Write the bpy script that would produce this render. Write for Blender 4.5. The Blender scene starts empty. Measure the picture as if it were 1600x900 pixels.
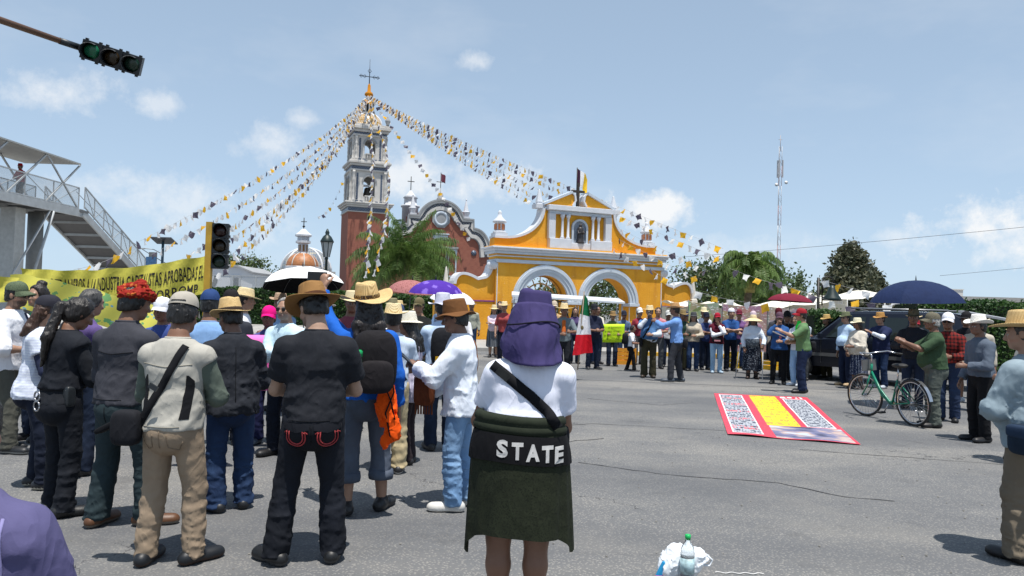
import bpy, bmesh, math, random
import numpy as np
from mathutils import Vector, Matrix
from mathutils.bvhtree import BVHTree
R = math.radians
random.seed(7); rng = np.random.default_rng(11)
SC = bpy.context.scene; COL = SC.collection

# ---------------------------------------------------------------- camera
cam_d = bpy.data.cameras.new('camera'); cam = bpy.data.objects.new('camera', cam_d); COL.objects.link(cam)
cam_d.sensor_fit = 'HORIZONTAL'; cam_d.sensor_width = 36.0; cam_d.lens = 36.0 * 1170.0 / 1600.0
cam_d.clip_start = 0.05; cam_d.clip_end = 6000.0
PITCH = math.atan((481.0 - 450.0) / 1170.0)
cam.matrix_world = Matrix.Translation((0, 0, 1.6)) @ Matrix.Rotation(math.pi / 2 + PITCH, 4, 'X') @ Matrix.Rotation(R(1.6), 4, 'Z')
SC.camera = cam
# ---------------------------------------------------------------- sky and sun
SUN_EL, SUN_AZ = R(76), R(156)          # azimuth clockwise from +Y: behind the camera, to the right
world = bpy.data.worlds.new('World'); SC.world = world; world.use_nodes = True
wt = world.node_tree; wt.nodes.clear()
def wn(t, **k):
    n = wt.nodes.new(t)
    for a, b in k.items(): setattr(n, a, b)
    return n
def wl(a, b): wt.links.new(a, b)
def wmath(op, a, b=None, clamp=False):
    n = wn('ShaderNodeMath', operation=op, use_clamp=clamp)
    for i, q in enumerate((a, b)):
        if q is None: continue
        if isinstance(q, (int, float)): n.inputs[i].default_value = q
        else: wl(q, n.inputs[i])
    return n.outputs[0]
sky = wn('ShaderNodeTexSky', sky_type='NISHITA', sun_disc=False)
sky.sun_elevation = SUN_EL; sky.sun_rotation = SUN_AZ
sky.altitude = 2100.0; sky.air_density = 1.0; sky.dust_density = 1.6; sky.ozone_density = 1.0
tc = wn('ShaderNodeTexCoord')
sep = wn('ShaderNodeSeparateXYZ'); wl(tc.outputs['Generated'], sep.inputs[0])
# thin high haze that whitens the whole sky a little, more towards the horizon
up = wmath('MAXIMUM', sep.outputs['Z'], 0.0)
hz = wmath('MULTIPLY', wmath('POWER', wmath('SUBTRACT', 1.0, up), 4.0), 0.42)
hz = wmath('ADD', hz, 0.46)
mixh = wn('ShaderNodeMix', data_type='RGBA'); wl(hz, mixh.inputs[0]); wl(sky.outputs[0], mixh.inputs[6]); mixh.inputs[7].default_value = (4.8, 6.25, 7.8, 1)
# clouds: soft heaps; a few at fixed bearings (azimuth, elevation, half width, half height, density) and faint drifts all round
nz = wn('ShaderNodeTexNoise'); nz.inputs['Scale'].default_value = 13.0; nz.inputs['Detail'].default_value = 9.0; nz.inputs['Roughness'].default_value = 0.66
wl(tc.outputs['Generated'], nz.inputs['Vector'])
nz2 = wn('ShaderNodeTexNoise'); nz2.inputs['Scale'].default_value = 3.2; nz2.inputs['Detail'].default_value = 5.0; nz2.inputs['Roughness'].default_value = 0.6
mp = wn('ShaderNodeMapping'); mp.inputs['Scale'].default_value = (1, 1, 2.6); wl(tc.outputs['Generated'], mp.inputs['Vector']); wl(mp.outputs[0], nz2.inputs['Vector'])
az = wmath('ARCTAN2', sep.outputs['X'], sep.outputs['Y'])
CLOUDS = [(-3.5, 18.3, 1.5, .6, .42), (-2.9, 9.3, 3.6, 2.2, .62), (-8.2, 9.8, 4.0, 3.0, .62), (10.4, 7.6, 3.4, 1.3, .85), (31.5, 6.4, 5.5, 2.3, .95), (36, 4.6, 6, 1.8, .8),
          (-32.5, 12.9, 6.5, 1.9, .5), (-25.5, 13.2, 2.4, 1.1, .42), (-18.8, 11.2, 2.6, 2.0, .45), (-16.0, 13.3, 1.6, .7, .4), (27.0, 5.6, 2.0, 1.0, .4), (-24, 6.5, 9, 2.2, .42), (16, 4.5, 7, 1.3, .35),
          (62, 8, 7, 3, .7), (-70, 9, 8, 3, .7), (110, 8, 7, 3, .7), (-125, 9, 9, 3, .7), (160, 7, 8, 2.5, .7)]
azel = wn('ShaderNodeCombineXYZ'); wl(az, azel.inputs[0]); wl(sep.outputs['Z'], azel.inputs[1])
edge = wmath('ADD', wmath('MULTIPLY', wmath('SUBTRACT', nz.outputs[0], 0.5), 4.2), 0.9)
tot = None
for (a, e, sw, sh, dn) in CLOUDS:
    mpp = wn('ShaderNodeMapping', vector_type='TEXTURE'); mpp.inputs['Location'].default_value = (R(a), math.sin(R(e)), 0); mpp.inputs['Scale'].default_value = (R(sw), R(sh), 1)
    wl(azel.outputs[0], mpp.inputs[0]); ln = wn('ShaderNodeVectorMath', operation='LENGTH'); wl(mpp.outputs[0], ln.inputs[0])
    g = wmath('MULTIPLY', wmath('SUBTRACT', edge, ln.outputs['Value']), 1.05, True)
    g = wmath('MULTIPLY', g, dn)
    tot = g if tot is None else wmath('MAXIMUM', tot, g)
drift = wmath('MULTIPLY', wmath('SUBTRACT', nz2.outputs[0], 0.5), 2.2, True)
drift = wmath('MULTIPLY', drift, 0.30)
tot = wmath('MULTIPLY', tot, wmath('ADD', wmath('MULTIPLY', nz.outputs[0], 1.4), .45))
tot = wmath('ADD', tot, drift, True)
tot = wmath('MULTIPLY', tot, wmath('MULTIPLY', wmath('ADD', sep.outputs['Z'], 0.0), 40.0, True))
mixc = wn('ShaderNodeMix', data_type='RGBA'); wl(tot, mixc.inputs[0]); wl(mixh.outputs[2], mixc.inputs[6]); mixc.inputs[7].default_value = (7.8, 8.0, 8.2, 1)
bg = wn('ShaderNodeBackground'); bg.inputs['Strength'].default_value = 0.10; wl(mixc.outputs[2], bg.inputs['Color'])
out = wn('ShaderNodeOutputWorld'); wl(bg.outputs[0], out.inputs['Surface'])
sd = bpy.data.lights.new('sun', 'SUN'); sd.energy = 5.0; sd.angle = R(0.53); sd.color = (1.0, 0.955, 0.89)
sun = bpy.data.objects.new('sun', sd); COL.objects.link(sun)
sdir = Vector((math.sin(SUN_AZ) * math.cos(SUN_EL), math.cos(SUN_AZ) * math.cos(SUN_EL), math.sin(SUN_EL)))
sun.rotation_euler = sdir.to_track_quat('Z', 'Y').to_euler(); sun.location = sdir * 60
SC.view_settings.view_transform = 'Standard'; SC.view_settings.look = 'None'
SC.view_settings.exposure = 0.25; SC.view_settings.gamma = 1.0; SC.view_settings.use_curve_mapping = False
SC.render.engine = 'CYCLES'
SC.cycles.use_denoising = True; SC.cycles.max_bounces = 6; SC.cycles.diffuse_bounces = 3; SC.cycles.glossy_bounces = 3
SC.cycles.transmission_bounces = 6; SC.cycles.transparent_max_bounces = 8; SC.cycles.caustics_reflective = False; SC.cycles.caustics_refractive = False
# ---------------------------------------------------------------- helpers: meshes
def tag(o, label=None, cat=None, group=None, kind=None):
    if label: o['label'] = label
    if cat: o['category'] = cat
    if group: o['group'] = group
    if kind: o['kind'] = kind
    return o
def link(o, parent=None, loc=None, rz=None):
    COL.objects.link(o)
    if parent is not None: o.parent = parent
    if loc is not None: o.location = loc
    if rz is not None: o.rotation_euler = (0, 0, rz)
    return o
def empty(name, loc, rz=0.0):
    o = bpy.data.objects.new(name, None); o.empty_display_size = 0.1
    return link(o, None, loc, rz)
def np_mesh(name, V, F, smooth=True):
    """V (n,3), F (m,3 or 4) arrays -> mesh datablock"""
    V = np.asarray(V, np.float32); F = np.asarray(F, np.int32); k = F.shape[1]
    me = bpy.data.meshes.new(name)
    me.vertices.add(len(V)); me.vertices.foreach_set('co', V.ravel())
    me.loops.add(F.size); me.loops.foreach_set('vertex_index', F.ravel())
    me.polygons.add(len(F)); me.polygons.foreach_set('loop_start', np.arange(0, F.size, k, dtype=np.int32))
    me.update(calc_edges=True)
    if smooth: me.polygons.foreach_set('use_smooth', np.ones(len(F), bool))
    return me
class MB:
    """collects faces of one part"""
    def __init__(s): s.v = []; s.f = []; s.mi = []; s.sm = []; s.cur = 0
    def add(s, V, F, smooth=False):
        n = len(s.v); s.v += [tuple(p) for p in V]
        for q in F: s.f.append(tuple(i + n for i in q)); s.mi.append(s.cur); s.sm.append(smooth)
        return s
    def box(s, c, d, rz=0.0, M=None):
        x, y, z = d[0] / 2, d[1] / 2, d[2] / 2
        V = [Vector((a * x, b * y, e * z)) for e in (-1, 1) for b in (-1, 1) for a in (-1, 1)]
        if rz: V = [Matrix.Rotation(rz, 3, 'Z') @ p for p in V]
        if M is not None: V = [M @ p for p in V]
        V = [p + Vector(c) for p in V]
        return s.add(V, [(0, 2, 3, 1), (4, 5, 7, 6), (0, 1, 5, 4), (2, 6, 7, 3), (0, 4, 6, 2), (1, 3, 7, 5)])
    def b2(s, x0, x1, y0, y1, z0, z1): return s.box(((x0 + x1) / 2, (y0 + y1) / 2, (z0 + z1) / 2), (x1 - x0, y1 - y0, z1 - z0))
    def prism(s, pts, y0, y1):
        """2d outline in x,z (counter-clockwise seen from -y) extruded along y"""
        n = len(pts); V = [(p[0], y0, p[1]) for p in pts] + [(p[0], y1, p[1]) for p in pts]
        F = [tuple(range(n)), tuple(range(2 * n - 1, n - 1, -1))] + [(i, i + n, (i + 1) % n + n, (i + 1) % n) for i in range(n)]
        return s.add(V, F)
    def prismz(s, pts, z0, z1):
        n = len(pts); V = [(p[0], p[1], z0) for p in pts] + [(p[0], p[1], z1) for p in pts]
        F = [tuple(range(n - 1, -1, -1)), tuple(range(n, 2 * n))] + [(i, (i + 1) % n, (i + 1) % n + n, i + n) for i in range(n)]
        return s.add(V, F)
    def band(s, inner, outer, y0, y1):
        """ring strip between two polylines of the same length (x,z), extruded along y"""
        for i in range(len(inner) - 1):
            a, b, c, d = inner[i], inner[i + 1], outer[i + 1], outer[i]
            V = [(p[0], y, p[1]) for y in (y0, y1) for p in (a, b, c, d)]
            F = [(0, 1, 2, 3), (7, 6, 5, 4), (0, 4, 5, 1), (2, 6, 7, 3)]
            if i == 0: F.append((0, 3, 7, 4))
            if i == len(inner) - 2: F.append((1, 5, 6, 2))
            s.add(V, F)
        return s
    def lathe(s, prof, n=16, c=(0, 0, 0), sx=1.0, sy=1.0, smooth=True, a0=0.0):
        V = []; F = []; m = len(prof)
        for (r, z) in prof:
            for i in range(n):
                a = a0 + 2 * math.pi * i / n; V.append((c[0] + r * sx * math.cos(a), c[1] + r * sy * math.sin(a), c[2] + z))
        for j in range(m - 1):
            for i in range(n): F.append((j * n + i, j * n + (i + 1) % n, (j + 1) * n + (i + 1) % n, (j + 1) * n + i))
        if prof[0][0] > 1e-5: F.append(tuple(range(n - 1, -1, -1)))
        if prof[-1][0] > 1e-5: F.append(tuple(range((m - 1) * n, m * n)))
        return s.add(V, F, smooth)
    def tube(s, pts, r, n=8, caps=True, flat=None):
        pts = [Vector(p) for p in pts]; m = len(pts); V = []; F = []
        rr = r if isinstance(r, (list, tuple)) else [r] * m; prev = None
        for i, p in enumerate(pts):
            t = (pts[min(i + 1, m - 1)] - pts[max(i - 1, 0)]).normalized()
            if prev is None:
                a = Vector((0, 0, 1)) if abs(t.z) < 0.9 else Vector((1, 0, 0)); u = t.cross(a).normalized()
            else: u = (prev - t * prev.dot(t)).normalized()
            prev = u; w = t.cross(u)
            for k in range(n):
                q = 2 * math.pi * k / n; V.append(p + u * (rr[i] * math.cos(q)) + w * (rr[i] * math.sin(q) * (flat or 1)))
        for j in range(m - 1):
            for k in range(n): F.append((j * n + k, j * n + (k + 1) % n, (j + 1) * n + (k + 1) % n, (j + 1) * n + k))
        if caps: F += [tuple(range(n - 1, -1, -1)), tuple(range((m - 1) * n, m * n))]
        return s.add(V, F, True)
    def bar(s, a, b, w, h=None):
        """square-section bar from a to b"""
        a, b = Vector(a), Vector(b); t = (b - a); L = t.length; t.normalize()
        up = Vector((0, 0, 1)) if abs(t.z) < 0.95 else Vector((0, 1, 0))
        x = t.cross(up).normalized(); y = x.cross(t)
        M = Matrix((x, t, y)).transposed()
        return s.box((a + b) / 2, (w, L, h or w), M=M)
    def mesh(s, name='m'):
        me = bpy.data.meshes.new(name); me.from_pydata(s.v, [], s.f); me.update()
        me.polygons.foreach_set('material_index', s.mi); me.polygons.foreach_set('use_smooth', s.sm)
        return me
    def build(s, name, mats, parent=None, loc=None, rz=None, bevel=0.0, label=None, cat=None, group=None, kind=None):
        me = s.mesh(name)
        for m in (mats if isinstance(mats, (list, tuple)) else [mats]): me.materials.append(m)
        bm = bmesh.new(); bm.from_mesh(me); bmesh.ops.recalc_face_normals(bm, faces=bm.faces); bm.to_mesh(me); bm.free()
        o = link(bpy.data.objects.new(name, me), parent, loc, rz)
        if bevel:
            b = o.modifiers.new('bevel', 'BEVEL'); b.width = bevel; b.segments = 2; b.limit_method = 'ANGLE'; b.angle_limit = R(40)
        return tag(o, label, cat, group, kind)
def arc(cx, cz, r, a0, a1, n, rz=None):
    return [(cx + r * math.cos(R(a0 + (a1 - a0) * i / n)), cz + (rz or r) * math.sin(R(a0 + (a1 - a0) * i / n))) for i in range(n + 1)]
def mesh_obj(name, me, mats, parent=None, loc=None, rz=None, **k):
    for m in (mats if isinstance(mats, (list, tuple)) else [mats]): me.materials.append(m)
    return tag(link(bpy.data.objects.new(name, me), parent, loc, rz), **k)
def copy_tree(o, parent=None):
    c = o.copy(); COL.objects.link(c); c.parent = parent
    for ch in [q for q in COL.objects if q.parent is o]: copy_tree(ch, c)
    return c
def text_geo(txt, size=1.0, bold=0.0, depth=0.0):
    """flat letter geometry: list of (x,y), faces, width"""
    cu = bpy.data.curves.new('lettering', 'FONT'); cu.body = txt; cu.size = size; cu.offset = bold; cu.resolution_u = 3
    ob = bpy.data.objects.new('lettering', cu); COL.objects.link(ob)
    dg = bpy.context.evaluated_depsgraph_get(); me = bpy.data.meshes.new_from_object(ob.evaluated_get(dg))
    V = [(v.co.x, v.co.y) for v in me.vertices]; F = [tuple(p.vertices) for p in me.polygons]
    bpy.data.objects.remove(ob); bpy.data.curves.remove(cu); bpy.data.meshes.remove(me)
    return V, F, (max(v[0] for v in V) if V else 0)
# ---------------------------------------------------------------- helpers: materials
def lin(h):
    h = h.lstrip('#'); c = [int(h[i:i + 2], 16) / 255 for i in (0, 2, 4)]
    return tuple((x / 12.92 if x <= 0.04045 else ((x + 0.055) / 1.055) ** 2.4) for x in c)
MATS = {}
class NT:
    def __init__(s, name):
        s.m = bpy.data.materials.new(name); s.m.use_nodes = True; s.t = s.m.node_tree; s.b = s.t.nodes['Principled BSDF']
    def n(s, t, **k):
        q = s.t.nodes.new(t)
        for a, b in k.items():
            if a.startswith('i_'): q.inputs[a[2:].replace('_', ' ')].default_value = b
            else: setattr(q, a, b)
        return q
    def l(s, a, b): s.t.links.new(a, b); return s
    def math(s, op, a, b=None, c=None, clamp=False):
        q = s.n('ShaderNodeMath', operation=op, use_clamp=clamp)
        for i, v in enumerate((a, b, c)):
            if v is None: continue
            if isinstance(v, (int, float)): q.inputs[i].default_value = v
            else: s.l(v, q.inputs[i])
        return q.outputs[0]
    def mix(s, f, a, b, blend='MIX'):
        q = s.n('ShaderNodeMix', data_type='RGBA', blend_type=blend)
        for i, v in ((0, f), (6, a), (7, b)):
            if isinstance(v, (int, float)): q.inputs[i].default_value = v
            elif isinstance(v, tuple): q.inputs[i].default_value = (*v[:3], 1)
            else: s.l(v, q.inputs[i])
        return q.outputs[2]
    def ramp(s, f, stops):
        q = s.n('ShaderNodeValToRGB'); e = q.color_ramp.elements
        while len(e) < len(stops): e.new(0.5)
        for i, (p, c) in enumerate(stops): e[i].position = p; e[i].color = (*c, 1) if len(c) == 3 else c
        s.l(f, q.inputs[0]); return q.outputs[0]
    def noise(s, scale, detail=4, rough=.55, vec=None, out=0):
        q = s.n('ShaderNodeTexNoise'); q.inputs['Scale'].default_value = scale; q.inputs['Detail'].default_value = detail; q.inputs['Roughness'].default_value = rough
        if vec is not None: s.l(vec, q.inputs['Vector'])
        return q.outputs[out]
    def coord(s, kind='Object', scale=None, rot=None):
        c = s.n('ShaderNodeTexCoord').outputs[kind]
        if scale or rot:
            m = s.n('ShaderNodeMapping'); s.l(c, m.inputs[0])
            if scale: m.inputs['Scale'].default_value = scale
            if rot: m.inputs['Rotation'].default_value = rot
            return m.outputs[0]
        return c
    def bump(s, h, st=.3, dist=.01):
        q = s.n('ShaderNodeBump'); q.inputs['Strength'].default_value = st; q.inputs['Distance'].default_value = dist
        s.l(h, q.inputs['Height']); s.l(q.outputs[0], s.b.inputs['Normal']); return s
    def set(s, **k):
        for a, v in k.items():
            i = s.b.inputs[a.replace('_', ' ')]
            if isinstance(v, (int, float)): i.default_value = v
            elif isinstance(v, tuple): i.default_value = (*v[:3], 1)
            else: s.l(v, i)
        return s
def plain(name, col, rough=.6, metal=0.0, var=.12, vs=6.0, bump=0.0, bs=60.0, bd=.004):
    """painted, metal, plastic surfaces with a little unevenness"""
    if name in MATS: return MATS[name]
    if isinstance(col, str): col = lin(col)
    t = NT(name); c = t.coord()
    nz = t.noise(vs, 5, .6, c)
    dark = tuple(x * (1 - var) for x in col); lite = tuple(min(1, x * (1 + var * .6)) for x in col)
    t.set(Base_Color=t.ramp(nz, [(.3, dark), (.7, lite)]), Roughness=rough, Metallic=metal)
    if bump: t.bump(t.noise(bs, 3, .6, c), bump, bd)
    MATS[name] = t.m; return t.m
def cloth(col, rough=.85, var=.10, pat=None, col2=None, name=None, weave=1.0, ps=1.0, sheen=.0):
    key = name or ('cloth', str(col), str(pat), str(col2), weave, ps)
    if key in MATS: return MATS[key]
    c1 = lin(col) if isinstance(col, str) else col
    t = NT('cloth'); c = t.coord(); nz = t.noise(9, 5, .65, c)
    base = t.ramp(nz, [(.3, tuple(x * (1 - var) for x in c1)), (.7, tuple(min(.9, x * (1 + var * .5)) for x in c1))])
    if pat:
        c2 = lin(col2) if isinstance(col2, str) else col2
        sp = t.n('ShaderNodeSeparateXYZ'); t.l(c, sp.inputs[0]); X, Y, Z = sp.outputs
        if pat == 'dots':
            v = t.n('ShaderNodeTexVoronoi', feature='F1'); v.inputs['Scale'].default_value = 26 / ps; v.inputs['Randomness'].default_value = .3; t.l(c, v.inputs['Vector'])
            base = t.mix(t.math('LESS_THAN', v.outputs['Distance'], .33), base, c2)
        elif pat == 'floral':
            v = t.n('ShaderNodeTexVoronoi', feature='F1'); v.inputs['Scale'].default_value = 22 / ps; t.l(c, v.inputs['Vector'])
            f = t.math('LESS_THAN', t.math('ADD', v.outputs['Distance'], t.math('MULTIPLY', t.noise(60, 2, .5, c), .5)), .56)
            base = t.mix(f, base, c2)
        elif pat in ('plaid', 'check', 'vstripe', 'hstripe'):
            ang = t.math('ARCTAN2', X, Y)
            sx = t.math('LESS_THAN', t.math('FRACT', t.math('MULTIPLY', t.math('ADD', X, t.math('MULTIPLY', Y, .45)), 16 / ps)), .42)
            sz = t.math('LESS_THAN', t.math('FRACT', t.math('MULTIPLY', Z, 16 / ps)), .42)
            if pat == 'vstripe': base = t.mix(t.math('LESS_THAN', t.math('FRACT', t.math('MULTIPLY', ang, 4.2 / ps)), .4), base, c2)
            elif pat == 'hstripe': base = t.mix(sz, base, c2)
            else: base = t.mix(t.math('MULTIPLY', t.math('ADD', sx, sz), .5), base, c2)
        elif pat == 'denim':
            fade = t.noise(3.0, 3, .5, t.coord('Object', (1, 1, .6)))
            base = t.mix(t.math('MULTIPLY', t.math('SUBTRACT', fade, .42), 3.2, None, True), base, c2)
        elif pat == 'speck':
            base = t.mix(t.math('GREATER_THAN', t.noise(130, 2, .6, c), .56), base, c2)
    t.set(Base_Color=base, Roughness=rough, Specular_IOR_Level=.22)
    def folds(sc, dst):
        q = t.n('ShaderNodeTexNoise'); q.inputs['Scale'].default_value = sc; q.inputs['Detail'].default_value = 2; q.inputs['Distortion'].default_value = dst; t.l(t.coord('Object', (1, 1, .62)), q.inputs['Vector'])
        return t.math('POWER', t.math('SUBTRACT', 1.0, t.math('MULTIPLY', t.math('ABSOLUTE', t.math('SUBTRACT', q.outputs[0], .5)), 4.0), None, True), 2.0)
    h = t.math('ADD', t.math('ADD', folds(5.0, 1.2), t.math('MULTIPLY', folds(11.0, .8), .35)), t.math('MULTIPLY', t.noise(320, 2, .6, c), .12 * weave))
    t.bump(h, .32, .010)
    MATS[key] = t.m; return t.m
# ---------------------------------------------------------------- figures: smooth-union volumes turned into one skin
NOISE = rng.random((32, 32, 32)).astype(np.float32)
def vnoise(P):
    i = np.floor(P).astype(np.int32); f = (P - i).astype(np.float32); f = f * f * (3 - 2 * f); i &= 31; j = (i + 1) & 31
    x0, y0, z0 = i.T; x1, y1, z1 = j.T; fx, fy, fz = f.T
    a = NOISE[x0, y0, z0] * (1 - fx) + NOISE[x1, y0, z0] * fx; b = NOISE[x0, y1, z0] * (1 - fx) + NOISE[x1, y1, z0] * fx
    c = NOISE[x0, y0, z1] * (1 - fx) + NOISE[x1, y0, z1] * fx; d = NOISE[x0, y1, z1] * (1 - fx) + NOISE[x1, y1, z1] * fx
    return (a * (1 - fy) + b * fy) * (1 - fz) + (c * (1 - fy) + d * fy) * fz
def A(*p): return np.array(p, float)
def unit(v): return v / (np.linalg.norm(v) + 1e-9)
F3 = lambda p: np.array(p, np.float32)
def cone(a, b, ra, rb, k=.02, fl=None, cut0=False, cut1=False, op='add'):
    """tapered capsule a->b; fl=(axis, s) thins it along axis; cut: flat end"""
    return dict(t='cone', a=F3(a), b=F3(b), ra=ra, rb=rb, k=k, fl=None if fl is None else (F3(fl[0]), fl[1]), c0=cut0, c1=cut1, op=op)
def ell(c, r, M=None, k=.02, op='add'): return dict(t='ell', a=np.array(c, float), r=np.array(r, float), M=np.eye(3) if M is None else M, k=k, op=op)
def plane(n, p, k=0.0): return dict(t='plane', n=unit(np.array(n, float)), p=np.array(p, float), k=k, op='int')
def prim_box(p):
    if p['t'] == 'cone':
        m = max(p['ra'], p['rb']); return np.minimum(p['a'], p['b']) - m, np.maximum(p['a'], p['b']) + m
    m = np.sqrt(((p['M'] * p['r']) ** 2).sum(1)); return p['a'] - m, p['a'] + m
def prim_d(p, P):
    if p['t'] == 'cone':
        a, b = p['a'], p['b']; ab = b - a; L2 = ab @ ab + 1e-12; d = P - a
        tt = (d @ ab) / L2; t = np.clip(tt, 0, 1); r = p['ra'] + (p['rb'] - p['ra']) * t
        q = d - t[..., None] * ab
        if p['fl'] is not None:
            ax, s = p['fl']; w = q @ ax; q = q + (w * (1 / s - 1))[..., None] * ax
        f = np.sqrt((q * q).sum(-1)) - r
        if p['fl'] is not None: f = f * (.5 + .5 * p['fl'][1])
        L = math.sqrt(L2)
        if p['c0']: f = np.maximum(f, -tt * L)
        if p['c1']: f = np.maximum(f, (tt - 1) * L)
        return f
    if p['t'] == 'plane': return (P - p['p']) @ p['n']
    q = (P - p['a']) @ p['M']; r = p['r']; k0 = np.sqrt(((q / r) ** 2).sum(-1)); k1 = np.sqrt(((q / r ** 2) ** 2).sum(-1)) + 1e-9
    return k0 * (k0 - 1) / k1
def axis_coords(lo, hi, v, fine=None, vf=None):
    out = [lo]; x = lo
    while x < hi:
        s = vf if any(a - v <= x <= b for a, b in (fine or ())) else v
        x += s; out.append(x)
    return np.array(out, np.float64)
def solidify(prims, v, fine=None, vf=None, wr=None, smooth=1, wz=None):
    """prims -> verts, quads. wr: list of (amplitude, (fx,fy,fz), ridged) wrinkles"""
    lo = np.full(3, 1e9); hi = -lo            # later cuts shrink what was added before them
    for p in prims:
        if p['t'] == 'plane':
            ax = int(np.argmax(abs(p['n'])))
            if abs(p['n'][ax]) > .999:
                if p['n'][ax] > 0: hi[ax] = min(hi[ax], p['p'][ax] + .03)
                else: lo[ax] = max(lo[ax], p['p'][ax] - .03)
        elif p['op'] == 'add': q = prim_box(p); lo = np.minimum(lo, q[0]); hi = np.maximum(hi, q[1])
    lo = lo - 3 * v; hi = hi + 3 * v
    G = [axis_coords(lo[i], hi[i], v, None if fine is None else [(b[0][i], b[1][i]) for b in fine], vf) for i in range(3)]
    f = np.full([len(g) for g in G], 1.0, np.float32)
    for p in prims:
        if p['t'] == 'plane': sl = [slice(0, len(g)) for g in G]
        else:
            b0, b1 = prim_box(p); m = p['k'] + 3 * v
            sl = [slice(max(0, np.searchsorted(G[i], b0[i] - m) - 1), np.searchsorted(G[i], b1[i] + m) + 1) for i in range(3)]
        g = [G[i][sl[i]] for i in range(3)]
        if min(len(q) for q in g) == 0: continue
        P = np.stack(np.meshgrid(*[q.astype(np.float32) for q in g], indexing='ij'), -1); d = prim_d(p, P).astype(np.float32); c = f[tuple(sl)]; k = max(p['k'], 1e-4)
        if p['op'] == 'add': h = np.maximum(k - np.abs(c - d), 0) / k; r = np.minimum(c, d) - h * h * k * .25
        else:
            if p['op'] == 'sub': d = -d
            h = np.maximum(k - np.abs(c - d), 0) / k; r = np.maximum(c, d) + h * h * k * .25
        f[tuple(sl)] = r
    if wr:
        idx = np.nonzero(np.abs(f) < max(.025, 2.2 * v)); P = np.stack([G[i][idx[i]] for i in range(3)], -1); acc = 0
        for amp, fr, ridged, seed in wr:
            w = vnoise(P * np.array(fr) * .7 + seed * 7.3 + 40)[:, None] * 1.6
            n = vnoise(P * np.array(fr) + w + seed * 3.1 + 80) * 2 - 1
            if ridged: n = .35 - 1.35 * np.maximum(0, 1 - 2.2 * np.abs(n)) ** 1.5
            acc = acc + amp * n
        if wz: acc = acc * np.interp(P[:, 2], wz[0], wz[1])          # folds gather at knees, ankles and waist
        f[idx] += acc.astype(np.float32)
    f[0] = f[-1] = 1; f[:, 0] = f[:, -1] = 1; f[:, :, 0] = f[:, :, -1] = 1
    s = f < 0
    cnt = np.zeros([n - 1 for n in f.shape], np.int8)
    for i in (0, 1):
        for j in (0, 1):
            for k in (0, 1): cnt += s[i:f.shape[0] - 1 + i, j:f.shape[1] - 1 + j, k:f.shape[2] - 1 + k]
    act = np.nonzero((cnt > 0) & (cnt < 8)); n = len(act[0]); ID = np.full(cnt.shape, -1, np.int32); ID[act] = np.arange(n)
    acc = np.zeros((n, 3)); w = np.zeros(n)
    for ax in range(3):
        o = [a for a in range(3) if a != ax]
        for u in (0, 1):
            for t in (0, 1):
                off = [0, 0, 0]; off[o[0]] = u; off[o[1]] = t
                i0 = tuple(act[a] + off[a] for a in range(3)); off[ax] = 1; i1 = tuple(act[a] + off[a] for a in range(3))
                a0, a1 = f[i0], f[i1]; m = (a0 < 0) != (a1 < 0); tt = np.where(m, a0 / np.where(m, a0 - a1, 1), 0)
                p = np.stack([G[a][i0[a]] for a in range(3)], -1); p[:, ax] += tt * (G[ax][i1[ax]] - G[ax][i0[ax]])
                acc += p * m[:, None]; w += m
    V = acc / w[:, None]; Q = []
    for ax in range(3):
        o = [(ax + 1) % 3, (ax + 2) % 3]; sl0 = [slice(None)] * 3; sl1 = [slice(None)] * 3
        sl0[ax] = slice(0, -1); sl1[ax] = slice(1, None); m = s[tuple(sl0)] != s[tuple(sl1)]
        e = np.nonzero(m); ok = (e[o[0]] > 0) & (e[o[1]] > 0) & (e[o[0]] < f.shape[o[0]] - 1) & (e[o[1]] < f.shape[o[1]] - 1)
        e = [q[ok] for q in e]; c = []
        for (du, dv) in ((-1, -1), (0, -1), (0, 0), (-1, 0)):
            i = [e[0].copy(), e[1].copy(), e[2].copy()]; i[o[0]] = i[o[0]] + du; i[o[1]] = i[o[1]] + dv; c.append(ID[tuple(i)])
        q = np.stack(c, -1); flip = ~s[tuple(e)]; q[flip] = q[flip][:, ::-1]; Q.append(q)
    Q = np.concatenate(Q)
    for _ in range(smooth):
        I0 = Q[:, [0, 1, 2, 3, 1, 2, 3, 0]].ravel(); I1 = Q[:, [1, 2, 3, 0, 0, 1, 2, 3]].ravel(); W = np.bincount(I0, minlength=len(V))
        S = np.stack([np.bincount(I0, V[I1, a], len(V)) for a in range(3)], -1)
        V = V * .5 + .5 * S / np.maximum(W, 1)[:, None]
    return V, Q
def rot(ax, a):
    c, s = math.cos(a), math.sin(a); x, y, z = ax
    return {'x': np.array([[1, 0, 0], [0, c, -s], [0, s, c]]), 'y': np.array([[c, 0, s], [0, 1, 0], [-s, 0, c]]), 'z': np.array([[c, -s, 0], [s, c, 0], [0, 0, 1]])}['x' if x else 'y' if y else 'z']
RX = lambda a: rot((1, 0, 0), a); RY = lambda a: rot((0, 1, 0), a); RZ = lambda a: rot((0, 0, 1), a)
class LazyBVH:
    def __init__(s, V, Q): s.V, s.Q, s.t = V, Q, None
    def ray_cast(s, o, d):
        if s.t is None: s.t = BVHTree.FromPolygons([tuple(p) for p in s.V], [tuple(int(i) for i in f) for f in s.Q])
        return s.t.ray_cast(o, d)
def ik(S, T, l1, l2, pole):
    d = T - S; D = np.linalg.norm(d); D2 = min(D, (l1 + l2) * .995); u = d / (D + 1e-9); T = S + u * D2
    a = (l1 * l1 - l2 * l2 + D2 * D2) / (2 * D2); h = math.sqrt(max(l1 * l1 - a * a, 1e-6))
    p = pole - u * (pole @ u); p = unit(p); return S + u * a + p * h, T
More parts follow.
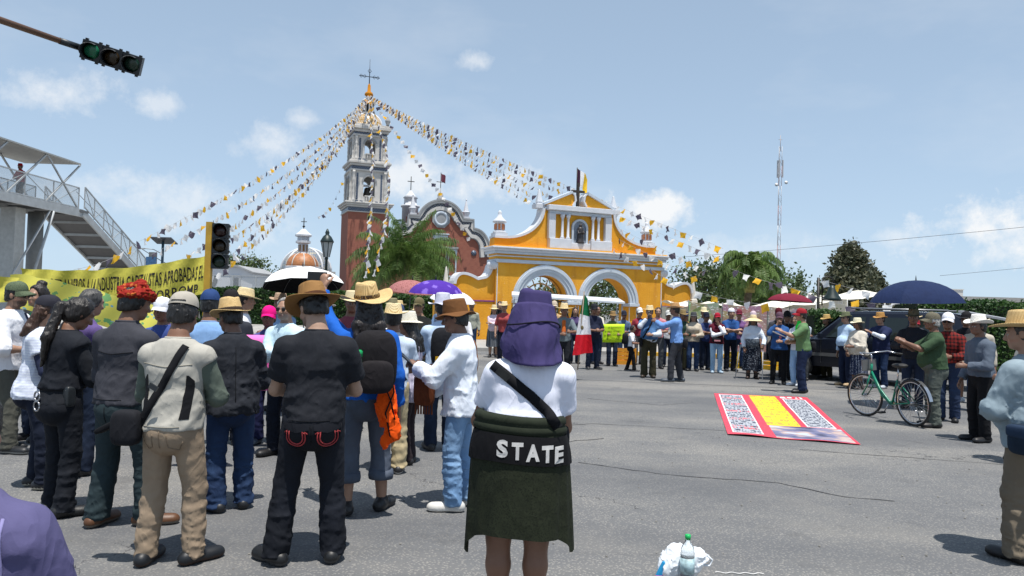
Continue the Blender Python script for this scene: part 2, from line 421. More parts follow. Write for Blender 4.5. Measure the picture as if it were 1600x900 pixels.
def skin_mat():
    if 'skin' in MATS: return MATS['skin']
    t = NT('skin'); a = t.n('ShaderNodeAttribute', attribute_name='Col'); c = t.coord()
    t.set(Base_Color=t.mix(t.math('MULTIPLY', t.noise(40, 3, .6, c), .22), a.outputs['Color'], (.05, .02, .012)), Roughness=.5)
    t.bump(t.noise(180, 2, .5, c), .15, .003); MATS['skin'] = t.m; return t.m
def hair_mat(col):
    k = ('hair', str(col))
    if k in MATS: return MATS[k]
    c1 = lin(col) if isinstance(col, str) else col
    t = NT('hair'); c = t.coord('Object', (70, 70, 9)); n = t.noise(1.0, 4, .6, c)
    t.set(Base_Color=t.ramp(n, [(.3, tuple(x * .5 for x in c1)), (.75, tuple(min(1, x * 1.9 + .006) for x in c1))]), Roughness=.42)
    t.bump(n, .9, .01); MATS[k] = t.m; return t.m
def straw_mat(col='#d9bb83', col2='#9c7a45'):
    k = ('straw', col)
    if k in MATS: return MATS[k]
    t = NT('straw'); c = t.coord(); w = t.n('ShaderNodeTexWave', wave_type='RINGS', rings_direction='Z'); w.inputs['Scale'].default_value = 55; w.inputs['Distortion'].default_value = 1.0; t.l(c, w.inputs[0])
    ch = t.n('ShaderNodeTexChecker'); ch.inputs['Scale'].default_value = 130; t.l(c, ch.inputs[0])
    f = t.math('ADD', t.math('MULTIPLY', w.outputs['Fac'], .45), t.math('MULTIPLY', t.noise(30, 4, .7, c), .6))
    t.set(Base_Color=t.ramp(f, [(.2, lin(col2)), (.6, lin(col)), (.9, tuple(min(.85, x * 1.12) for x in lin(col)))]), Roughness=.7)
    t.bump(t.math('ADD', t.math('MULTIPLY', ch.outputs['Fac'], .4), f), .5, .004); MATS[k] = t.m; return t.m
SKINS = [(.29, .155, .095), (.23, .115, .07), (.36, .205, .135), (.19, .095, .058), (.42, .26, .18)]

# arm poses: wrist (x outwards, y forward, z) for a 1.70 m figure, elbow hint (x out, y, z), hand direction (x inwards...), curl
POSES = {
 'down':   ((.25, .03, .79), (.3, -1, 0), (.05, .25, -1), .35),
 'relax':  ((.23, .12, .83), (.5, -1, 0), (-.05, .5, -1), .4),
 'front':  ((.07, .27, 1.04), (1, -.55, -.7), (-.6, .6, .15), .55),
 'frontlo': ((.08, .27, .92), (1, -.6, -.1), (-.6, .6, -.5), .5),
 'cross':  ((-.10, .25, 1.14), (1, -.1, -.6), (-1, .1, .1), .4),
 'clap':   ((.04, .42, 1.27), (1, -.1, -1), (-.12, .8, .55), .15),
 'clap2':  ((.10, .42, 1.25), (1, -.1, -1), (-.15, .8, .6), .15),
 'phone':  ((.05, .36, 1.24), (1, -.2, -1), (-.25, .8, .35), .6),
 'chin':   ((.02, .20, 1.37), (.7, .1, -1), (-.3, .1, 1), .5),
 'mouth':  ((.05, .26, 1.43), (.8, .1, -1), (-.4, -.1, .9), .8),
 'hip':    ((.24, .02, 1.02), (1, -1, .2), (-.6, .5, -.6), .5),
 'back':   ((.10, -.16, 1.0), (1, -.6, 0), (-.7, 0, -.5), .4),
 'up':     ((.16, .22, 1.93), (.6, .6, .3), (0, .1, 1), .55),
 'sign':   ((.20, .34, 1.02), (1, -.5, -.5), (-.2, .5, .4), .7),
 'pole':   ((.16, .36, 1.10), (1, -.3, -.9), (-.3, .8, .1), .9),
 'cane':   ((.24, .30, .92), (1, -.6, -.2), (-.1, .7, -.4), .9),
 'pocket': ((.20, .08, .93), (.6, -1, 0), (-.3, .4, -1), .6),
 'strap':  ((.12, .22, 1.24), (1, .1, -1), (-.4, .1, .9), .8),
}
def hand_prims(W, d, side, palm, s, curl, fat=1.0):
    """W wrist, d direction, side (+1 right / -1 left); palm = palm normal"""
    d = unit(d); palm = unit(palm - d * (palm @ d)); x = np.cross(d, palm) * side     # x points to the thumb side
    L = []; c = W + d * .05 * s
    L.append(cone(W, W + d * .085 * s, .030 * s, .040 * s, .015 * s, (palm, .5)))
    for i, (off, ln) in enumerate(((.030, .072), (.010, .080), (-.010, .076), (-.029, .060))):
        p = W + d * .085 * s + x * off * s; a = curl * 1.35; dd = d; ang = 0
        for q, seg in enumerate((.45, .32, .23)):
            ang += a * (.55 if q == 0 else .75); dd = d * math.cos(ang) + palm * math.sin(ang)
            e = p + dd * ln * seg * s; r = (.0105 - q * .0012) * s * fat; L.append(cone(p, e, r, r * .93, .005 * s)); p = e
    p = W + d * .025 * s + x * .028 * s; dd = unit(d * .75 + x * .75 + palm * .25); e = p + dd * .045 * s; L.append(cone(p, e, .0135 * s, .0115 * s, .012 * s))
    dd = unit(d * 1.0 + x * .1 + palm * (.3 + curl * .6)); L.append(cone(e, e + dd * .042 * s, .0112 * s * fat, .0095 * s, .005 * s))
    return L
def person(x, y, yaw, H=1.65, b=1.0, sex='m', skin=0, lean=2, lat=0, hp=0, hy=0, ht=0, armL='down', armR='down', feet=None, legbend=0,
           top=None, layers=(), bottom=None, shoes=('#1c1c1f', '#3a3a3c'), hair='short', hairc='#14110f', beard=None, hat=None, glasses=None,
           label='', group=None, lod=1, z0=0.0, finehands='', hair_len=.18):
    s = H / 1.7; v = (.0113, .0152, .0205)[lod]; vf = (.0070, .0095, .0135)[lod]; S = {}
    rs = random.Random(hash((round(x, 2), round(y, 2))) & 0xffff); seed = rs.random() * 9
    fem = sex == 'f'
    w_sh = (.150 if fem else .170) * s * (.75 + .25 * b); w_hip = (.095 if fem else .088) * s
    pel = A(0, 0, .90 * s); sp = unit(A(math.sin(R(lat)), math.sin(R(lean)), math.cos(R(lean)))); fw = A(0, math.cos(R(lean)), -math.sin(R(lean)))
    chest = pel + sp * .33 * s; shz = pel + sp * .455 * s; neck = pel + sp * .515 * s + fw * .0
    Mh = RZ(R(hy)) @ RX(-R(hp + lean * .5)) @ RY(R(ht))
    hb = neck + sp * .05 * s + fw * .015 * s
    hc = hb + Mh @ A(0, .02 * s, .118 * s)
    sgn = {'L': -1, 'R': 1}; J = {}
    for q in 'LR':
        g = sgn[q]; sh = shz + A(g * w_sh, 0, -.045 * s); ps = armL if q == 'L' else armR
        pose = POSES[ps] if isinstance(ps, str) else ps
        T = A(g * pose[0][0], pose[0][1], pose[0][2]) * s; T = pel + RX(-R(lean * .6)) @ (T - pel)
        el, wr = ik(sh, T, .285 * s, .25 * s, A(g * pose[1][0], pose[1][1], pose[1][2]))
        hd = unit(A(g * pose[2][0], pose[2][1], pose[2][2]) * .7 + unit(wr - el) * .6)
        J[q] = (sh, el, wr, hd, pose[3])
    feet = feet or ((-.10, 0, 12), (.10, .0, -12)); LG = {}
    for q, (fx, fy, fa) in zip('LR', feet):
        g = sgn[q]; hip = pel + A(g * w_hip, 0, -.02 * s); an = A(fx * s, fy * s, .085 * s); toe = A(-math.sin(R(fa)), math.cos(R(fa)), 0)
        kn, an = ik(hip, an, .406 * s, .393 * s, A(g * .12, 1, .0) + toe * .3); LG[q] = (hip, kn, an, toe)
    X = A(1, 0, 0); SIDE = lambda a, bb: unit(np.cross(unit(bb - a), A(1, 0, 0)))
    bt = b ** .9
    def torso(o, k=.05):
        bd = fw
        L = [cone(pel + A(0, -.005, -.03) * s, pel + sp * .10 * s, (.152 if fem else .138) * s * bt + o, (.134 if not fem else .130) * s * bt + o, k, (fw, .74)),
             cone(pel + sp * .10 * s, chest, (.132 if not fem else .123) * s * bt + o, (.152 if not fem else .136) * s * (.6 + .4 * b) + o, k, (fw, .72)),
             cone(chest, pel + sp * .375 * s, (.152 if not fem else .137) * s * (.6 + .4 * b) + o, .118 * s * (.7 + .3 * b) + o, k, (fw, .68)),
             cone(neck - sp * .055 * s + A(-.02 * s, 0, 0), shz + A(-w_sh * .90, 0, -.048 * s), .050 * s + o, .046 * s + o, k), cone(neck - sp * .055 * s + A(.02 * s, 0, 0), shz + A(w_sh * .90, 0, -.048 * s), .050 * s + o, .046 * s + o, k),
             cone(shz + sp * -.02 * s, neck + sp * .03 * s, .095 * s + o * .9, .058 * s + o * .6, .05 * s, (fw, .85))]
        if b > 1.08: L.append(ell(pel + sp * .12 * s + fw * .06 * s * b, A(.15, .13 * b, .16) * s * bt * .95 + o, None, .06 * s))
        if fem:
            for g in (-1, 1): L.append(ell(chest + A(g * .075 * s, .09 * s, -.01 * s), A(.072, .065, .075) * s * (.6 + .4 * b) + o, None, .05 * s))
            L.append(ell(pel + A(0, -.05 * s, -.06 * s), A(.165, .11, .12) * s * bt + o * .9, None, .05 * s))
        else: L.append(ell(pel + A(0, -.045 * s, -.06 * s), A(.128, .095, .11) * s * bt + o * .9, None, .05 * s))
        return L
    def leg(q, o0, o1, z1=None, k=.03, flare=0.0):
        hip, kn, an, toe = LG[q]
        L = [cone(hip, kn, .080 * s * bt + o0, .058 * s * (.7 + .3 * b) + o1, k), cone(kn, kn + (an - kn) * .35, .056 * s * (.7 + .3 * b) + o1, .056 * s * (.7 + .3 * b) + o1 * 1.0, k * .7),
             cone(kn + (an - kn) * .35, an, .056 * s * (.7 + .3 * b) + o1, .038 * s + o1 + flare, k * .7)]
        return L
    def arm(q, o, frac=2.0, k=.03):
        """frac 0..1 = up to a point on the upper arm, 1..2 along the forearm"""
        sh, el, wr, hd, cu = J[q]; ab = (.75 + .25 * b); L = []
        if frac <= 1: e = sh + (el - sh) * frac; L.append(cone(sh, e, .050 * s * ab + o, (.050 - .012 * frac) * s * ab + o, k, None, False, True)); return L
        L.append(cone(sh, el, .050 * s * ab + o, .039 * s * ab + o, k)); fr = frac - 1; e = el + (wr - el) * fr
        L.append(cone(el, e, .039 * s * ab + o, (.039 - .012 * fr) * s * ab + o, k, None, False, True)); return L
    # ---- body: one skin
    P = torso(0, .05 * s)
    for q in 'LR': P += leg(q, 0, 0, k=.03 * s); hip, kn, an, toe = LG[q]; P.append(cone(an + A(0, 0, -.04 * s), an + toe * .13 * s + A(0, 0, -.06 * s), .035 * s, .024 * s, .02 * s))
    for q in 'LR':
        sh, el, wr, hd, cu = J[q]; g = sgn[q]; ab = (.75 + .25 * b)
        P += [cone(sh, el, .048 * s * ab, .037 * s * ab, .03 * s), cone(el, el + (wr - el) * .3, .037 * s * ab, .039 * s * ab, .02 * s), cone(el + (wr - el) * .3, wr, .039 * s * ab, .025 * s, .02 * s)]
        palm = A(-g * .8, -.3, -.35) if hd[2] < .3 else A(-g * .6, .6, 0)
        P += hand_prims(wr, hd, g, palm, s, cu, (1.0, 1.1, 1.25)[lod])
    P.append(cone(neck - sp * .03 * s, hb + Mh @ A(0, 0, .05 * s), .060 * s * (.8 if fem else 1), .055 * s * (.85 if fem else 1), .03 * s))
    hl = lambda *p: hc + Mh @ (A(*p) * s)
    P += [ell(hl(0, -.012, .025), A(.077, .096, .088) * s, Mh, .02 * s), ell(hl(0, .022, -.030), A(.064, .070, .080) * s, Mh, .03 * s),
          cone(hl(-.030, .045, -.078), hl(.030, .045, -.078), .027 * s, .027 * s, .03 * s), ell(hl(0, .072, -.085), A(.022, .018, .020) * s, Mh, .02 * s)]
    P += [cone(hl(-.04, .072, .026), hl(.04, .072, .026), .014 * s, .014 * s, .018 * s)]
    for g in (-1, 1):
        P += [ell(hl(g * .032, .098, .002), A(.020, .014, .012) * s, Mh, .012 * s, 'sub'), ell(hl(g * .031, .077, .000), A(.014, .012, .012) * s, Mh, .006 * s),
              ell(hl(g * .045, .062, -.028), A(.022, .020, .020) * s, Mh, .02 * s), ell(hl(g * .078, -.010, -.006), A(.010, .020, .033) * s, Mh, .008 * s)]
    P += [cone(hl(0, .088, .010), hl(0, .108, -.030), .009 * s, .0145 * s, .010 * s), cone(hl(-.011, .095, -.034), hl(.011, .095, -.034), .010 * s, .010 * s, .008 * s),
          cone(hl(-.018, .086, -.058), hl(.018, .086, -.058), .0085 * s, .0085 * s, .006 * s), cone(hl(-.016, .085, -.070), hl(.016, .085, -.070), .0085 * s, .0085 * s, .006 * s)]
    lo = hc - .13 * s; hi = hc + .13 * s
    fb = [(lo, hi)]
    for q in finehands: c = J[q][2] + J[q][3] * .085 * s; fb.append((c - .095 * s, c + .095 * s))
    Vb, Qb = solidify(P, v, fb, vf, None, 0)
    me = np_mesh('person', Vb, Qb)
    tone = np.array(SKINS[skin]); col = np.tile(tone, (len(Vb), 1)); q = ((Vb - hc) @ Mh) / s; hm = np.abs(q).max(1) < .16
    hcol = np.array(lin(hairc) if isinstance(hairc, str) else hairc); front = hm & (q[:, 1] > .045)
    def paint(m, c, a=1.0): col[m] = col[m] * (1 - a) + np.array(c) * a
    ax_ = np.abs(q[:, 0])
    paint(front & (((ax_ - .031) / .020) ** 2 + (q[:, 2] / .009) ** 2 < 1), (.35, .32, .29)); paint(front & (((ax_ - .031) / .0085) ** 2 + (q[:, 2] / .0095) ** 2 < 1), (.015, .01, .008))
    paint(front & (((ax_ - .033) / .026) ** 2 + ((q[:, 2] - .024) / .0075) ** 2 < 1), hcol, .8)
    paint(front & ((q[:, 0] / .026) ** 2 + ((q[:, 2] + .064) / .010) ** 2 < 1), tone * A(1.05, .55, .55), .75)
    paint(front & ((q[:, 0] / .022) ** 2 + ((q[:, 2] + .064) / .0022) ** 2 < 1), tone * .25)
    paint(hm & (ax_ > .05) & (q[:, 1] > .02) & (q[:, 2] > -.06) & (q[:, 2] < -.01) & (ax_ < .066), tone * A(1.12, .9, .88), .5)
    if beard is not None:
        a = beard if isinstance(beard, float) else .6
        paint(front & (q[:, 2] < -.045) & ~((ax_ < .022) & (np.abs(q[:, 2] + .064) < .008)), hcol, a); paint(hm & (q[:, 2] < -.055) & (q[:, 1] > .0), hcol, a * .9)
    ca = me.color_attributes.new('Col', 'FLOAT_COLOR', 'POINT'); ca.data.foreach_set('color', np.c_[col, np.ones(len(col))].astype(np.float32).ravel())
    root = mesh_obj('person', me, skin_mat(), None, (x, y, z0), R(yaw), label=label, cat='person', group=group)
    S.update(root=root, s=s, hc=hc, Mh=Mh, J=J, LG=LG, pel=pel, sp=sp, fw=fw, hl=hl, H=H, bvh={})
    M4 = Matrix.Translation((x, y, z0)) @ Matrix.Rotation(R(yaw), 4, 'Z'); S['W'] = lambda p: M4 @ Vector(tuple(p)); S['M'] = M4
    def part(name, prims, mat, wr=None, vv=None, smooth=1, parent=None, keep=True):
        wz = {'trousers': ([.05, .22, .45, .55, .85], [1.5, 1.1, 1.1, .6, .25]), 'shirt': ([.8, 1.05, 1.2, 1.4], [1.3, 1.2, .7, .4])}.get('shirt' if name in ('vest', 'jacket', 'blouse', 'apron', 'overshirt', 'sweatshirt') else name)
        V, Q = solidify(prims, vv or v, None, None, wr, smooth, wz and ([q * s for q in wz[0]], wz[1])); o = mesh_obj(name, np_mesh(name, V, Q), mat, parent or root)
        if keep: S['bvh'][name] = LazyBVH(V, Q)
        return o
    S['part'] = part; S['torso'] = torso; S['arm'] = arm; S['leg'] = leg
    wam = (1.0, .9, .6)[lod]
    # ---- trousers / skirt
    if bottom:
        kind = bottom.get('kind', 'trousers'); m = bottom['m']; o = bottom.get('o', .013) * s
        if kind in ('trousers', 'shorts', 'capri'):
            hem = {'trousers': .050, 'capri': .24, 'shorts': .47}[kind] * s
            hem = bottom.get('hem', hem / s) * s; fl = bottom.get('flare', .012) * s; L = []
            waist = pel + sp * bottom.get('waist', .10) * s
            T = [cone(pel + A(0, -.005, -.05) * s, waist, (.152 if fem else .139) * s * bt + o * .8, (.138 if not fem else .134) * s * bt + o * .7, .04 * s, (fw, .76), False, True),
                 ell(pel + A(0, -.052 * s, -.065 * s), (A(.166, .112, .122) if fem else A(.132, .098, .115)) * s * bt + o, None, .04 * s)]
            if b > 1.08: T.append(ell(pel + sp * .06 * s + fw * .05 * s * b, A(.15, .12 * b, .12) * s * bt * .95 + o, None, .05 * s))
            for q in 'LR':
                hip, kn, an, toe = LG[q]
                T += [cone(hip, kn, .082 * s * bt + o, .059 * s * (.7 + .3 * b) + o * 1.1, .012 * s), cone(kn, an + A(0, 0, -.02 * s), .060 * s * (.7 + .3 * b) + o * 1.1, .045 * s + o + fl, .012 * s)]
            T.append(plane((0, 0, -1), (0, 0, hem))); T.append(plane(sp, waist))
            a = bottom.get('wr', .005) * wam
            part('trousers' if kind == 'trousers' else kind if kind == 'shorts' else 'trousers', T, m, [(a, (7, 7, 17), True, seed), (a * .8, (15, 15, 34), True, seed + 2), (a * .6, (5, 5, 7), False, seed + 4)])
            if kind == 'capri':
                for q in 'LR':
                    hip, kn, an, toe = LG[q]; t = (kn[2] - hem) / (kn[2] - an[2] + 1e-6); c = kn + (an - kn) * t; mb = MB()
                    r = .060 * s * (.7 + .3 * b) + (o * 1.1) + (-.015 * s + o * -.1 + fl) * t; mb.lathe([(r * .9, -.03 * s), (r * 1.06 + .006, -.028 * s), (r * 1.09 + .008, .0), (r * 1.05 + .006, .04 * s), (r * .9, .042 * s)], 18, tuple(c)); mb.build('cuff', m, root)
        else:
            z1 = bottom.get('hem', .30) * s; z0_ = .98 * s; n = 56; V = []; F = []; fold = bottom.get('fold', .016) * s; nr = 14; rw = (.150 * s * bt + o); rh = rw * bottom.get('flare', 1.25); ph = rs.random() * 6; nf = bottom.get('nf', 9)
            for j in range(nr + 1):
                t = j / nr; zz = z0_ + (z1 - z0_) * t; rr = rw + (rh - rw) * (1 - (1 - t) ** 1.6) + (.02 * s if .05 < t else 0) * (1 - t)
                for i in range(n):
                    a = 2 * math.pi * i / n; f = fold * min(1, t * 1.6) * (math.sin(nf * a + ph) + .5 * math.sin((nf * 1.7 // 1) * a + 1 + t * 1.5)); V.append(((rr + f) * math.cos(a), (rr * .80 + f) * math.sin(a) - .015 * s, zz + (.012 * math.sin(3 * a + ph) if j == nr else 0)))
            for j in range(nr):
                for i in range(n): F.append((j * n + (i + 1) % n, j * n + i, (j + 1) * n + i, (j + 1) * n + (i + 1) % n))
            mesh_obj('skirt', np_mesh('skirt', V, np.array(F)), m, root); S['bvh']['skirt'] = LazyBVH(V, F)
    # ---- tops, innermost first
    tops = ([dict(top)] if top else []) + [dict(q) for q in layers]
    for li, tp in enumerate(tops):
        o = tp.get('o', .015 + .012 * li) * s; sl = tp.get('sleeve', 2.0); hem = tp.get('hem', .86) * s; L = torso(o, .045 * s)
        L = L[:5] + [cone(shz + sp * -.02 * s, neck + sp * tp.get('collar', .01) * s, .100 * s + o * .9, .062 * s + o * .6, .05 * s, (fw, .9))] + L[6:]
        fl = tp.get('flare', .012) * s
        L.append(cone(pel + sp * .08 * s, A(0, 0, hem - .03), .138 * s * bt + o, .142 * s * bt + o + fl, .04 * s, (fw, .78)))
        L.append(plane((0, 0, -1), (0, 0, hem), .006)); L.append(plane(sp, neck + sp * tp.get('collar', .01) * s, .01))
        for q in 'LR':
            f = sl if not isinstance(sl, (tuple, list)) else sl[q == 'R']
            if f > 0: L += arm(q, o * .9 + tp.get('loose', .004) * s, min(f, 1.97), .03 * s)
        a = tp.get('wr', .0045) * wam
        nm = tp.get('name', 'shirt')
        ob = part(nm, L, tp['m'], [(a * 1.2, (6, 6, 10), True, seed + 5), (a * .8, (14, 14, 9), True, seed + 6), (a * .6, (28, 28, 36), True, seed + 7), (a * .6, (4, 4, 4), False, seed + 8)])
        S[nm] = ob
        if li == len(tops) - 1 and lod < 2:
            cr = MB(); z_ = tp.get('collar', .01) * s; r0_ = .060 * s + o * .55; cr.lathe([(r0_ * .86, z_ - .012), (r0_ * 1.05, z_ - .014), (r0_ * 1.10, z_ + .004), (r0_ * 1.02, z_ + tp.get('ring', .010)), (r0_ * .90, z_ + tp.get('ring', .010) - .004)], 22, (0, 0, 0), 1, .92)
            Mc = Matrix(((1, 0, 0), (0, float(fw[1]), float(sp[1])), (0, float(fw[2]), float(sp[2])))); cr.v = [tuple(Mc @ Vector(p) + Vector(tuple(neck))) for p in cr.v]; cr.build('collar', tp['m'], ob)
    # ---- shoes
    if shoes:
        for q in 'LR':
            hip, kn, an, toe = LG[q]; g0 = A(an[0], an[1], 0); sd = np.cross(toe, A(0, 0, 1)); big = 1.0 if not fem else .93
            L = [cone(g0 - toe * .055 * s + A(0, 0, .042 * s), g0 + toe * .175 * s * big + A(0, 0, .032 * s), .045 * s, .041 * s, .03 * s, (A(0, 0, 1), 1.0)),
                 cone(g0 - toe * .02 * s + A(0, 0, .05 * s), g0 + toe * .02 * s + A(0, 0, .105 * s), .046 * s, .046 * s, .03 * s, None, False, True),
                 ell(g0 + toe * .130 * s + A(0, 0, .032 * s), A(.051, .085, .038) * s, np.stack([sd, toe, A(0, 0, 1)], 1), .02 * s)]
            if len(shoes) > 2: L.append(cone(g0 + A(0, 0, .08 * s), an + (kn - an) * shoes[2] + A(0, 0, 0), .050 * s, .058 * s, .03 * s, None, False, True))
            L.append(plane((0, 0, -1), (0, 0, .006)))
            V, Q = solidify(L, v * .8, None, None, None, 1); me = np_mesh('shoe', V, Q); mi = (V[Q][:, :, 2].mean(1) < .026 * s).astype(np.int32); me.polygons.foreach_set('material_index', mi)
            mesh_obj('shoe', me, [plain('shoe' + shoes[0], shoes[0], .5, bump=.2), plain('sole' + shoes[1], shoes[1], .7)], root)
    # ---- hair
    if hair:
        o = .010 * s if hat else .017 * s; hcn = A(0, -.012, .027)
        L = [ell(hl(*hcn), A(.077, .096, .088) * s + o, Mh, .01 * s)]
        L.append(ell(hl(0, -.045, -.035), A(.071, .058, .07) * s + o * .6, Mh, .03 * s))
        body = L
        cutp = [plane(Mh @ A(0, .94, -.34), hl(0, .062, .060), .008 * s)]
        if hair == 'short': cutp += [plane(Mh @ A(0, .35, -.94), hl(0, -.03, -.055), .006 * s), plane(Mh @ A(0, .97, -.26), hl(0, .020, -.01), .012 * s)]
        else: cutp += [plane(Mh @ A(0, .97, -.26), hl(0, .030, -.01), .012 * s)]
        ext = []
        back = -fw
        if hair in ('long', 'pony'):
            if hair == 'long':
                for g in (-1, 0, 1):
                    p0 = hl(g * .052, -.055, -.02); p1 = neck + A(g * .075 * s, -.075 * s, .0); p2 = neck + A(g * .085 * s, -.125 * s, -hair_len * s)
                    ext += [cone(p0, p1, .048 * s, .046 * s, .03 * s), cone(p1, p2, .046 * s, .022 * s, .03 * s)]
            else:
                p0 = hl(0, -.100, .030); p1 = hl(0, -.150, -.02); p2 = neck + A(.0, -.15 * s, -.04 * s); p3 = neck + A(-.03 * s, -.165 * s, -hair_len * s)
                ext += [cone(p0, p1, .026 * s, .038 * s, .02 * s), cone(p1, p2, .040 * s, .042 * s, .02 * s), cone(p2, p3, .042 * s, .012 * s, .02 * s)]
        if hair == 'bun': ext += [ell(hl(0, -.05, .135), A(.052, .052, .045) * s, Mh, .015 * s)]
        L = body + cutp + ext
        part('hair', L, hair_mat(hairc), [(.006 * s, (60, 60, 18), True, seed), (.004, (30, 30, 30), False, seed + 1)], min(v, vf * 1.15), 1)
    if hat: make_hat(S, **hat)
    if glasses:
        mb = MB()
        for g in (-1, 1):
            mb.add([hl(g * .031 + dx * .027, .096 - abs(dx) * .003, .000 + dz) for dx, dz in ((-1, .016), (1, .016), (.85, -.018), (-.85, -.018))], [(0, 1, 2, 3)])
            mb.tube([hl(g * .056, .094, .010), hl(g * .080, .05, .010), hl(g * .082, -.02, .004)], .0028 * s, 6)
        mb.tube([hl(-.01, .100, .008), hl(.01, .100, .008)], .003 * s, 6)
        mb.build('sunglasses' if glasses == 'sun' else 'glasses', plain('lens' + glasses, (.012, .010, .010) if glasses == 'sun' else (.02, .02, .02), .12), root)
    return S
# ---- hats
def make_hat(S, kind='straw', m=None, band=None, brim=.12, crown=.115, curl=.035, tilt=0, dip=.0, roll=0, lift=0.0, wob=.0, pinch=.25, scale=1.0):
    s, Mh, hc, root = S['s'], S['Mh'], S['hc'], S['root']; n = 40
    Mt = Mh @ RX(R(-tilt)) @ RY(R(roll)); base = hc + Mh @ (A(0, -.010, .050 + lift + (.008 if kind == 'cap' else 0)) * s)
    rx, ry = .092 * s * scale, .110 * s * scale; V = []; F = []; mb = MB()
    tr = lambda p: tuple(base + Mt @ (A(*p)))
    if kind == 'cap':
        nr = 9
        for j in range(nr + 1):
            t = j / nr * math.pi / 2
            for i in range(n):
                a = 2 * math.pi * i / n; ca, sa = math.cos(a), math.sin(a)
                V.append(tr((rx * .99 * math.cos(t) ** .75 * ca, ry * .99 * math.cos(t) ** .75 * sa - .004, (-.012 + crown * math.sin(t)) * s * (1.0 + .06 * sa))))
        for j in range(nr):
            for i in range(n): F.append((j * n + i, j * n + (i + 1) % n, (j + 1) * n + (i + 1) % n, (j + 1) * n + i))
        mb.add(V, F, True)
        back = brim < 0; L = abs(brim) * s; V = []; F = []; nv = 16; g = -1 if back else 1
        for k in (0, 1):
            for j in range(4):
                for i in range(nv + 1):
                    a = R(20 + 140 * i / nv); u = j / 3; w = math.sin(math.pi * i / nv) ** .6
                    V.append(tr((rx * 1.0 * math.cos(a) * (1 + .02 * u), g * (ry * .98 * math.sin(a) + u * L * w), -.006 * s - k * .004 * s - u * (.020 + dip) * s - curl * s * (math.cos(a) ** 2) * (.4 + u))))
        m1 = 4 * (nv + 1)
        for k in (0, 1):
            for j in range(3):
                for i in range(nv): q = k * m1 + j * (nv + 1) + i; F.append((q, q + 1, q + nv + 2, q + nv + 1))
        for i in range(nv): q = 3 * (nv + 1) + i; F.append((q, q + 1, q + 1 + m1, q + m1))
        mb.add(V, F, True)
        h = mb.build('cap', m, root)
        bt = MB(); bt.lathe([(.0, .006), (.007, .004), (.009, -.002)], 8, (0, 0, 0)); bt.v = [tr((p[0], p[1] - .004, p[2] + (-.012 + crown) * s)) for p in bt.v]; bt.build('button', m, h)
        if band is not None:      # opening above the strap at the back
            sp_ = MB(); pts = [(rx * 1.012 * math.cos(a) * .985, -ry * 1.012 * math.sin(a) * .99 - .004, 0) for a in [R(58 + 64 * i / 12) for i in range(13)]]
            up_ = [tr((p[0], p[1] + .02 * math.sin(math.pi * i / 12) * s, (.006 + .036 * math.sin(math.pi * i / 12)) * s)) for i, p in enumerate(pts)]; dn_ = [tr((p[0], p[1], .004 * s)) for p in pts]
            sp_.add([tuple(q) for q in up_ + dn_], [(i, i + 1, i + 14, i + 13) for i in range(12)]); sp_.build('strap_opening', band, h)
        return h
    straw = kind in ('straw', 'fedora', 'sombrero', 'felt'); br = brim * .76 * s; cr = crown * s; top = .80 if kind != 'bucket' else .84
    prof = []
    nb = 7
    def rim(a, u):      # brim height
        sa, ca = math.sin(a), math.cos(a)
        return curl * s * (abs(ca) ** 2) * u ** 1.6 - (dip * s) * u * (sa if sa > 0 else -sa * .8) + wob * s * u * math.sin(3 * a + 1) + wob * .6 * s * u * math.sin(5 * a)
    droop = {'bucket': .45, 'sun': .38}.get(kind, .06)
    for k in (0, 1):
        for j in range(nb + 1):
            u = j / nb
            for i in range(n):
                a = 2 * math.pi * i / n; r = 1; V.append(tr(((rx + br * u) * math.cos(a), (ry + br * u * (1.0 if not straw else 1.02)) * math.sin(a), rim(a, u) - droop * br * u - k * .005 * s)))
    m1 = (nb + 1) * n
    for k in (0, 1):
        for j in range(nb):
            for i in range(n): q = k * m1 + j * n; f = (q + i, q + (i + 1) % n, q + n + (i + 1) % n, q + n + i); F.append(f if k == 0 else f[::-1])
    for i in range(n): q = nb * n; F.append((q + i, q + (i + 1) % n, q + m1 + (i + 1) % n, q + m1 + i))
    mb.add(V, F, True); V = []; F = []; nc = 10
    for j in range(nc + 1):
        t = j / nc
        if t < .7: rr = 1 - (1 - top) * (t / .7) ** 1.3; zz = t / .7 * .93
        else: q = (t - .7) / .3; rr = top * math.cos(q * math.pi / 2) ** .7 if q < 1 else 0.0; zz = .93 + .07 * math.sin(q * math.pi / 2)
        for i in range(n):
            a = 2 * math.pi * i / n; sa, ca = math.sin(a), math.cos(a); z = zz * cr; px, py = rx * rr * ca, ry * rr * sa
            if straw:
                z -= pinch * cr * .5 * math.exp(-(px / (.026 * s)) ** 2) * max(0, (t - .55) / .45)
                px *= 1 - pinch * .55 * max(0, sa) ** 2 * (t if t < .85 else .85)
            V.append(tr((px, py, z)))
    for j in range(nc):
        for i in range(n): F.append((j * n + i, j * n + (i + 1) % n, (j + 1) * n + (i + 1) % n, (j + 1) * n + i))
    mb.add(V, F, True); h = mb.build('hat', m, root)
    if band is not None:
        bm_ = MB(); V = []; F = []
        for j, (t, o) in enumerate(((.02, .0035), (.07, .005), (.20, .005), (.25, .0035))):
            rr = 1 - (1 - top) * t ** 1.3 if t > 0 else 1
            for i in range(n):
                a = 2 * math.pi * i / n; sa = math.sin(a); px = (rx * rr + o * s) * math.cos(a)
                if straw: px *= 1 - pinch * .55 * max(0, sa) ** 2 * t * .7
                V.append(tr((px, (ry * rr + o * s) * sa, t / 1.0 * .93 * cr)))
        for j in range(3):
            for i in range(n): F.append((j * n + i, j * n + (i + 1) % n, (j + 1) * n + (i + 1) % n, (j + 1) * n + i))
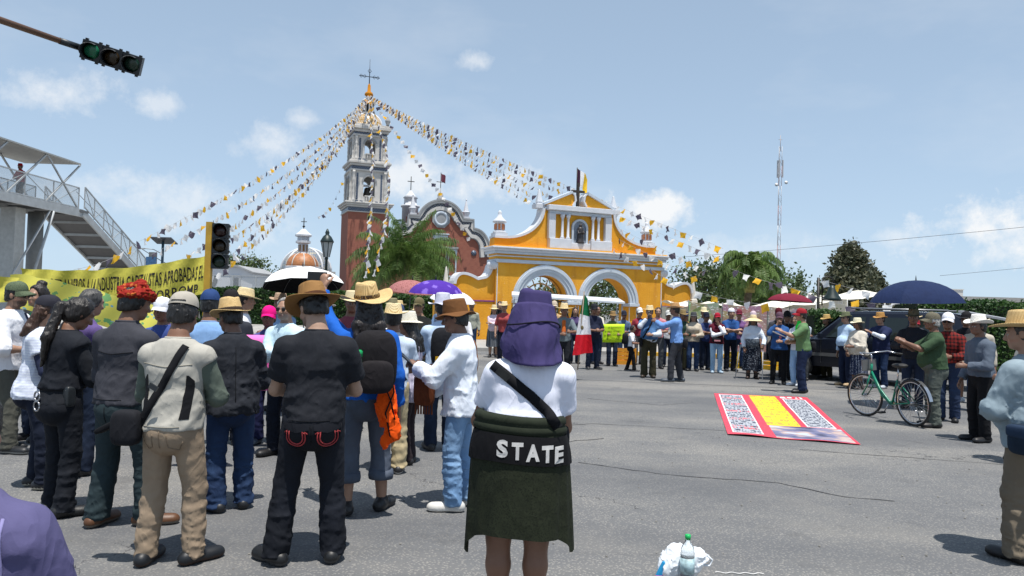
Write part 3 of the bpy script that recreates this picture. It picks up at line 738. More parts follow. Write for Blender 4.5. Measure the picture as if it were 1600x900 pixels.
        bm_.add(V, F, True); bm_.build('hat_band', band, h)
    return h
def seam(S, part, name, pts, m, side=-1, r=.0028):
    """raised seam drawn on a garment through (x,z) points"""
    s = S['s']; P = [Vector((p[0] * s, side, p[1] * s)) for p in pts]; Q = []
    for a, b in zip(P, P[1:]):
        for k in range(8):
            h = S['bvh'][part].ray_cast(a.lerp(b, k / 8), Vector((0, -side, 0)))
            if h[0] is not None: Q.append(h[0] + Vector((0, side * .0015, 0)))
    if len(Q) > 2: q = MB(); q.tube(Q, r, 5); q.build(name, m, S['root'])
def strap(S, pts, width, mat, name='strap', side=-1, over=('jacket', 'vest', 'shirt', 'skirt'), off=.006, parent=None, world=False):
    """ribbon following the clothes along (x,z) points; side -1 = over the back, +1 = over the front"""
    s = S['s']; P = [Vector((p[0] * s, 0, p[1] * s)) for p in pts]; Q = []
    for i in range(len(P) - 1):
        for k in range(10): Q.append(P[i].lerp(P[i + 1], k / 10))
    Q.append(P[-1]); rows = []
    for i, p in enumerate(Q):
        t = (Q[min(i + 1, len(Q) - 1)] - Q[max(i - 1, 0)]); w = Vector((t.z, 0, -t.x)).normalized() * (width / 2); r = []
        for k in (-1, 0, 1):
            o = p + w * k; best = None
            for nm, bv in S['bvh'].items():
                if nm in ('trousers', 'hair', 'shorts'): continue
                h = bv.ray_cast(Vector((o.x, side * 1.2, o.z)), Vector((0, -side, 0)))
                if h[0] is not None and (best is None or h[0].y * side > best): best = h[0].y * side
            r.append(Vector((o.x, side * (best if best is not None else -9), o.z)) if best is not None else None)
        ys = [q.y for q in r if q is not None]
        if not ys: continue
        y = (max(ys) if side > 0 else min(ys)) + side * off
        rows.append([Vector((q.x if q is not None else 0, 0, 0)) for q in r] and [Vector(((p + w * k).x, y, (p + w * k).z)) for k in (-1, 0, 1)])
    for _ in range(2):
        for i in range(1, len(rows) - 1):
            a = (rows[i - 1][1].y + rows[i + 1][1].y) / 2; c = rows[i][1].y; nw = max(c, (a + c) / 2) if side > 0 else min(c, (a + c) / 2)
            for q in rows[i]: q.y = nw
    mb = MB(); V = []; F = []
    for r in rows: V += r + [q + Vector((0, -side * .004, 0)) for q in r]
    for i in range(len(rows) - 1):
        a = i * 6; c = a + 6; F += [(a, a + 1, c + 1, c), (a + 1, a + 2, c + 2, c + 1), (a + 3, c + 3, c + 4, a + 4), (a + 4, c + 4, c + 5, a + 5), (a, c, c + 3, a + 3), (a + 2, a + 5, c + 5, c + 2)]
    mb.add([S['W'](q) for q in V] if world else V, F, True)
    return mb, rows
# ================================================================ SETTING
def asphalt():
    t = NT('asphalt'); c = t.coord(); w = t.n('ShaderNodeMapping'); w.inputs['Rotation'].default_value = (0, 0, R(8)); w.inputs['Scale'].default_value = (.10, .42, 1); t.l(c, w.inputs[0])
    big = t.noise(1.0, 4, .55, w.outputs[0]); mid = t.noise(.9, 5, .6, c); grit = t.noise(34, 3, .8, c); fine = t.noise(120, 2, .7, c)
    f = t.math('ADD', t.math('MULTIPLY', big, .75), t.math('MULTIPLY', mid, .25))
    base = t.ramp(f, [(.40, (.098, .101, .107)), (.50, (.125, .127, .130)), (.60, (.175, .171, .163))])
    rough_area = t.math('MULTIPLY', t.math('SUBTRACT', f, .42), 4.5, None, True)
    v = t.n('ShaderNodeTexVoronoi', feature='F1'); v.inputs['Scale'].default_value = 48; t.l(c, v.inputs['Vector'])
    st = t.math('LESS_THAN', v.outputs['Distance'], .34)
    base = t.mix(t.math('MULTIPLY', st, t.math('ADD', t.math('MULTIPLY', rough_area, .6), .22)), base, (.34, .32, .285))
    base = t.mix(t.math('MULTIPLY', t.math('GREATER_THAN', t.math('ADD', grit, t.math('MULTIPLY', fine, .5)), .93), .5), base, (.06, .06, .062))
    spots = t.noise(1.3, 5, .7, c); base = t.mix(t.math('MULTIPLY', t.math('SUBTRACT', spots, .58), 5.0, None, True), base, (.072, .073, .076))
    base = t.mix(t.math('MULTIPLY', t.math('MULTIPLY', t.math('SUBTRACT', t.noise(.55, 6, .68, c), .50), 4.0, None, True), .55), base, (.205, .196, .178))
    ve = t.n('ShaderNodeTexVoronoi', feature='DISTANCE_TO_EDGE'); ve.inputs['Scale'].default_value = .42; wv = t.n('ShaderNodeVectorMath', operation='ADD'); t.l(c, wv.inputs[0]); wo = t.n('ShaderNodeVectorMath', operation='SCALE'); wo.inputs['Scale'].default_value = .9; t.l(t.noise(1.4, 5, .65, c, 1), wo.inputs[0]); t.l(wo.outputs[0], wv.inputs[1]); t.l(wv.outputs[0], ve.inputs['Vector'])
    base = t.mix(t.math('MULTIPLY', t.math('LESS_THAN', ve.outputs['Distance'], .0020), t.math('GREATER_THAN', t.noise(.25, 2, .5, c), .54)), base, (.035, .035, .037))
    ty = t.noise(1.0, 3, .6, t.coord('Object', (.05, 1.6, 1), (0, 0, R(-4)))); base = t.mix(t.math('MULTIPLY', t.math('SUBTRACT', ty, .60), 3.0, None, True), base, (.07, .071, .074))
    t.set(Base_Color=base, Roughness=.88)
    t.bump(t.math('ADD', t.math('MULTIPLY', grit, .8), t.math('ADD', fine, t.math('MULTIPLY', v.outputs['Distance'], 1.2))), .5, .010); return t.m
M_ASPH = asphalt()
mb = MB(); mb.add([(-1500, -300, 0), (1500, -300, 0), (1500, 3000, 0), (-1500, 3000, 0)], [(0, 1, 2, 3)]); mb.build('road', M_ASPH, kind='structure')
def poly_strip(name, pts, w, m, z=.004, jag=.0, kind='structure'):
    mb = MB(); pts = [Vector((p[0], p[1], 0)) for p in pts]; Q = []
    for i in range(len(pts) - 1):
        n = max(2, int((pts[i + 1] - pts[i]).length / .12))
        for k in range(n): Q.append(pts[i].lerp(pts[i + 1], k / n) + Vector((random.uniform(-jag, jag), random.uniform(-jag, jag), 0)))
    Q.append(pts[-1]); V = []
    for i, p in enumerate(Q):
        t = (Q[min(i + 1, len(Q) - 1)] - Q[max(0, i - 1)]).normalized(); s = Vector((-t.y, t.x, 0)) * (w * random.uniform(.5, 1.2) / 2); V += [p + s + Vector((0, 0, z)), p - s + Vector((0, 0, z))]
    mb.add(V, [(2 * i, 2 * i + 1, 2 * i + 3, 2 * i + 2) for i in range(len(Q) - 1)]); return mb.build(name, m, kind=kind)
M_CRK = plain('crack', (.022, .022, .024), .95)
for pts in ([(.75, 7.9), (1.6, 7.4), (2.6, 7.2), (3.0, 6.7), (3.4, 6.6)], [(1.4, 13.6), (2.6, 12.9), (3.3, 13.4)], [(-.6, 9.2), (.4, 8.9), (1.2, 9.4)], [(-3.6, 4.1), (-3.0, 4.3), (-2.4, 4.1)], [(-.4, 9.7), (1.2, 10.6), (3.5, 10.2)], [(3.5, 9.0), (5.6, 8.4), (8.0, 8.3)]):
    poly_strip('road_crack', pts, .016, M_CRK, .004, .018)
poly_strip('road_seam', [(-30, 16.9), (0, 17.4), (9, 16.2), (26, 14.6)], .05, plain('seam', (.075, .076, .08), .9), .003)
gv = MB(); gr_ = random.Random(4)
for k in range(420):          # loose chippings
    x_, y_, r_ = gr_.uniform(-4.5, 5), 3.6 + 9 * gr_.random() ** 2, gr_.uniform(.004, .011); gv.lathe([(0, 0), (r_, r_ * .3), (r_ * .7, r_ * .8), (0, r_)], 5, (x_, y_, .001), 1, gr_.uniform(.6, 1), False)
gv.build('gravel', plain('chipping', (.22, .21, .19), .9, var=.5, vs=9), label='loose stone chippings scattered on the road', kind='stuff')
# pavement and kerb in front of the church yard
M_CONC = plain('concrete', (.34, .33, .31), .9, var=.2, vs=2.0, bump=.3, bs=80)
M_YKERB = plain('kerb_yellow', (.62, .36, .03), .8, var=.25, vs=5)
mb = MB(); mb.b2(-60, 30, 27.35, 70, -.2, .135); mb.build('pavement', M_CONC, kind='structure')
k0 = tag(empty('kerb', (0, 0, 0)), kind='structure')
for i in range(44):
    xx = -50 + i * 1.8; m_ = MB(); m_.b2(xx, xx + 1.78, 27.15, 27.345, -.1, .14); m_.build('kerb_block', M_YKERB if 3.5 < xx < 14 else M_CONC, k0, bevel=.02)

# ---------------------------------------------------------------- church yard gate
def ochre():
    t = NT('ochre_stucco'); c = t.coord(); st = t.noise(1.0, 5, .65, t.coord('Object', (3.2, 3.2, .35))); pt = t.noise(.8, 5, .6, c)
    base = t.ramp(pt, [(.3, (.66, .285, .012)), (.5, (.73, .335, .018)), (.7, (.76, .38, .040))]); base = t.mix(t.math('MULTIPLY', t.math('SUBTRACT', st, .52), 2.6, None, True), base, (.46, .17, .02)); base = t.mix(t.math('MULTIPLY', t.math('GREATER_THAN', t.noise(5, 4, .7, c), .66), .35), base, (.74, .50, .26))
    t.set(Base_Color=base, Roughness=.88); t.bump(t.noise(14, 5, .65, c), .4, .03); return t.m
TH = R(22); M_OCHRE = ochre(); M_WHITE = plain('white_paint', (.60, .62, .66), .75, var=.08, vs=3, bump=.2, bs=40)
M_PALE = plain('pale_paint', (.50, .56, .63), .75, var=.08, vs=3); M_WOOD = plain('dark_wood', (.03, .022, .018), .7); M_IRON = plain('iron', (.022, .02, .018), .5, .3)
M_GOLD = plain('old_gold', (.42, .22, .04), .5, .3); M_TERRA = plain('terracotta', (.55, .20, .08), .8)
gate = tag(empty('church_gate', (3.10, 36, .13), TH), 'ochre church gate with two white arches, niche and broken pediment', 'gate')
def profile_offset(pts, d):
    out = []
    for i, p in enumerate(pts):
        a = Vector(pts[max(0, i - 1)]); b = Vector(pts[min(len(pts) - 1, i + 1)]); t = (b - a).normalized(); out.append((p[0] - t.y * d, p[1] + t.x * d))
    return out
L0, R0, SPR = -4.35, 4.5, 1.85; AC = (-1.88, 1.46); AR = 1.19
o_ = [(L0, 0)]
for c in AC: o_ += [(c - AR, 0)] + arc(c, SPR, AR, 180, 0, 20) + [(c + AR, 0)]
o_ += [(R0, 0), (R0, 4.05), (L0, 4.05)]
mb = MB(); mb.prism(o_, -.5, .5); mb.build('wall', M_OCHRE, gate)
for c in AC:
    a = MB()
    for r0, r1, d in ((AR - .02, AR + .13, .10), (AR + .13, AR + .27, .14), (AR + .27, AR + .40, .18), (AR + .40, AR + .46, .10)): a.band(arc(c, SPR, r0, 180, 0, 28), arc(c, SPR, r1, 180, 0, 28), -.5 - d, -.45)
    a.build('archivolt', M_PALE, gate)
    for g in (-1, 1):
        m_ = MB(); x = c + g * (AR + .2); m_.b2(x - .28, x + .28, -.68, .02, SPR - .16, SPR - .005); m_.build('impost', M_PALE, gate, bevel=.02)
        m_ = MB(); m_.b2(x - .22, x - .19, -.53, -.5, 0, SPR - .2); m_.b2(x + .19, x + .22, -.53, -.5, 0, SPR - .2); m_.build('pier_line', M_WHITE, gate)
        m_ = MB(); m_.b2(x - .27, x + .27, -.62, .02, 0, .30); m_.build('plinth', M_OCHRE, gate, bevel=.02)
for (z0, z1, pr, ov, m) in ((3.52, 3.68, .10, .06, M_PALE), (3.80, 3.86, .04, .02, M_WHITE), (3.93, 4.05, .14, .14, M_PALE), (4.05, 4.16, .22, .20, M_WHITE), (4.16, 4.24, .32, .30, M_WHITE), (4.24, 4.30, .20, .16, M_OCHRE)):
    m_ = MB(); m_.b2(L0 - ov, R0 + ov, -.5 - pr, .5 + pr, z0, z1); m_.build('cornice', m, gate, bevel=.02)
for x in (L0 + .06, R0 - .06):
    m_ = MB(); m_.b2(x - .02, x + .02, -.53, -.5, 0, 3.5); m_.build('corner_line', M_WHITE, gate)
# attic with swept shoulders
CX = -.1
def sweep(g): return [(CX + g * 1.85, 6.18)] + [(CX + g * (1.85 + 1.95 * (1 - math.cos(R(q)))), 6.18 - 1.50 * math.sin(R(q))) for q in range(6, 91, 6)] + [(CX + g * 4.3, 4.68)]
lf = sweep(-1)[::-1]; rt = sweep(1)
mb = MB(); mb.prism([(CX - 4.3, 4.30)] + [(CX + 4.3, 4.30)] + rt[::-1] + lf[::-1], -.3, .3); mb.build('attic_wall', M_OCHRE, gate)
for q in (lf, rt):
    m_ = MB(); m_.band(profile_offset(q, -.03), profile_offset(q, .08), -.38, .38); m_.build('coping', M_WHITE, gate)
for (x0, x1, z0, z1, d, m) in ((-1.75, -.62, 4.31, 4.78, .32, M_WHITE), (.42, 1.55, 4.31, 4.78, .32, M_WHITE), (-.62, .42, 4.31, 4.62, .24, M_WHITE), (-1.85, 1.65, 6.10, 6.34, .34, M_WHITE), (-1.75, 1.55, 5.95, 6.10, .20, M_PALE)):
    m_ = MB(); m_.b2(x0, x1, -.3 - d, -.28, z0, z1); m_.build('moulding', m, gate, bevel=.02)
for x in (-1.60, 1.40):
    m_ = MB(); m_.b2(x - .17, x + .17, -.52, -.29, 4.78, 5.95); m_.build('pilaster', M_WHITE, gate, bevel=.015)
for x in (-1.06, -.76, .56, .86):
    m_ = MB(); m_.lathe([(.10, 4.78), (.10, 4.86), (.065, 4.90), (.055, 5.72), (.08, 5.78), (.11, 5.84), (.11, 5.95)], 12, (x, -.47, 0)); m_.build('column', M_WHITE, gate)
m_ = MB(); ni = arc(-.1, 5.35, .33, 180, 0, 14); m_.band([(-.43, 4.62)] + ni + [(.23, 4.62)], [(-.52, 4.62)] + arc(-.1, 5.35, .43, 180, 0, 14) + [(.33, 4.62)], -.42, -.29); m_.build('niche_frame', M_PALE, gate)
m_ = MB(); m_.prism([(-.43, 4.62), (.23, 4.62)] + arc(-.1, 5.35, .33, 0, 180, 14), -.303, -.299); m_.build('niche_back', plain('niche', (.32, .36, .42), .9), gate)
for g in (-1, 1):
    pts = [(CX + g * 1.85, 6.34), (CX + g * .42, 6.98), (CX + g * .30, 6.88), (CX + g * .26, 6.66), (CX + g * .38, 6.46), (CX + g * .42, 6.34)]
    m_ = MB(); m_.prism(pts if g < 0 else pts[::-1], -.28, .28); m_.build('pediment_half', M_OCHRE, gate)
    q = [(CX + g * 1.9, 6.36), (CX + g * .42, 7.03)]; m_ = MB(); m_.band([(p[0], p[1] - .04) for p in q], [(p[0], p[1] + .08) for p in q], -.40, .40); m_.build('pediment_coping', M_PALE, gate)
    cv = [(CX + g * .42, 7.03), (CX + g * .30, 6.90), (CX + g * .26, 6.66), (CX + g * .40, 6.42)]; m_ = MB(); m_.band(cv, [(p[0] - g * .08, p[1]) for p in cv], -.36, .36); m_.build('pediment_scroll', M_WHITE, gate)
    x = CX + g * 2.0; m_ = MB(); m_.b2(x - .24, x + .24, -.26, .26, 6.19, 6.38); m_.lathe([(.20, 6.38), (.16, 6.44), (.19, 6.5), (.05, 7.05), (.0, 7.12)], 4, (x, 0, 0), smooth=False, a0=R(45)); m_.build('pinnacle', M_WHITE, gate)
    x = CX + g * 3.95; m_ = MB(); m_.b2(x - .30, x + .30, -.30, .30, 4.69, 4.90); m_.lathe([(.30, 4.9), (.30, 4.98), (.22, 5.0), (.22, 5.35), (.33, 5.40), (.30, 5.48), (.12, 5.66), (.08, 5.82), (.09, 5.88), (.03, 5.95)], 16, (x, 0, 0)); m_.build('lantern_finial', M_WHITE, gate)
    for k in range(8):
        a = R(45 * k + 22); t_ = MB(); t_.box((x + .225 * math.cos(a), .225 * math.sin(a), 5.18), (.05, .10, .26), a); t_.build('finial_tile', M_TERRA, gate)
# wings with wavy tops
def wing(g, x0, ln):
    pr = [(x0, 3.46)] + [(x0 + g * (.10 + .45 * (1 - math.cos(R(q))) / 1), 3.46 - .70 * math.sin(R(q))) for q in range(10, 91, 16)]
    e = pr[-1][0]; pr += [(e + g * .25, 2.70)] + [(e + g * (.25 + .7 * k / 8), 2.70 + .22 * math.sin(math.pi / 2 * k / 8)) for k in range(1, 9)]
    e = pr[-1][0]; pr += [(e + g * .35 * math.sin(R(q)), 2.92 - .45 * (1 - math.cos(R(q)))) for q in range(15, 91, 15)]
    end = pr[-1][0]; m_ = MB(); body = [(x0, 0), (x0, 3.46)] + pr[1:] + [(end, 0)]; m_.prism(body[::-1] if g > 0 else body, -.3, .3); m_.build('wing_wall', M_OCHRE, gate)
    m_ = MB(); pr2 = pr if g > 0 else pr[::-1]; m_.band(profile_offset(pr2, -.02), profile_offset(pr2, .10), -.40, .40); m_.build('wing_coping', M_WHITE, gate)
    m_ = MB(); m_.b2(min(x0, end), max(x0, end) , -.40, -.28, 0, 1.72); m_.build('wing_base', M_OCHRE, gate, bevel=.02)
    m_ = MB(); m_.lathe([(.16, 3.2), (.26, 3.32), (.26, 3.48), (.14, 3.56)], 18, (x0 + g * .12, -.36, 0)); m_.build('scroll', M_WHITE, gate)
    return end
wl_ = wing(-1, L0, 2); wr_ = wing(1, R0, 2)
for g, e in ((-1, wl_), (1, wr_)):
    x = e + g * .35; m_ = MB(); m_.b2(x - .45, x + .45, -.45, .45, 0, 1.75); m_.build('end_pier', M_OCHRE, gate, bevel=.02)
    m_ = MB(); m_.b2(x - .32, x + .32, -.32, .32, 1.75, 1.98); m_.lathe([(.24, 1.98), (.24, 2.12), (.19, 2.18), (.05, 3.15), (.0, 3.28)], 4, (x, 0, 0), smooth=False, a0=R(45)); m_.build('obelisk', plain('pale_stone', (.62, .58, .52), .85, var=.15), gate)
for e in ((wl_, L0), (R0, wr_)):
    m_ = MB(); m_.b2(e[0], e[1], -.43, -.28, 1.722, 1.78); m_.build('base_trim', plain('violet_trim', (.22, .05, .20), .8), gate)
# things on the gate
def local(root_loc, th, p): return (root_loc[0] + p[0] * math.cos(th) - p[1] * math.sin(th), root_loc[1] + p[0] * math.sin(th) + p[1] * math.cos(th), root_loc[2] + p[2])
GL = lambda p: local((3.10, 36, .13), TH, p)
m_ = MB(); m_.b2(-.055, .055, -.05, .05, 0, 1.22); m_.b2(-.34, .34, -.052, .052, .74, .85); m_.build('cross', M_WOOD, None, GL((CX, -.1, 6.35)), TH, label='dark wooden cross in the gap of the ochre pediment', cat='cross')
st = tag(empty('statue', GL((-.1, -.46, 4.62)), TH), 'small dark statue standing in the white gate niche', 'statue')
m_ = MB(); m_.lathe([(.20, 0), (.21, .04), (.17, .10), (.16, .3), (.14, .5), (.16, .66), (.12, .76), (.05, .80)], 18, (0, 0, 0), 1, .8); m_.build('robe', plain('dark_bronze', (.035, .032, .035), .5, .2), st)
m_ = MB(); m_.lathe([(.0, .74), (.05, .76), (.075, .83), (.07, .89), (.03, .94), (.0, .95)], 14, (0, -.02, 0)); m_.build('head', MATS['dark_bronze'], st)
m_ = MB(); m_.tube([(-.14, -.02, .62), (-.16, -.10, .46), (-.02, -.16, .50)], .04, 8); m_.tube([(.14, -.02, .62), (.15, -.10, .46), (.03, -.16, .52)], .04, 8); m_.build('arms', MATS['dark_bronze'], st)
# church flag on the gate
fl = tag(empty('church_flag', GL((CX + .05, .15, 6.9)), TH), 'violet, white and yellow flag on the pole above the gate', 'flag')
m_ = MB(); m_.tube([(0, 0, -.5), (0, 0, 1.45)], .022, 8); m_.build('pole', M_IRON, fl)
def flag_mesh(w, h, nx=14, nz=8, amp=.06, hang=.25):
    V = []; F = []
    for i in range(nx + 1):
        for j in range(nz + 1):
            u, t = i / nx, j / nz; V.append((w * u * (1 - .12 * t), amp * math.sin(u * 8 + t * 2) * u, -h * t - hang * u * u - .05 * math.sin(u * 5)))
    for i in range(nx):
        for j in range(nz): a = i * (nz + 1) + j; F.append((a, a + nz + 1, a + nz + 2, a + 1))
    return V, F
for nm, rng_, mt in (('violet_field', (0, 3), cloth('#3a1c34')), ('white_field', (3, 6), cloth('#e9e9ea')), ('yellow_field', (6, 10), cloth('#f0c030'))):
    V, F = flag_mesh(.62, .80, 10, 10, .10, .55); F = [f for f in F if rng_[0] <= f[0] // 11 < rng_[1]]
    m_ = MB(); m_.add([(p[0], p[1], p[2] + 1.42) for p in V], F, True); m_.build(nm, mt, fl)
# iron grilles in the arches
for c, cn in zip(AC, ('left', 'right')):
    if cn == 'right': continue
    g_ = tag(empty('iron_grille', GL((c, .1, 0)), TH), 'old iron grille with fan of bars filling the gate arch', 'grille')
    for k in range(9):
        a = R(180 - 180 * k / 8); m_ = MB(); m_.bar((.45 * math.cos(a), 0, SPR + .45 * math.sin(a)), (1.17 * math.cos(a), 0, SPR + 1.17 * math.sin(a)), .035); m_.build('fan_bar', M_GOLD, g_)
    for r in (.45, .8, 1.15):
        m_ = MB(); m_.band(arc(0, SPR, r - .03, 180, 0, 20), arc(0, SPR, r + .03, 180, 0, 20), -.02, .02); m_.build('fan_ring', M_GOLD, g_)
    m_ = MB(); m_.b2(-1.17, 1.17, -.03, .03, SPR - .06, SPR); m_.build('transom', M_IRON, g_)

# ---------------------------------------------------------------- church: tower, facade, domes
def brick_mat():
    t = NT('red_brick'); c = t.coord(); s = t.n('ShaderNodeSeparateXYZ'); t.l(c, s.inputs[0]); v = t.n('ShaderNodeCombineXYZ'); t.l(t.math('ADD', s.outputs[0], s.outputs[1]), v.inputs[0]); t.l(s.outputs[2], v.inputs[1])
    b = t.n('ShaderNodeTexBrick'); b.inputs['Scale'].default_value = 2.4; b.inputs['Color1'].default_value = (.235, .062, .036, 1); b.inputs['Color2'].default_value = (.30, .085, .05, 1); b.inputs['Mortar'].default_value = (.30, .15, .11, 1); b.inputs['Mortar Size'].default_value = .035; t.l(v.outputs[0], b.inputs[0])
    d = t.n('ShaderNodeTexChecker'); d.inputs['Scale'].default_value = 2.2; t.l(v.outputs[0], d.inputs[0])
    base = t.mix(t.math('MULTIPLY', t.noise(.9, 4, .6, c), .5), b.outputs['Color'], (.20, .06, .04)); base = t.mix(t.math('MULTIPLY', d.outputs['Fac'], .12), base, (.42, .17, .10))
    t.set(Base_Color=base, Roughness=.85); return t.m
def tile_mat(a='#2c3c58', b='#c9c6b8', sc=9.0):
    k = ('tile', a, b, sc)
    if k in MATS: return MATS[k]
    t = NT('glazed_tile'); c = t.coord(); ch = t.n('ShaderNodeTexChecker'); ch.inputs['Scale'].default_value = sc; ch.inputs['Color1'].default_value = (*lin(a), 1); ch.inputs['Color2'].default_value = (*lin(b), 1); t.l(c, ch.inputs[0])
    t.set(Base_Color=t.mix(t.noise(3, 3, .5, c), ch.outputs['Color'], lin(a)), Roughness=.35); MATS[k] = t.m; return t.m
M_BRICK = brick_mat(); M_STONE = plain('tower_lime', (.55, .53, .50), .85, var=.18, vs=1.2, bump=.3, bs=12, bd=.05); M_BLUE = tile_mat('#2c3a52', '#8b94a0', 7); M_GREY = plain('grey_stone', (.30, .31, .32), .85, var=.2, vs=1.5); M_DARK = plain('dark_void', (.012, .012, .014), .9)
CH = (-16.09, 82, 0); tower = tag(empty('bell_tower', local(CH, TH, (.15, 2.25, 0)), TH), 'tall brick bell tower with white tiled belfries and iron cross', 'tower')
m_ = MB(); m_.b2(-2.25, 2.25, -2.25, 2.25, 0, 11.6); m_.build('brick_shaft', M_BRICK, tower)
m_ = MB(); m_.b2(-.06, .06, -2.27, -2.2, 10.0, 11.2); m_.build('slit', M_DARK, tower)
def slab(z0, z1, h, m, nm='cornice'): q = MB(); q.b2(-h, h, -h, h, z0, z1); return q.build(nm, m, tower, bevel=.04)
slab(11.6, 11.72, 2.36, M_STONE); slab(11.72, 12.15, 2.28, M_BLUE, 'tile_frieze'); slab(12.15, 12.35, 2.42, M_STONE); slab(12.35, 12.55, 2.58, M_STONE); slab(12.55, 12.72, 2.70, M_STONE)
def belfry(z0, z1, h, ar, sill, spring):
    for k in range(4):
        M3 = Matrix.Rotation(k * math.pi / 2, 3, 'Z')
        def sd_(mbx, nm, m, bevel=0.0):
            mbx.v = [tuple(M3 @ Vector(p)) for p in mbx.v]; return mbx.build(nm, m, tower, bevel=bevel)
        th_ = .45; out = [(-h + th_, sill), (-ar, sill)] + arc(0, spring, ar, 180, 0, 14) + [(ar, sill), (h - th_, sill), (h - th_, z1), (-h + th_, z1)]
        q = MB(); q.prism(out, -h, -h + th_); sd_(q, 'belfry_wall', M_STONE)
        q = MB(); q.b2(-h + th_, h - th_, -h, -h + th_, z0, sill); sd_(q, 'sill_wall', M_STONE)
        q = MB(); q.b2(-h, -h + th_, -h, -h + th_, z0, z1); sd_(q, 'corner_pier', M_STONE)
        q = MB(); q.band(arc(0, spring, ar + .03, 180, 0, 14), arc(0, spring, ar + .20, 180, 0, 14), -h - .08, -h + .02); sd_(q, 'arch_moulding', M_GREY)
        for x in (-h + .62, h - .62):
            q = MB(); q.b2(x - .10, x + .10, -h - .03, -h + .01, z0 + .3, z1 - .25); sd_(q, 'tile_strip', M_BLUE)
        for x in (-h + .22, h - .22):
            q = MB(); n_ = 13; q.lathe([(.16, z0 + .05), (.16, z0 + .25)] + [(.12 + .025 * math.sin(i * 2.1), z0 + .3 + (z1 - z0 - .6) * i / n_) for i in range(n_ + 1)] + [(.17, z1 - .2), (.17, z1)], 10, (x, -h - .08, 0)); sd_(q, 'twisted_column', M_STONE)
        for x in (-.28, 0, .28):
            q = MB(); q.lathe([(.07, sill - .5), (.05, sill - .4), (.09, sill - .25), (.05, sill - .08), (.07, sill)], 8, (x, -h - .12, 0)); sd_(q, 'baluster', M_STONE)
        q = MB(); q.b2(-.5, .5, -h - .2, -h + .01, sill, sill + .10); sd_(q, 'balcony_rail', M_STONE)
        for x in (-h + .62, h - .62, -h + 1.1, h - 1.1):
            q = MB(); q.b2(x - .16, x + .16, -h - .035, -h + .01, z0 + .06, z0 + .20); sd_(q, 'tile_panel', M_BLUE)
belfry(12.72, 16.2, 1.95, .64, 13.4, 15.0)
slab(16.2, 16.4, 2.1, M_STONE); slab(16.4, 16.75, 2.0, M_BLUE, 'tile_frieze'); slab(16.75, 17.0, 2.18, M_STONE); slab(17.0, 17.25, 2.34, M_STONE); slab(17.25, 17.4, 2.2, M_STONE)
belfry(17.4, 20.1, 1.75, .60, 18.1, 19.2)
slab(20.1, 20.3, 1.9, M_STONE); slab(20.3, 20.55, 1.82, M_BLUE, 'tile_frieze'); slab(20.55, 20.85, 2.0, M_STONE); slab(20.85, 21.2, 2.22, M_STONE); slab(21.2, 21.45, 2.05, M_STONE)
q = MB(); q.lathe([(.30, .0), (.34, .05), (.55, .1), (.58, .2), (.40, .5), (.33, .95), (.2, 1.1), (0, 1.12)], 18); q.v = [(p[0], p[1] - .9, 13.45 + p[2]) for p in q.v]; q.build('bell', plain('bell_bronze', (.06, .05, .04), .4, .7), tower)
q = MB(); q.b2(-.9, .9, -1.05, -.75, 14.65, 14.85); q.build('bell_yoke', M_WHITE, tower)
q = MB(); q.lathe([(1.55, 21.45), (1.55, 21.7)] + [(1.5 * math.cos(R(a)), 21.7 + 1.35 * math.sin(R(a))) for a in range(0, 75, 8)], 24); q.build('dome', tile_mat('#b08a4a', '#d8d4c8', 5), tower)
for k in range(8):
    a = R(45 * k + 22.5); q = MB(); q.tube([(1.53 * math.cos(R(e)) * math.cos(a), 1.53 * math.cos(R(e)) * math.sin(a), 21.7 + 1.38 * math.sin(R(e))) for e in range(0, 75, 8)], .12, 6); q.build('dome_rib', M_WHITE, tower)
for sx in (-1, 1):
    for sy in (-1, 1):
        q = MB(); q.lathe([(.22, 21.45), (.16, 21.6), (.30, 21.95), (.30, 22.1), (.12, 22.3), (.10, 22.42), (.02, 22.7)], 10, (sx * 1.85, sy * 1.85, 0)); q.build('urn', M_GREY, tower)
q = MB(); q.lathe([(.75, 22.95), (.75, 23.1), (.58, 23.12), (.58, 24.3), (.8, 24.35), (.8, 24.5), (.55, 24.7), (.3, 25.0), (.12, 25.15), (.15, 25.4), (.05, 25.6)], 8, smooth=False); q.build('lantern', M_STONE, tower)
for k in range(8):
    a = R(45 * k + 22.5); q = MB(); q.box((.55 * math.cos(a), .55 * math.sin(a), 23.7), (.06, .20, .9), a); q.build('lantern_window', M_DARK, tower)
q = MB(); q.tube([(0, 0, 25.5), (0, 0, 29.3)], [.07, .03], 8); q.tube([(-1.15, 0, 27.3), (1.15, 0, 27.3)], .05, 6)
for g in (-1, 1):
    for x in (.35, .75): q.tube([(g * x, 0, 27.3 + .0), (g * (x + .2), 0, 27.5), (g * (x + .38), 0, 27.3), (g * (x + .2), 0, 27.1), (g * x, 0, 27.3)], .03, 5)
    q.tube([(0, 0, 28.2), (g * .2, 0, 27.95), (0, 0, 27.7)], .03, 5)
q.build('iron_cross', plain('blue_iron', (.06, .08, .11), .5, .4), tower)
q = MB(); q.lathe([(.25, 25.0), (.5, 25.2), (.42, 25.45), (.2, 25.6), (.16, 26.3), (.0, 26.6)], 10); q.build('bunting_knot', cloth('#b8781c'), tower)
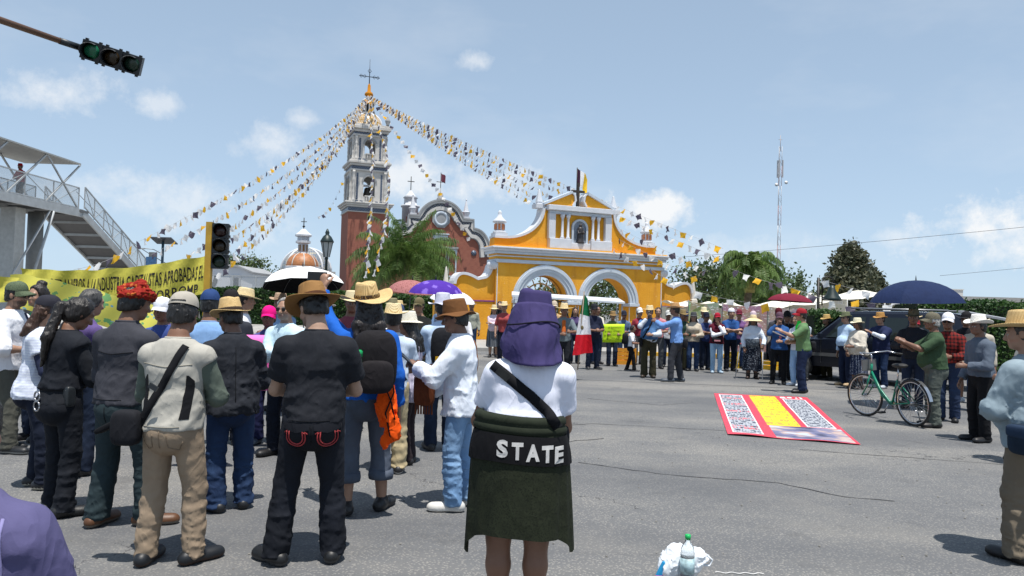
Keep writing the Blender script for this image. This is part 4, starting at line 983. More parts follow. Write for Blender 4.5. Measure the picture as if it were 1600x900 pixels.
# facade
fac = tag(empty('church_facade', local(CH, TH, (0, .6, 0)), TH), 'red brick church facade with curved grey gable and quatrefoil window', 'church')
FC = 8.55
def half(): return arc(0, 10.9, 2.75, 90, 17, 14) + [(3.85, 11.68), (3.85, 10.75)] + [(3.95 + 2.0 * math.sin(R(q)), 10.65 - 2.5 * (1 - math.cos(R(q)))) for q in range(0, 80, 8)] + [(6.0, 7.5)]
hr = [(FC + p[0], p[1]) for p in half()]; hl_ = [(FC - p[0], p[1]) for p in half()][::-1]; top_ = hl_ + hr[1:]
q = MB(); q.prism([(FC - 6.0, 0), (FC + 6.0, 0)] + top_[::-1], 0, 1.0); q.build('brick_wall', M_BRICK, fac)
for (d0, d1, pr, m) in ((-.02, .16, .40, M_GREY), (-.30, -.02, .30, M_STONE), (-.66, -.30, .20, tile_mat('#2a2e38', '#8b8f96', 6)), (-1.08, -.66, .26, M_STONE), (-1.18, -1.08, .14, M_GREY)):
    q = MB(); q.band(profile_offset(top_, -d1) if False else profile_offset(top_, d0), profile_offset(top_, d1), -pr, .02); q.build('gable_moulding', m, fac)
q = MB(); q.lathe([(.55, 0), (.86, 0), (.86, .22), (.62, .22), (.55, .1)], 24); q.v = [(FC + p[0], -p[2], 11.6 + p[1]) for p in q.v]; q.build('window_ring', M_PALE, fac)
q = MB(); q.lathe([(.96, 0), (1.12, 0), (1.12, .16), (.96, .16)], 8, a0=R(22.5), smooth=False); q.v = [(FC + p[0], -p[2], 11.6 + p[1]) for p in q.v]; q.build('window_frame', M_GREY, fac)
qf = []
for k in range(4): qf += [(.26 * math.cos(R(90 * k)) + .24 * math.cos(R(90 * k + a)), .26 * math.sin(R(90 * k)) + .24 * math.sin(R(90 * k + a))) for a in range(-75, 76, 15)]
q = MB(); q.prism([(FC + p[0], 11.6 + p[1]) for p in qf], -.06, -.004); q.build('quatrefoil', plain('window_light', (.62, .66, .70), .3), fac)
for (x0, x1, z0, z1, d, m) in ((FC - 1.0, FC + 1.0, 9.75, 9.9, .3, M_PALE), (FC - .8, FC + .8, 9.2, 9.32, .25, M_GREY), (FC - .9, FC + .9, 9.32, 9.7, .12, M_PALE), (FC - 2.1, FC + 2.1, 8.15, 8.4, .4, M_GREY), (FC - 2.0, FC + 2.0, 7.95, 8.15, .25, M_PALE), (FC - 1.3, FC + 1.3, 4.9, 5.1, .3, M_PALE)):
    q = MB(); q.b2(x0, x1, -d, .05, z0, z1); q.build('string_course', m, fac, bevel=.03)
q = MB(); q.b2(FC - .62, FC + .62, -.04, .0, 5.1, 6.75); q.build('choir_window', M_DARK, fac)
for x in (FC - 1.0, FC - .72, FC + .72, FC + 1.0, FC - 1.9, FC + 1.9):
    q = MB(); q.lathe([(.14, 5.1), (.10, 5.3), (.09, 7.6), (.15, 7.8), (.15, 7.95)], 10, (x, -.15, 0)); q.build('facade_column', M_PALE if abs(x - FC) > 1.5 else M_GREY, fac)
for x in (FC - 4.1, FC + 4.1):
    q = MB(); q.lathe([(0, 0), (.34, .0), (.34, .08), (0, .12)], 8); q.v = [(x + p[0], -p[2], 7.86 + p[1]) for p in q.v]; q.build('tile_medallion', M_BLUE, fac)
for x in (FC - 3.2, FC + 3.2):
    q = MB(); q.b2(x - .38, x + .38, .2, .9, 11.7, 12.1); q.lathe([(.30, 12.1), (.45, 12.45), (.5, 12.65), (.34, 12.72), (.06, 14.0), (.1, 14.1), (.0, 14.25)], 8, (x, .55, 0), smooth=False); q.build('pinnacle', M_WHITE, fac)
q = MB(); q.lathe([(.42, 13.7), (.42, 14.0), (.3, 14.1), (.36, 14.4), (.1, 14.6), (.06, 15.2)], 12, (FC, .5, 0)); q.build('ball_finial', M_GREY, fac)
q = MB(); q.tube([(FC, .5, 14.6), (FC, .5, 17.0)], .04, 6); q.tube([(FC - .5, .5, 15.9), (FC + .5, .5, 15.9)], .04, 6); q.build('iron_cross', M_IRON, fac)
q = MB(); V, F = flag_mesh(.55, .9, 8, 6, .08, .3); q.add([(FC + .05 + p[0], .5 + p[1], 16.9 + p[2]) for p in V], F, True); q.build('pennant', cloth('#6d3a48'), fac)
# little white turret behind the gable
tu = tag(empty('church_turret', local(CH, TH, (6.15, 5.5, 0)), TH), 'white turret with iron cross behind the church gable', 'turret')
q = MB(); q.lathe([(1.0, 0), (1.0, 13.2), (1.15, 13.3), (1.15, 13.5), (.8, 13.55), (.75, 14.3), (.9, 14.4), (.5, 14.8), (.25, 15.1), (.1, 15.3)], 12); q.build('drum', M_WHITE, tu)
q = MB(); q.tube([(0, 0, 15.2), (0, 0, 17.0)], .05, 6); q.tube([(-.42, 0, 16.4), (.42, 0, 16.4)], .05, 6); q.build('iron_cross', M_IRON, tu)
bk = tag(empty('roof_block', local(CH, TH, (14.6, 9, 0)), TH), 'plain pale concrete block behind the church gable', 'building')
q = MB(); q.b2(-.5, .5, -.5, .5, 0, 11.7); q.build('wall', plain('pale_conc', (.58, .58, .57), .9), bk); q = MB(); q.b2(-.6, .6, -.6, .6, 11.7, 11.85); q.build('roof', plain('pale_conc', (.58, .58, .57), .9), bk)
# tiled dome and orange chapel dome, left of the tower
dm = tag(empty('tiled_dome', (-27.3, 99, 0)), 'large tiled church dome left of the brick tower', 'dome')
q = MB(); q.lathe([(3.6, 0), (3.6, 5.2), (3.9, 5.3), (3.9, 5.7), (3.3, 5.7)], 8, smooth=False); q.build('drum', M_STONE, dm)
q = MB(); q.lathe([(3.15 * math.cos(R(a)), 5.7 + 3.0 * math.sin(R(a))) for a in range(0, 86, 7)], 24); q.build('shell', tile_mat('#5a6a80', '#cfc19a', 4.5), dm)
for k in range(8):
    a = R(45 * k + 10); q = MB(); q.tube([(3.2 * math.cos(R(e)) * math.cos(a), 3.2 * math.cos(R(e)) * math.sin(a), 5.7 + 3.05 * math.sin(R(e))) for e in range(0, 86, 10)], .16, 6); q.build('rib', M_WHITE, dm)
cd_ = tag(empty('chapel_dome', (-26.4, 94, 0)), 'orange chapel dome with white ribs and white lantern', 'dome')
q = MB(); q.lathe([(2.15, 0), (2.15, 5.6), (2.35, 5.7), (2.35, 6.0), (2.0, 6.05)], 8, smooth=False); q.build('drum', M_WHITE, cd_)
q = MB(); q.lathe([(1.98 * math.cos(R(a)), 6.05 + 1.75 * math.sin(R(a))) for a in range(0, 75, 7)], 20); q.build('shell', plain('orange_tile', (.40, .16, .06), .5, var=.3, vs=4), cd_)
for k in range(8):
    a = R(45 * k + 22); q = MB(); q.tube([(2.0 * math.cos(R(e)) * math.cos(a), 2.0 * math.cos(R(e)) * math.sin(a), 6.05 + 1.78 * math.sin(R(e))) for e in range(0, 75, 9)], .07, 6); q.build('rib', M_STONE, cd_)
q = MB(); q.lathe([(.75, 7.6), (.62, 7.8), (.62, 8.9), (.95, 9.0), (.95, 9.25), (.75, 9.3), (.75, 9.75), (1.05, 9.85), (1.05, 10.05), (.6, 10.4), (.3, 10.7), (.15, 10.8)], 8, smooth=False); q.build('lantern', M_WHITE, cd_)
for k in range(8):
    a = R(45 * k + 22.5); q = MB(); q.box((.585 * math.cos(a), .585 * math.sin(a), 8.35), (.06, .22, .8), a); q.build('lantern_window', plain('amber_glass', (.25, .13, .03), .3), cd_)
q = MB(); q.tube([(0, 0, 10.7), (0, 0, 12.2)], .06, 6); q.tube([(-.35, 0, 11.7), (.35, 0, 11.7)], .05, 6); q.lathe([(.0, 10.9), (.2, 11.1), (.0, 11.3)], 8); q.build('iron_cross', M_IRON, cd_)
# low white building behind the hedge
wb = tag(empty('white_building', (-23.2, 60, 0)), 'low white building with shuttered window behind the hedge', 'building')
M_WB = plain('white_wall', (.56, .58, .62), .85, var=.06, vs=.8)
q = MB(); q.prism([(-3.6, 0), (2.4, 0), (2.4, 3.75), (1.2, 4.25), (-.6, 4.3), (-3.6, 3.6)], 0, 6); q.build('wall', M_WB, wb)
q = MB(); q.band([(-3.7, 3.6), (-.6, 4.31), (1.2, 4.26), (2.5, 3.75)], [(-3.7, 3.75), (-.6, 4.45), (1.2, 4.40), (2.5, 3.88)], -.2, 6.2); q.build('roof', M_GREY, wb)
for x, w_, h_ in ((1.05, .50, 1.45),):
    q = MB(); q.b2(x - w_ / 2 - .16, x + w_ / 2 + .16, -.08, .0, 1.9, 3.6); q.build('window_frame', plain('frame_grey', (.35, .37, .40), .8), wb); q = MB(); q.b2(x - w_ / 2, x + w_ / 2, -.10, -.02, 1.95, 3.4); w__ = q.build('window', plain('shutter', (.05, .06, .075), .5), wb)
    for k in range(8): q = MB(); q.b2(x - w_ / 2 + .02, x + w_ / 2 - .02, -.125, -.10, 2.0 + k * .175, 2.02 + k * .175); q.build('slat', plain('shutter_slat', (.12, .13, .15), .5), w__)
q = MB(); q.prism([(-.98, 2.6), (-.62, 2.6), (-.4, 3.1), (-.42, 3.5), (-1.1, 3.5), (-1.15, 3.1)], -.06, 0); q.build('wall_emblem', plain('emblem', (.05, .055, .06), .6), wb)
q = MB(); q.prism([(-.90, 3.5), (-.66, 3.5), (-.78, 2.95)], -.08, -.06); q.build('emblem_mark', M_WB, wb)
# right-hand far buildings
rb = tag(empty('flat_roof_building', (36, 58, 0)), 'long low flat roofed building behind the tall hedge', 'building')
q = MB(); q.b2(-1.5, 30, 0, 8, 0, 3.1); q.build('wall', plain('far_wall', (.42, .40, .38), .9), rb); q = MB(); q.b2(-2.5, 31, -.8, 9, 3.1, 3.45); q.build('roof', plain('far_roof', (.36, .35, .33), .9), rb)
for k in range(4): q = MB(); q.b2(2 + k * 3.2, 3.8 + k * 3.2, -.05, .02, 1.6, 2.7); q.build('window', M_DARK, rb)
wt_ = tag(empty('water_tank_block', (35.2, 60, 0)), 'square pale rooftop block rising above the hedge', 'building')
q = MB(); q.b2(-.6, .6, -.6, .6, 0, 4.0); q.build('wall', plain('tank_wall', (.55, .54, .52), .9), wt_); q = MB(); q.b2(-.65, .65, -.65, .65, 4.0, 4.08); q.build('roof', plain('tank_wall', (.55, .54, .52), .9), wt_)
# ================================================================ STREET STRUCTURES
M_STEEL = plain('pale_steel', (.44, .46, .47), .5, .2, var=.15, vs=3); M_STEELD = plain('dark_steel', (.15, .155, .16), .6, .2); M_SIG = plain('signal_black', (.016, .02, .024), .45)
def mesh_panel_mat():
    t = NT('wire_mesh'); c = t.coord('UV'); b = t.n('ShaderNodeTexBrick'); b.offset = .5
    t.set(Base_Color=(.42, .44, .45), Roughness=.5, Metallic=.3); t.b.inputs['Alpha'].default_value = .42; return t.m
M_MESH = mesh_panel_mat()
br = tag(empty('footbridge', (0, 0, 0)), 'grey steel footbridge with roofed deck and mesh sided stairway', 'footbridge')
XR, XL, DB, DT = -21.0, -23.1, 5.42, 5.75; Y0, Y1 = 14.0, 36.2
q = MB(); q.b2(XL, XR, Y0, Y1, DT - .12, DT); q.build('deck', M_STEELD, br)
for x in (XR, XL): q = MB(); q.b2(x - .06, x + .06, Y0, Y1 + .25, DB, DT + .04); q.build('deck_beam', M_STEEL, br)
for k in range(12): q = MB(); yy = Y0 + 1 + k * 1.9; q.b2(XL + .07, XR - .07, yy, yy + .12, DB + .06, DT - .13); q.build('cross_beam', M_STEELD, br)
# roof on raking struts
q = MB(); V = []
q.add([(XL - .5, Y0, 7.9), (XR + .1, Y0, 7.9), (XR + .1, Y1 - .3, 7.9), (XL - .5, Y1 - .3, 7.9), (XL - .5, Y0, 7.96), (XR + .1, Y0, 7.96), (XR + .1, Y1 - .3, 7.96), (XL - .5, Y1 - .3, 7.96)], [(3, 2, 1, 0), (4, 5, 6, 7), (0, 1, 5, 4), (2, 3, 7, 6), (1, 2, 6, 5), (0, 4, 7, 3)]); q.build('roof', plain('roof_sheet', (.40, .41, .40), .6, .2), br)
for x in (XR, XL):
    yy = Y1 - .3; up_ = False
    for k in range(7):
        ya = Y1 - .2 - k * 2.6; q = MB(); q.bar((x, ya, 7.9), (x, ya - 2.6, DT), .065); q.bar((x, ya - 2.6, 7.9), (x, ya, DT), .065) if k % 2 == 0 else None; q.build('truss_strut', M_STEEL, br)
def railing(p0, p1, h=1.05, n=8, name='railing'):
    p0, p1 = Vector(p0), Vector(p1); up = Vector((0, 0, h))
    [MB().bar(p0 + up * k, p1 + up * k, .05).build(name + '_rail', M_STEEL, br) for k in (1, .08)]
    for k in range(n + 1):
        a = p0.lerp(p1, k / n); q = MB(); q.bar(a, a + up, .04); q.build(name + '_post', M_STEEL, br)
        if k < n:
            b_ = p0.lerp(p1, (k + 1) / n); q = MB(); q.add([a + up * .08, b_ + up * .08, b_ + up, a + up], [(0, 1, 2, 3)]); q.build('mesh_panel', M_MESH, br)
            q = MB(); q.bar(a + up * (.08 if k % 2 else 1), b_ + up * (1 if k % 2 else .08), .025); q.build('brace', M_STEEL, br)
railing((XR, 24, DT), (XR, Y1 - .2, DT), 1.05, 6); railing((XL, 24, DT), (XL, Y1 - .2, DT), 1.05, 6)
YS, YE, SX0, SX1 = 36.4, 48.0, -20.95, -22.9
for x in (SX0, SX1):
    q = MB(); q.bar((x, YS - .1, DT - .12), (x, YE, .0), .08, .34); q.build('stair_stringer', M_STEEL, br); railing((x, YS, DT + .1), (x, YE, .2), 1.05, 13, 'stair')
for k in range(33):
    f = (k + .5) / 33; q = MB(); q.b2(SX1, SX0, YS + (YE - YS) * f - .12, YS + (YE - YS) * f + .20, DT * (1 - f) - .06, DT * (1 - f) - .01); q.build('tread', M_STEELD, br)
for k in range(11):
    f = (k + .5) / 11; q = MB(); q.b2(SX1, SX0, YS + (YE - YS) * f, YS + (YE - YS) * f + .08, DT * (1 - f) - .32, DT * (1 - f) - .2); q.build('stair_cross_bar', M_STEEL, br)
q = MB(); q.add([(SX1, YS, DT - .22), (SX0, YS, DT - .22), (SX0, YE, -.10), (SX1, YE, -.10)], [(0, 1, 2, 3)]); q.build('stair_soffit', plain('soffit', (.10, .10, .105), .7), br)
q = MB(); q.b2(SX1, XR + .1, Y1 - .2, YS + .3, DT - .12, DT); q.build('landing', M_STEELD, br)
q = MB(); q.b2(-22.45, -21.75, 32.6, 33.3, 0, DB); q.build('column', plain('column_paint', (.46, .47, .46), .7, var=.15), br, bevel=.03)
q = MB(); q.lathe([(.33, 0), (.33, DB)], 16, (-22.2, 34.7, 0)); q.build('column', plain('column_dark', (.22, .22, .21), .7), br)
q = MB(); q.tube([(-20.95, 34.0, DB), (-21.8, 33.0, .0)], .06, 8); q.build('brace_pole', M_STEEL, br); q = MB(); q.tube([(-21.0, 33.8, DB), (-22.3, 31.5, .0)], .05, 8); q.build('brace_pole', M_STEEL, br)
# lower fence past the bridge
fn = tag(empty('mesh_fence', (0, 0, 0)), 'grey mesh fence under the footbridge stairway', 'fence')
for k in range(9):
    x = -29 + k * 1.6; z = 3.1 + .05 * k if k < 5 else 3.3
    q = MB(); q.bar((x, 52, 0), (x, 52, z), .06); q.build('post', M_STEEL, fn)
    if k < 8:
        q = MB(); q.add([(x, 52, .3), (x + 1.6, 52, .3), (x + 1.6, 52, z), (x, 52, z)], [(0, 1, 2, 3)]); q.build('mesh_panel', M_MESH, fn); [MB().bar((x, 52, z - dz), (x + 1.6, 52, z - dz), .05).build('rail', M_STEEL, fn) for dz in (0, .9)]
sg = tag(empty('road_sign', (-19.0, 39.5, 0)), 'small blue sign on a grey post under the stairway', 'sign')
q = MB(); q.b2(-.15, .15, -.15, .15, 0, 4.0); q.build('post', M_STEELD, sg); q = MB(); q.b2(-.27, .27, -.20, -.16, 3.15, 3.75); q.build('panel', plain('sign_blue', (.05, .13, .27), .5, var=.4, vs=14), sg)

# ---------------------------------------------------------------- traffic signals
def signal_head(root, M, lit=None, n=3, r=.15):
    """head along local +z downwards stack, faces -y; M = 4x4"""
    pit = .36
    def bd(q, nm, m): q.v = [tuple(M @ Vector(p)) for p in q.v]; return q.build(nm, m, root)
    for k in range(n):
        z = -k * pit; q = MB(); q.box((0, .10, z), (.36, .24, .345)); bd(q, 'lamp_box', M_SIG)
        q = MB(); q.lathe([(0, 0), (r * .6, .012), (r, .03)], 20); q.v = [(p[0], -.025 - p[2] * -1 * 1 - .03, z + p[1]) for p in q.v]
        m = plain('lens_' + ('green' if k == lit else 'dark%d' % k), {True: (.012, .15, .07), False: [(.03, .008, .008), (.03, .018, .006), (.008, .03, .018)][k]}[k == lit], .25)
        bd(q, 'lens', m)
        q = MB(); nn = 14; V = []; F = []
        for j, (yy, rr) in enumerate(((-.02, r * 1.08), (-.30, r * 1.04), (-.30, r * 1.0), (-.02, r * 1.04))):
            for i in range(nn + 1): a = R(-25 + 230 * i / nn); V.append((rr * math.cos(a), yy * (1 if j in (0, 3) else .55 + .45 * max(0, math.sin(a))), z + rr * math.sin(a)))
        for j in range(3):
            for i in range(nn): F.append((j * (nn + 1) + i, j * (nn + 1) + i + 1, (j + 1) * (nn + 1) + i + 1, (j + 1) * (nn + 1) + i))
        q.add(V, F, True); bd(q, 'visor', M_SIG)
        for sx in (-1, 1):
            for dz in (.12, -.12): q = MB(); q.box((sx * .19, .06, z + dz), (.05, .08, .05)); bd(q, 'hinge', M_SIG)
PX, PY = -7.15, 17.6
ts = tag(empty('traffic_signal', (PX, PY, 0)), 'black traffic signal on a yellow pole beside the yellow banner', 'traffic light')
q = MB(); q.b2(-.07, .07, -.07, .07, 0, 3.42); q.build('pole', plain('pole_yellow', (.50, .30, .03), .5, var=.25, vs=4), ts)
signal_head(ts, Matrix.Translation((.26, -.02, 3.22)) @ Matrix.Rotation(R(14), 4, 'Z'))
q = MB(); q.bar((.05, 0, 3.1), (.2, .06, 3.1), .05); q.bar((.05, 0, 2.6), (.2, .06, 2.6), .05); q.build('bracket', M_SIG, ts)
# long yellow banner tied to that pole
bn = tag(empty('protest_banner', (PX - .08, PY - .1, 0)), 'long yellow cloth banner with black lettering tied to the signal pole', 'banner')
M_BAN = cloth('#cdc456', var=.10, weave=.4); 
def ban(u, t):          # u 0 left .. 1 right end at the pole, t 0 top .. 1 bottom
    x = -4.1 * (1 - u); sag = .30 * 4 * u * (1 - u) * .55; top = 2.20 + .44 * u ** 2.2 - sag * .35; bot = 1.32 + .42 * u ** 2 - sag * .3
    if u < .12: bot = top - (top - bot) * (.35 + .65 * u / .12)
    wv = .05 * math.sin(u * 21 + t * 2.2) + .04 * math.sin(u * 47 + t * 5) * (1 - t * .5) + .10 * math.sin(u * 6.5 + 1); return (x, wv - .35 * (1 - u), top + (bot - top) * t - .012 * math.sin(u * 34))
V = []; F = []; nx, nz = 90, 16
for i in range(nx + 1):
    for j in range(nz + 1): V.append(ban(i / nx, j / nz))
for i in range(nx):
    for j in range(nz): a = i * (nz + 1) + j; F.append((a, a + nz + 1, a + nz + 2, a + 1))
q = MB(); q.add(V, F, True); q.build('cloth', M_BAN, bn)
def ban_text(txt, u0, u1, t0, t1, name):
    Vt, Ft, w = text_geo(txt, 1.0, .012); q = MB(); P = []
    for (x, y) in Vt: u = u0 + (u1 - u0) * x / w; t = t1 + (t0 - t1) * (y / .72); p = ban(u, t); P.append((p[0], p[1] - .014, p[2]))
    q.add(P, Ft); q.build(name, plain('black_paint', (.014, .013, .013), .8), bn)
ban_text('EXTRANJEROS A LA INDUSTRIA CAPITALISTAS APROBADAS EL', .17, .995, .22, .58, 'lettering'); ban_text('UAR CORROMP', .60, .97, .70, .98, 'lettering')
b2_ = tag(empty('green_banner', (-10.4, 16.4, 0)), 'sagging yellow green painted cloth banner behind the left crowd', 'banner')
V = []; F = []
for i in range(41):
    for j in range(9):
        u, t = i / 40, j / 8; V.append((-.6 + 4.0 * u, .06 * math.sin(u * 19 + t * 3), (2.02 if u < .1 else 2.02 - .75 * ((u - .1) / .9) ** 1.1) - .75 * t + .02 * math.sin(u * 30)))
for i in range(40):
    for j in range(8): a = i * 9 + j; F.append((a, a + 9, a + 10, a + 1))
def paint_mat():
    t = NT('painted_cloth'); c = t.coord(); n = t.noise(1.6, 3, .6, c)
    base = t.mix(t.math('GREATER_THAN', t.noise(3.5, 3, .6, c), .60), (.78, .68, .10), (.06, .34, .14)); base = t.mix(t.math('GREATER_THAN', t.noise(6.5, 1, .5, t.coord('Object', (1, 1, 1.4))), .69), base, (.10, .38, .62))
    base = t.mix(t.math('MULTIPLY', n, .5), base, (.50, .58, .16)); t.set(Base_Color=base, Roughness=.8); return t.m
q = MB(); q.add(V, F, True); q.build('cloth', paint_mat(), b2_)
b3_ = tag(empty('yellow_banner_end', (-11.2, 15.6, 0)), 'folded end of a yellow banner at the left picture edge', 'banner')
V = []; F = []
for i in range(21):
    for j in range(9): u, t = i / 20, j / 8; V.append((-1.6 + 2.5 * u, .08 * math.sin(u * 15 + t * 4), 2.04 - .10 * u - (.8 - .3 * u) * t))
for i in range(20):
    for j in range(8): a = i * 9 + j; F.append((a, a + 9, a + 10, a + 1))
q = MB(); q.add(V, F, True); q.build('cloth', M_BAN, b3_)
# overhead signal on a mast arm
ms = tag(empty('overhead_signal', (-9.2, 6.3, 0)), 'green traffic signal hanging on a brown mast arm overhead', 'traffic light')
q = MB(); q.lathe([(.13, 0), (.11, 4.2), (.10, 5.4)], 14); q.build('pole', plain('mast_brown', (.16, .085, .05), .45, .2), ms)
tip = Vector((-6.90 + 9.2, 11.15 - 6.3, 5.42)); a0_ = Vector((0, 0, 5.35)); q = MB(); q.tube([a0_, a0_.lerp(tip, .5) + Vector((0, 0, .05)), tip], [.075, .06, .045], 12); q.build('mast_arm', MATS['mast_brown'], ms)
q = MB(); q.tube([tip, tip + (tip - a0_).normalized() * .32], .05, 10); q.build('arm_clamp', M_SIG, ms)
dirv = Vector((.86, .32, -.20)).normalized(); fy = Vector((.62, -.75, -.35)); zz_ = -dirv; yy_ = -(fy - zz_ * fy.dot(zz_)).normalized(); xx_ = yy_.cross(zz_)
MM = Matrix((xx_, yy_, zz_)).transposed().to_4x4(); MM.translation = tip + (tip - a0_).normalized() * .30 + dirv * .18
signal_head(ms, MM @ Matrix.Scale(.80, 4), lit=0)
# solar lamp, lantern lamp, bell-shaped lamp
sl = tag(empty('solar_street_lamp', (-19.2, 41, 0)), 'street lamp with a flat solar panel on top', 'street lamp')
q = MB(); q.tube([(0, 0, 0), (0, 0, 4.7)], .07, 10); q.build('pole', plain('teal_pole', (.05, .10, .13), .5), sl); q = MB(); q.box((.05, 0, 4.75), (1.15, .9, .05), M=Matrix.Rotation(R(-18), 3, 'X')); q.build('solar_panel', plain('panel', (.05, .055, .07), .3), sl)
q = MB(); q.tube([(0, 0, 4.0), (-.5, 0, 4.25), (-1.1, 0, 4.3)], .025, 6); q.build('arm', M_STEEL, sl); q = MB(); q.box((-1.2, 0, 4.28), (.4, .15, .06)); q.build('lamp_head', M_STEEL, sl); q = MB(); q.b2(-.12, .12, -.1, .1, 2.2, 2.9); q.build('battery_box', MATS['teal_pole'], sl)
q = MB(); q.tube([(.07, 0, 3.9)] + [(.07 + .3 * math.sin(R(a)), 0, 3.6 + .3 * math.cos(R(a))) for a in range(0, 181, 20)], .018, 6); q.build('hoop', MATS['teal_pole'], sl)
ll = tag(empty('lantern_lamp', (-6.55, 26.3, 0)), 'green lantern street lamp on a pole beside the tower', 'street lamp')
M_LG = plain('lamp_green', (.014, .028, .028), .45, .2)
q = MB(); q.lathe([(.14, 0), (.12, .5), (.06, .6), (.045, 3.1), (.07, 3.14), (.05, 3.2)], 12); q.build('pole', M_LG, ll); q = MB(); q.lathe([(.10, 3.2), (.20, 3.72)], 6, smooth=False); q.build('glass', plain('lamp_glass', (.42, .44, .44), .2), ll)
for k in range(6): a = R(60 * k); q = MB(); q.tube([(.10 * math.cos(a), .10 * math.sin(a), 3.2), (.205 * math.cos(a), .205 * math.sin(a), 3.72)], .014, 6); q.build('bar', M_LG, ll)
q = MB(); q.lathe([(.24, 3.72), (.24, 3.76), (.15, 3.92), (.06, 4.0), (.08, 4.06), (.02, 4.2)], 12); q.build('cap', M_LG, ll)
bl = tag(empty('bell_lamp', (11.05, 27, 0)), 'black bell shaped lamp hanging from an iron post', 'street lamp')
q = MB(); q.tube([(0, 0, 0), (0, 0, 3.0)], .055, 8); q.build('pole', M_IRON, bl); q = MB(); q.tube([(.14, 0, 2.0), (.14, 0, 2.85)] + [(.14 + .2 - .2 * math.cos(R(a)), 0, 2.85 + .2 * math.sin(R(a))) for a in range(20, 181, 20)], .025, 6); q.build('scroll_arm', M_IRON, bl)
for k in range(4): q = MB(); q.bar((.0, 0, 2.1 + k * .22), (.14, 0, 2.1 + k * .22), .025); q.build('rung', M_IRON, bl)
q = MB(); q.lathe([(.34, 2.18), (.30, 2.28), (.18, 2.45), (.13, 2.62), (.05, 2.75)], 14, (.5, 0, 0)); q.build('shade', M_LG, bl)
# radio mast
rm = tag(empty('radio_mast', (42.6, 120, 0)), 'tall slender red and white radio mast', 'mast')
for sx, sy in ((-.25, -.15), (.25, -.15), (0, .28)):
    for k in range(9):
        z0, z1 = k * 3.2, (k + 1) * 3.2; q = MB(); q.tube([(sx, sy, z0), (sx, sy, z1)], .035, 5); q.build('leg_segment', plain('mast_red' if k % 2 else 'mast_white', (.42, .24, .23) if k % 2 else (.55, .55, .56), .6), rm)
for k in range(28):
    q = MB(); z = k * 1.03; g = 1 if k % 2 else -1; q.bar((-.25 * g, -.15, z), (.25 * g, -.15, z + 1.0), .03); q.bar((.25 * g, -.15, z), (0, .28, z + 1.0), .03); q.build('lattice_bar', plain('mast_grey', (.4, .36, .36), .6), rm)
q = MB(); q.tube([(0, 0, 28), (0, 0, 30.6)], .05, 5); q.build('tip', MATS['mast_grey'], rm)
for k in range(3): a = R(120 * k); q = MB(); q.box((.45 * math.cos(a), .45 * math.sin(a), 25.2), (.16, .24, 2.8), a); q.build('antenna_panel', plain('antenna', (.45, .46, .48), .5), rm)
for g, z in ((-1, 22.5), (1.2, 22.9)): q = MB(); q.lathe([(0, 0), (.22, .06), (.28, .15)], 12); q.v = [(g * .7 + p[0], -.4 - p[2], z + p[1]) for p in q.v]; q.build('dish', plain('dish', (.6, .6, .6), .5), rm)
q = MB(); q.tube([(-.3, 0, 29.9), (.3, 0, 29.9)], .04, 5); q.build('tip_cross', MATS['mast_grey'], rm)
# overhead wires
def wire(p, q_, sag, label, r=.012):
    p, q_ = Vector(p), Vector(q_); m = MB(); m.tube([p.lerp(q_, t / 20) - Vector((0, 0, sag * 4 * t / 20 * (1 - t / 20))) for t in range(21)], r, 5); m.build('overhead_wire', plain('wire', (.03, .03, .035), .6), label=label, cat='wire')
wire((14, 62, 6.2), (52, 40, 10.2), .35, 'thin black wire crossing the sky above the conifer', .014)
wire((32, 56, 4.9), (60, 52, 9.0), .2, 'thin black wire low over the navy umbrella', .012)
wire((-12, 12, 7.02), (1, 15, 9.3), .1, 'thin black wire above the overhead signal', .010)
wire((-12, 11, 7.2), (-7, 13, 8.3), .02, 'short black wire in the upper left corner', .010)
wire((-27, 46, 8), (-17.5, 40, 3), .5, 'slack wire under the footbridge stairs', .02)
# white tarpaulin stalls behind the right crowd
M_TARP = plain('tarp', (.80, .77, .66), .7, var=.05, vs=1.0)
def stall(x0, x1, y, zl, zr, d, label):
    r_ = tag(empty('market_stall', (x0, y, 0)), label, 'market stall'); V = []; F = []
    for i in range(13):
        for j in range(5):
            u, t = i / 12, j / 4; V.append(((x1 - x0) * u, d * t, zl + (zr - zl) * u - .10 * math.sin(math.pi * (u * 3 % 1)) - .12 * math.sin(math.pi * t) + (.55 * t if t < .6 else .55 * (1.2 - t))))
    for i in range(12):
        for j in range(4): a = i * 5 + j; F.append((a, a + 5, a + 6, a + 1))
    q = MB(); q.add(V, F, True); q.build('tarpaulin', M_TARP, r_)
    for u in (0, .5, 1):
        for t in (0, 1): q = MB(); q.tube([((x1 - x0) * u, d * t, 0), ((x1 - x0) * u, d * t, zl + (zr - zl) * u + (.0 if t == 0 else .1))], .03, 6); q.build('pole', M_STEEL, r_)
    q = MB(); q.add([(0, d, .1), (x1 - x0, d, .1), (x1 - x0, d, zr - .1), (0, d, zl - .1)], [(0, 1, 2, 3)]); q.build('back_sheet', M_TARP, r_)
stall(9.0, 14.2, 28.5, 1.75, 2.55, 3.2, 'cream tarpaulin stall roof behind the maroon umbrella')
stall(6.6, 9.4, 30.5, 1.95, 1.95, 2.5, 'small cream stall roof under the palm tree')
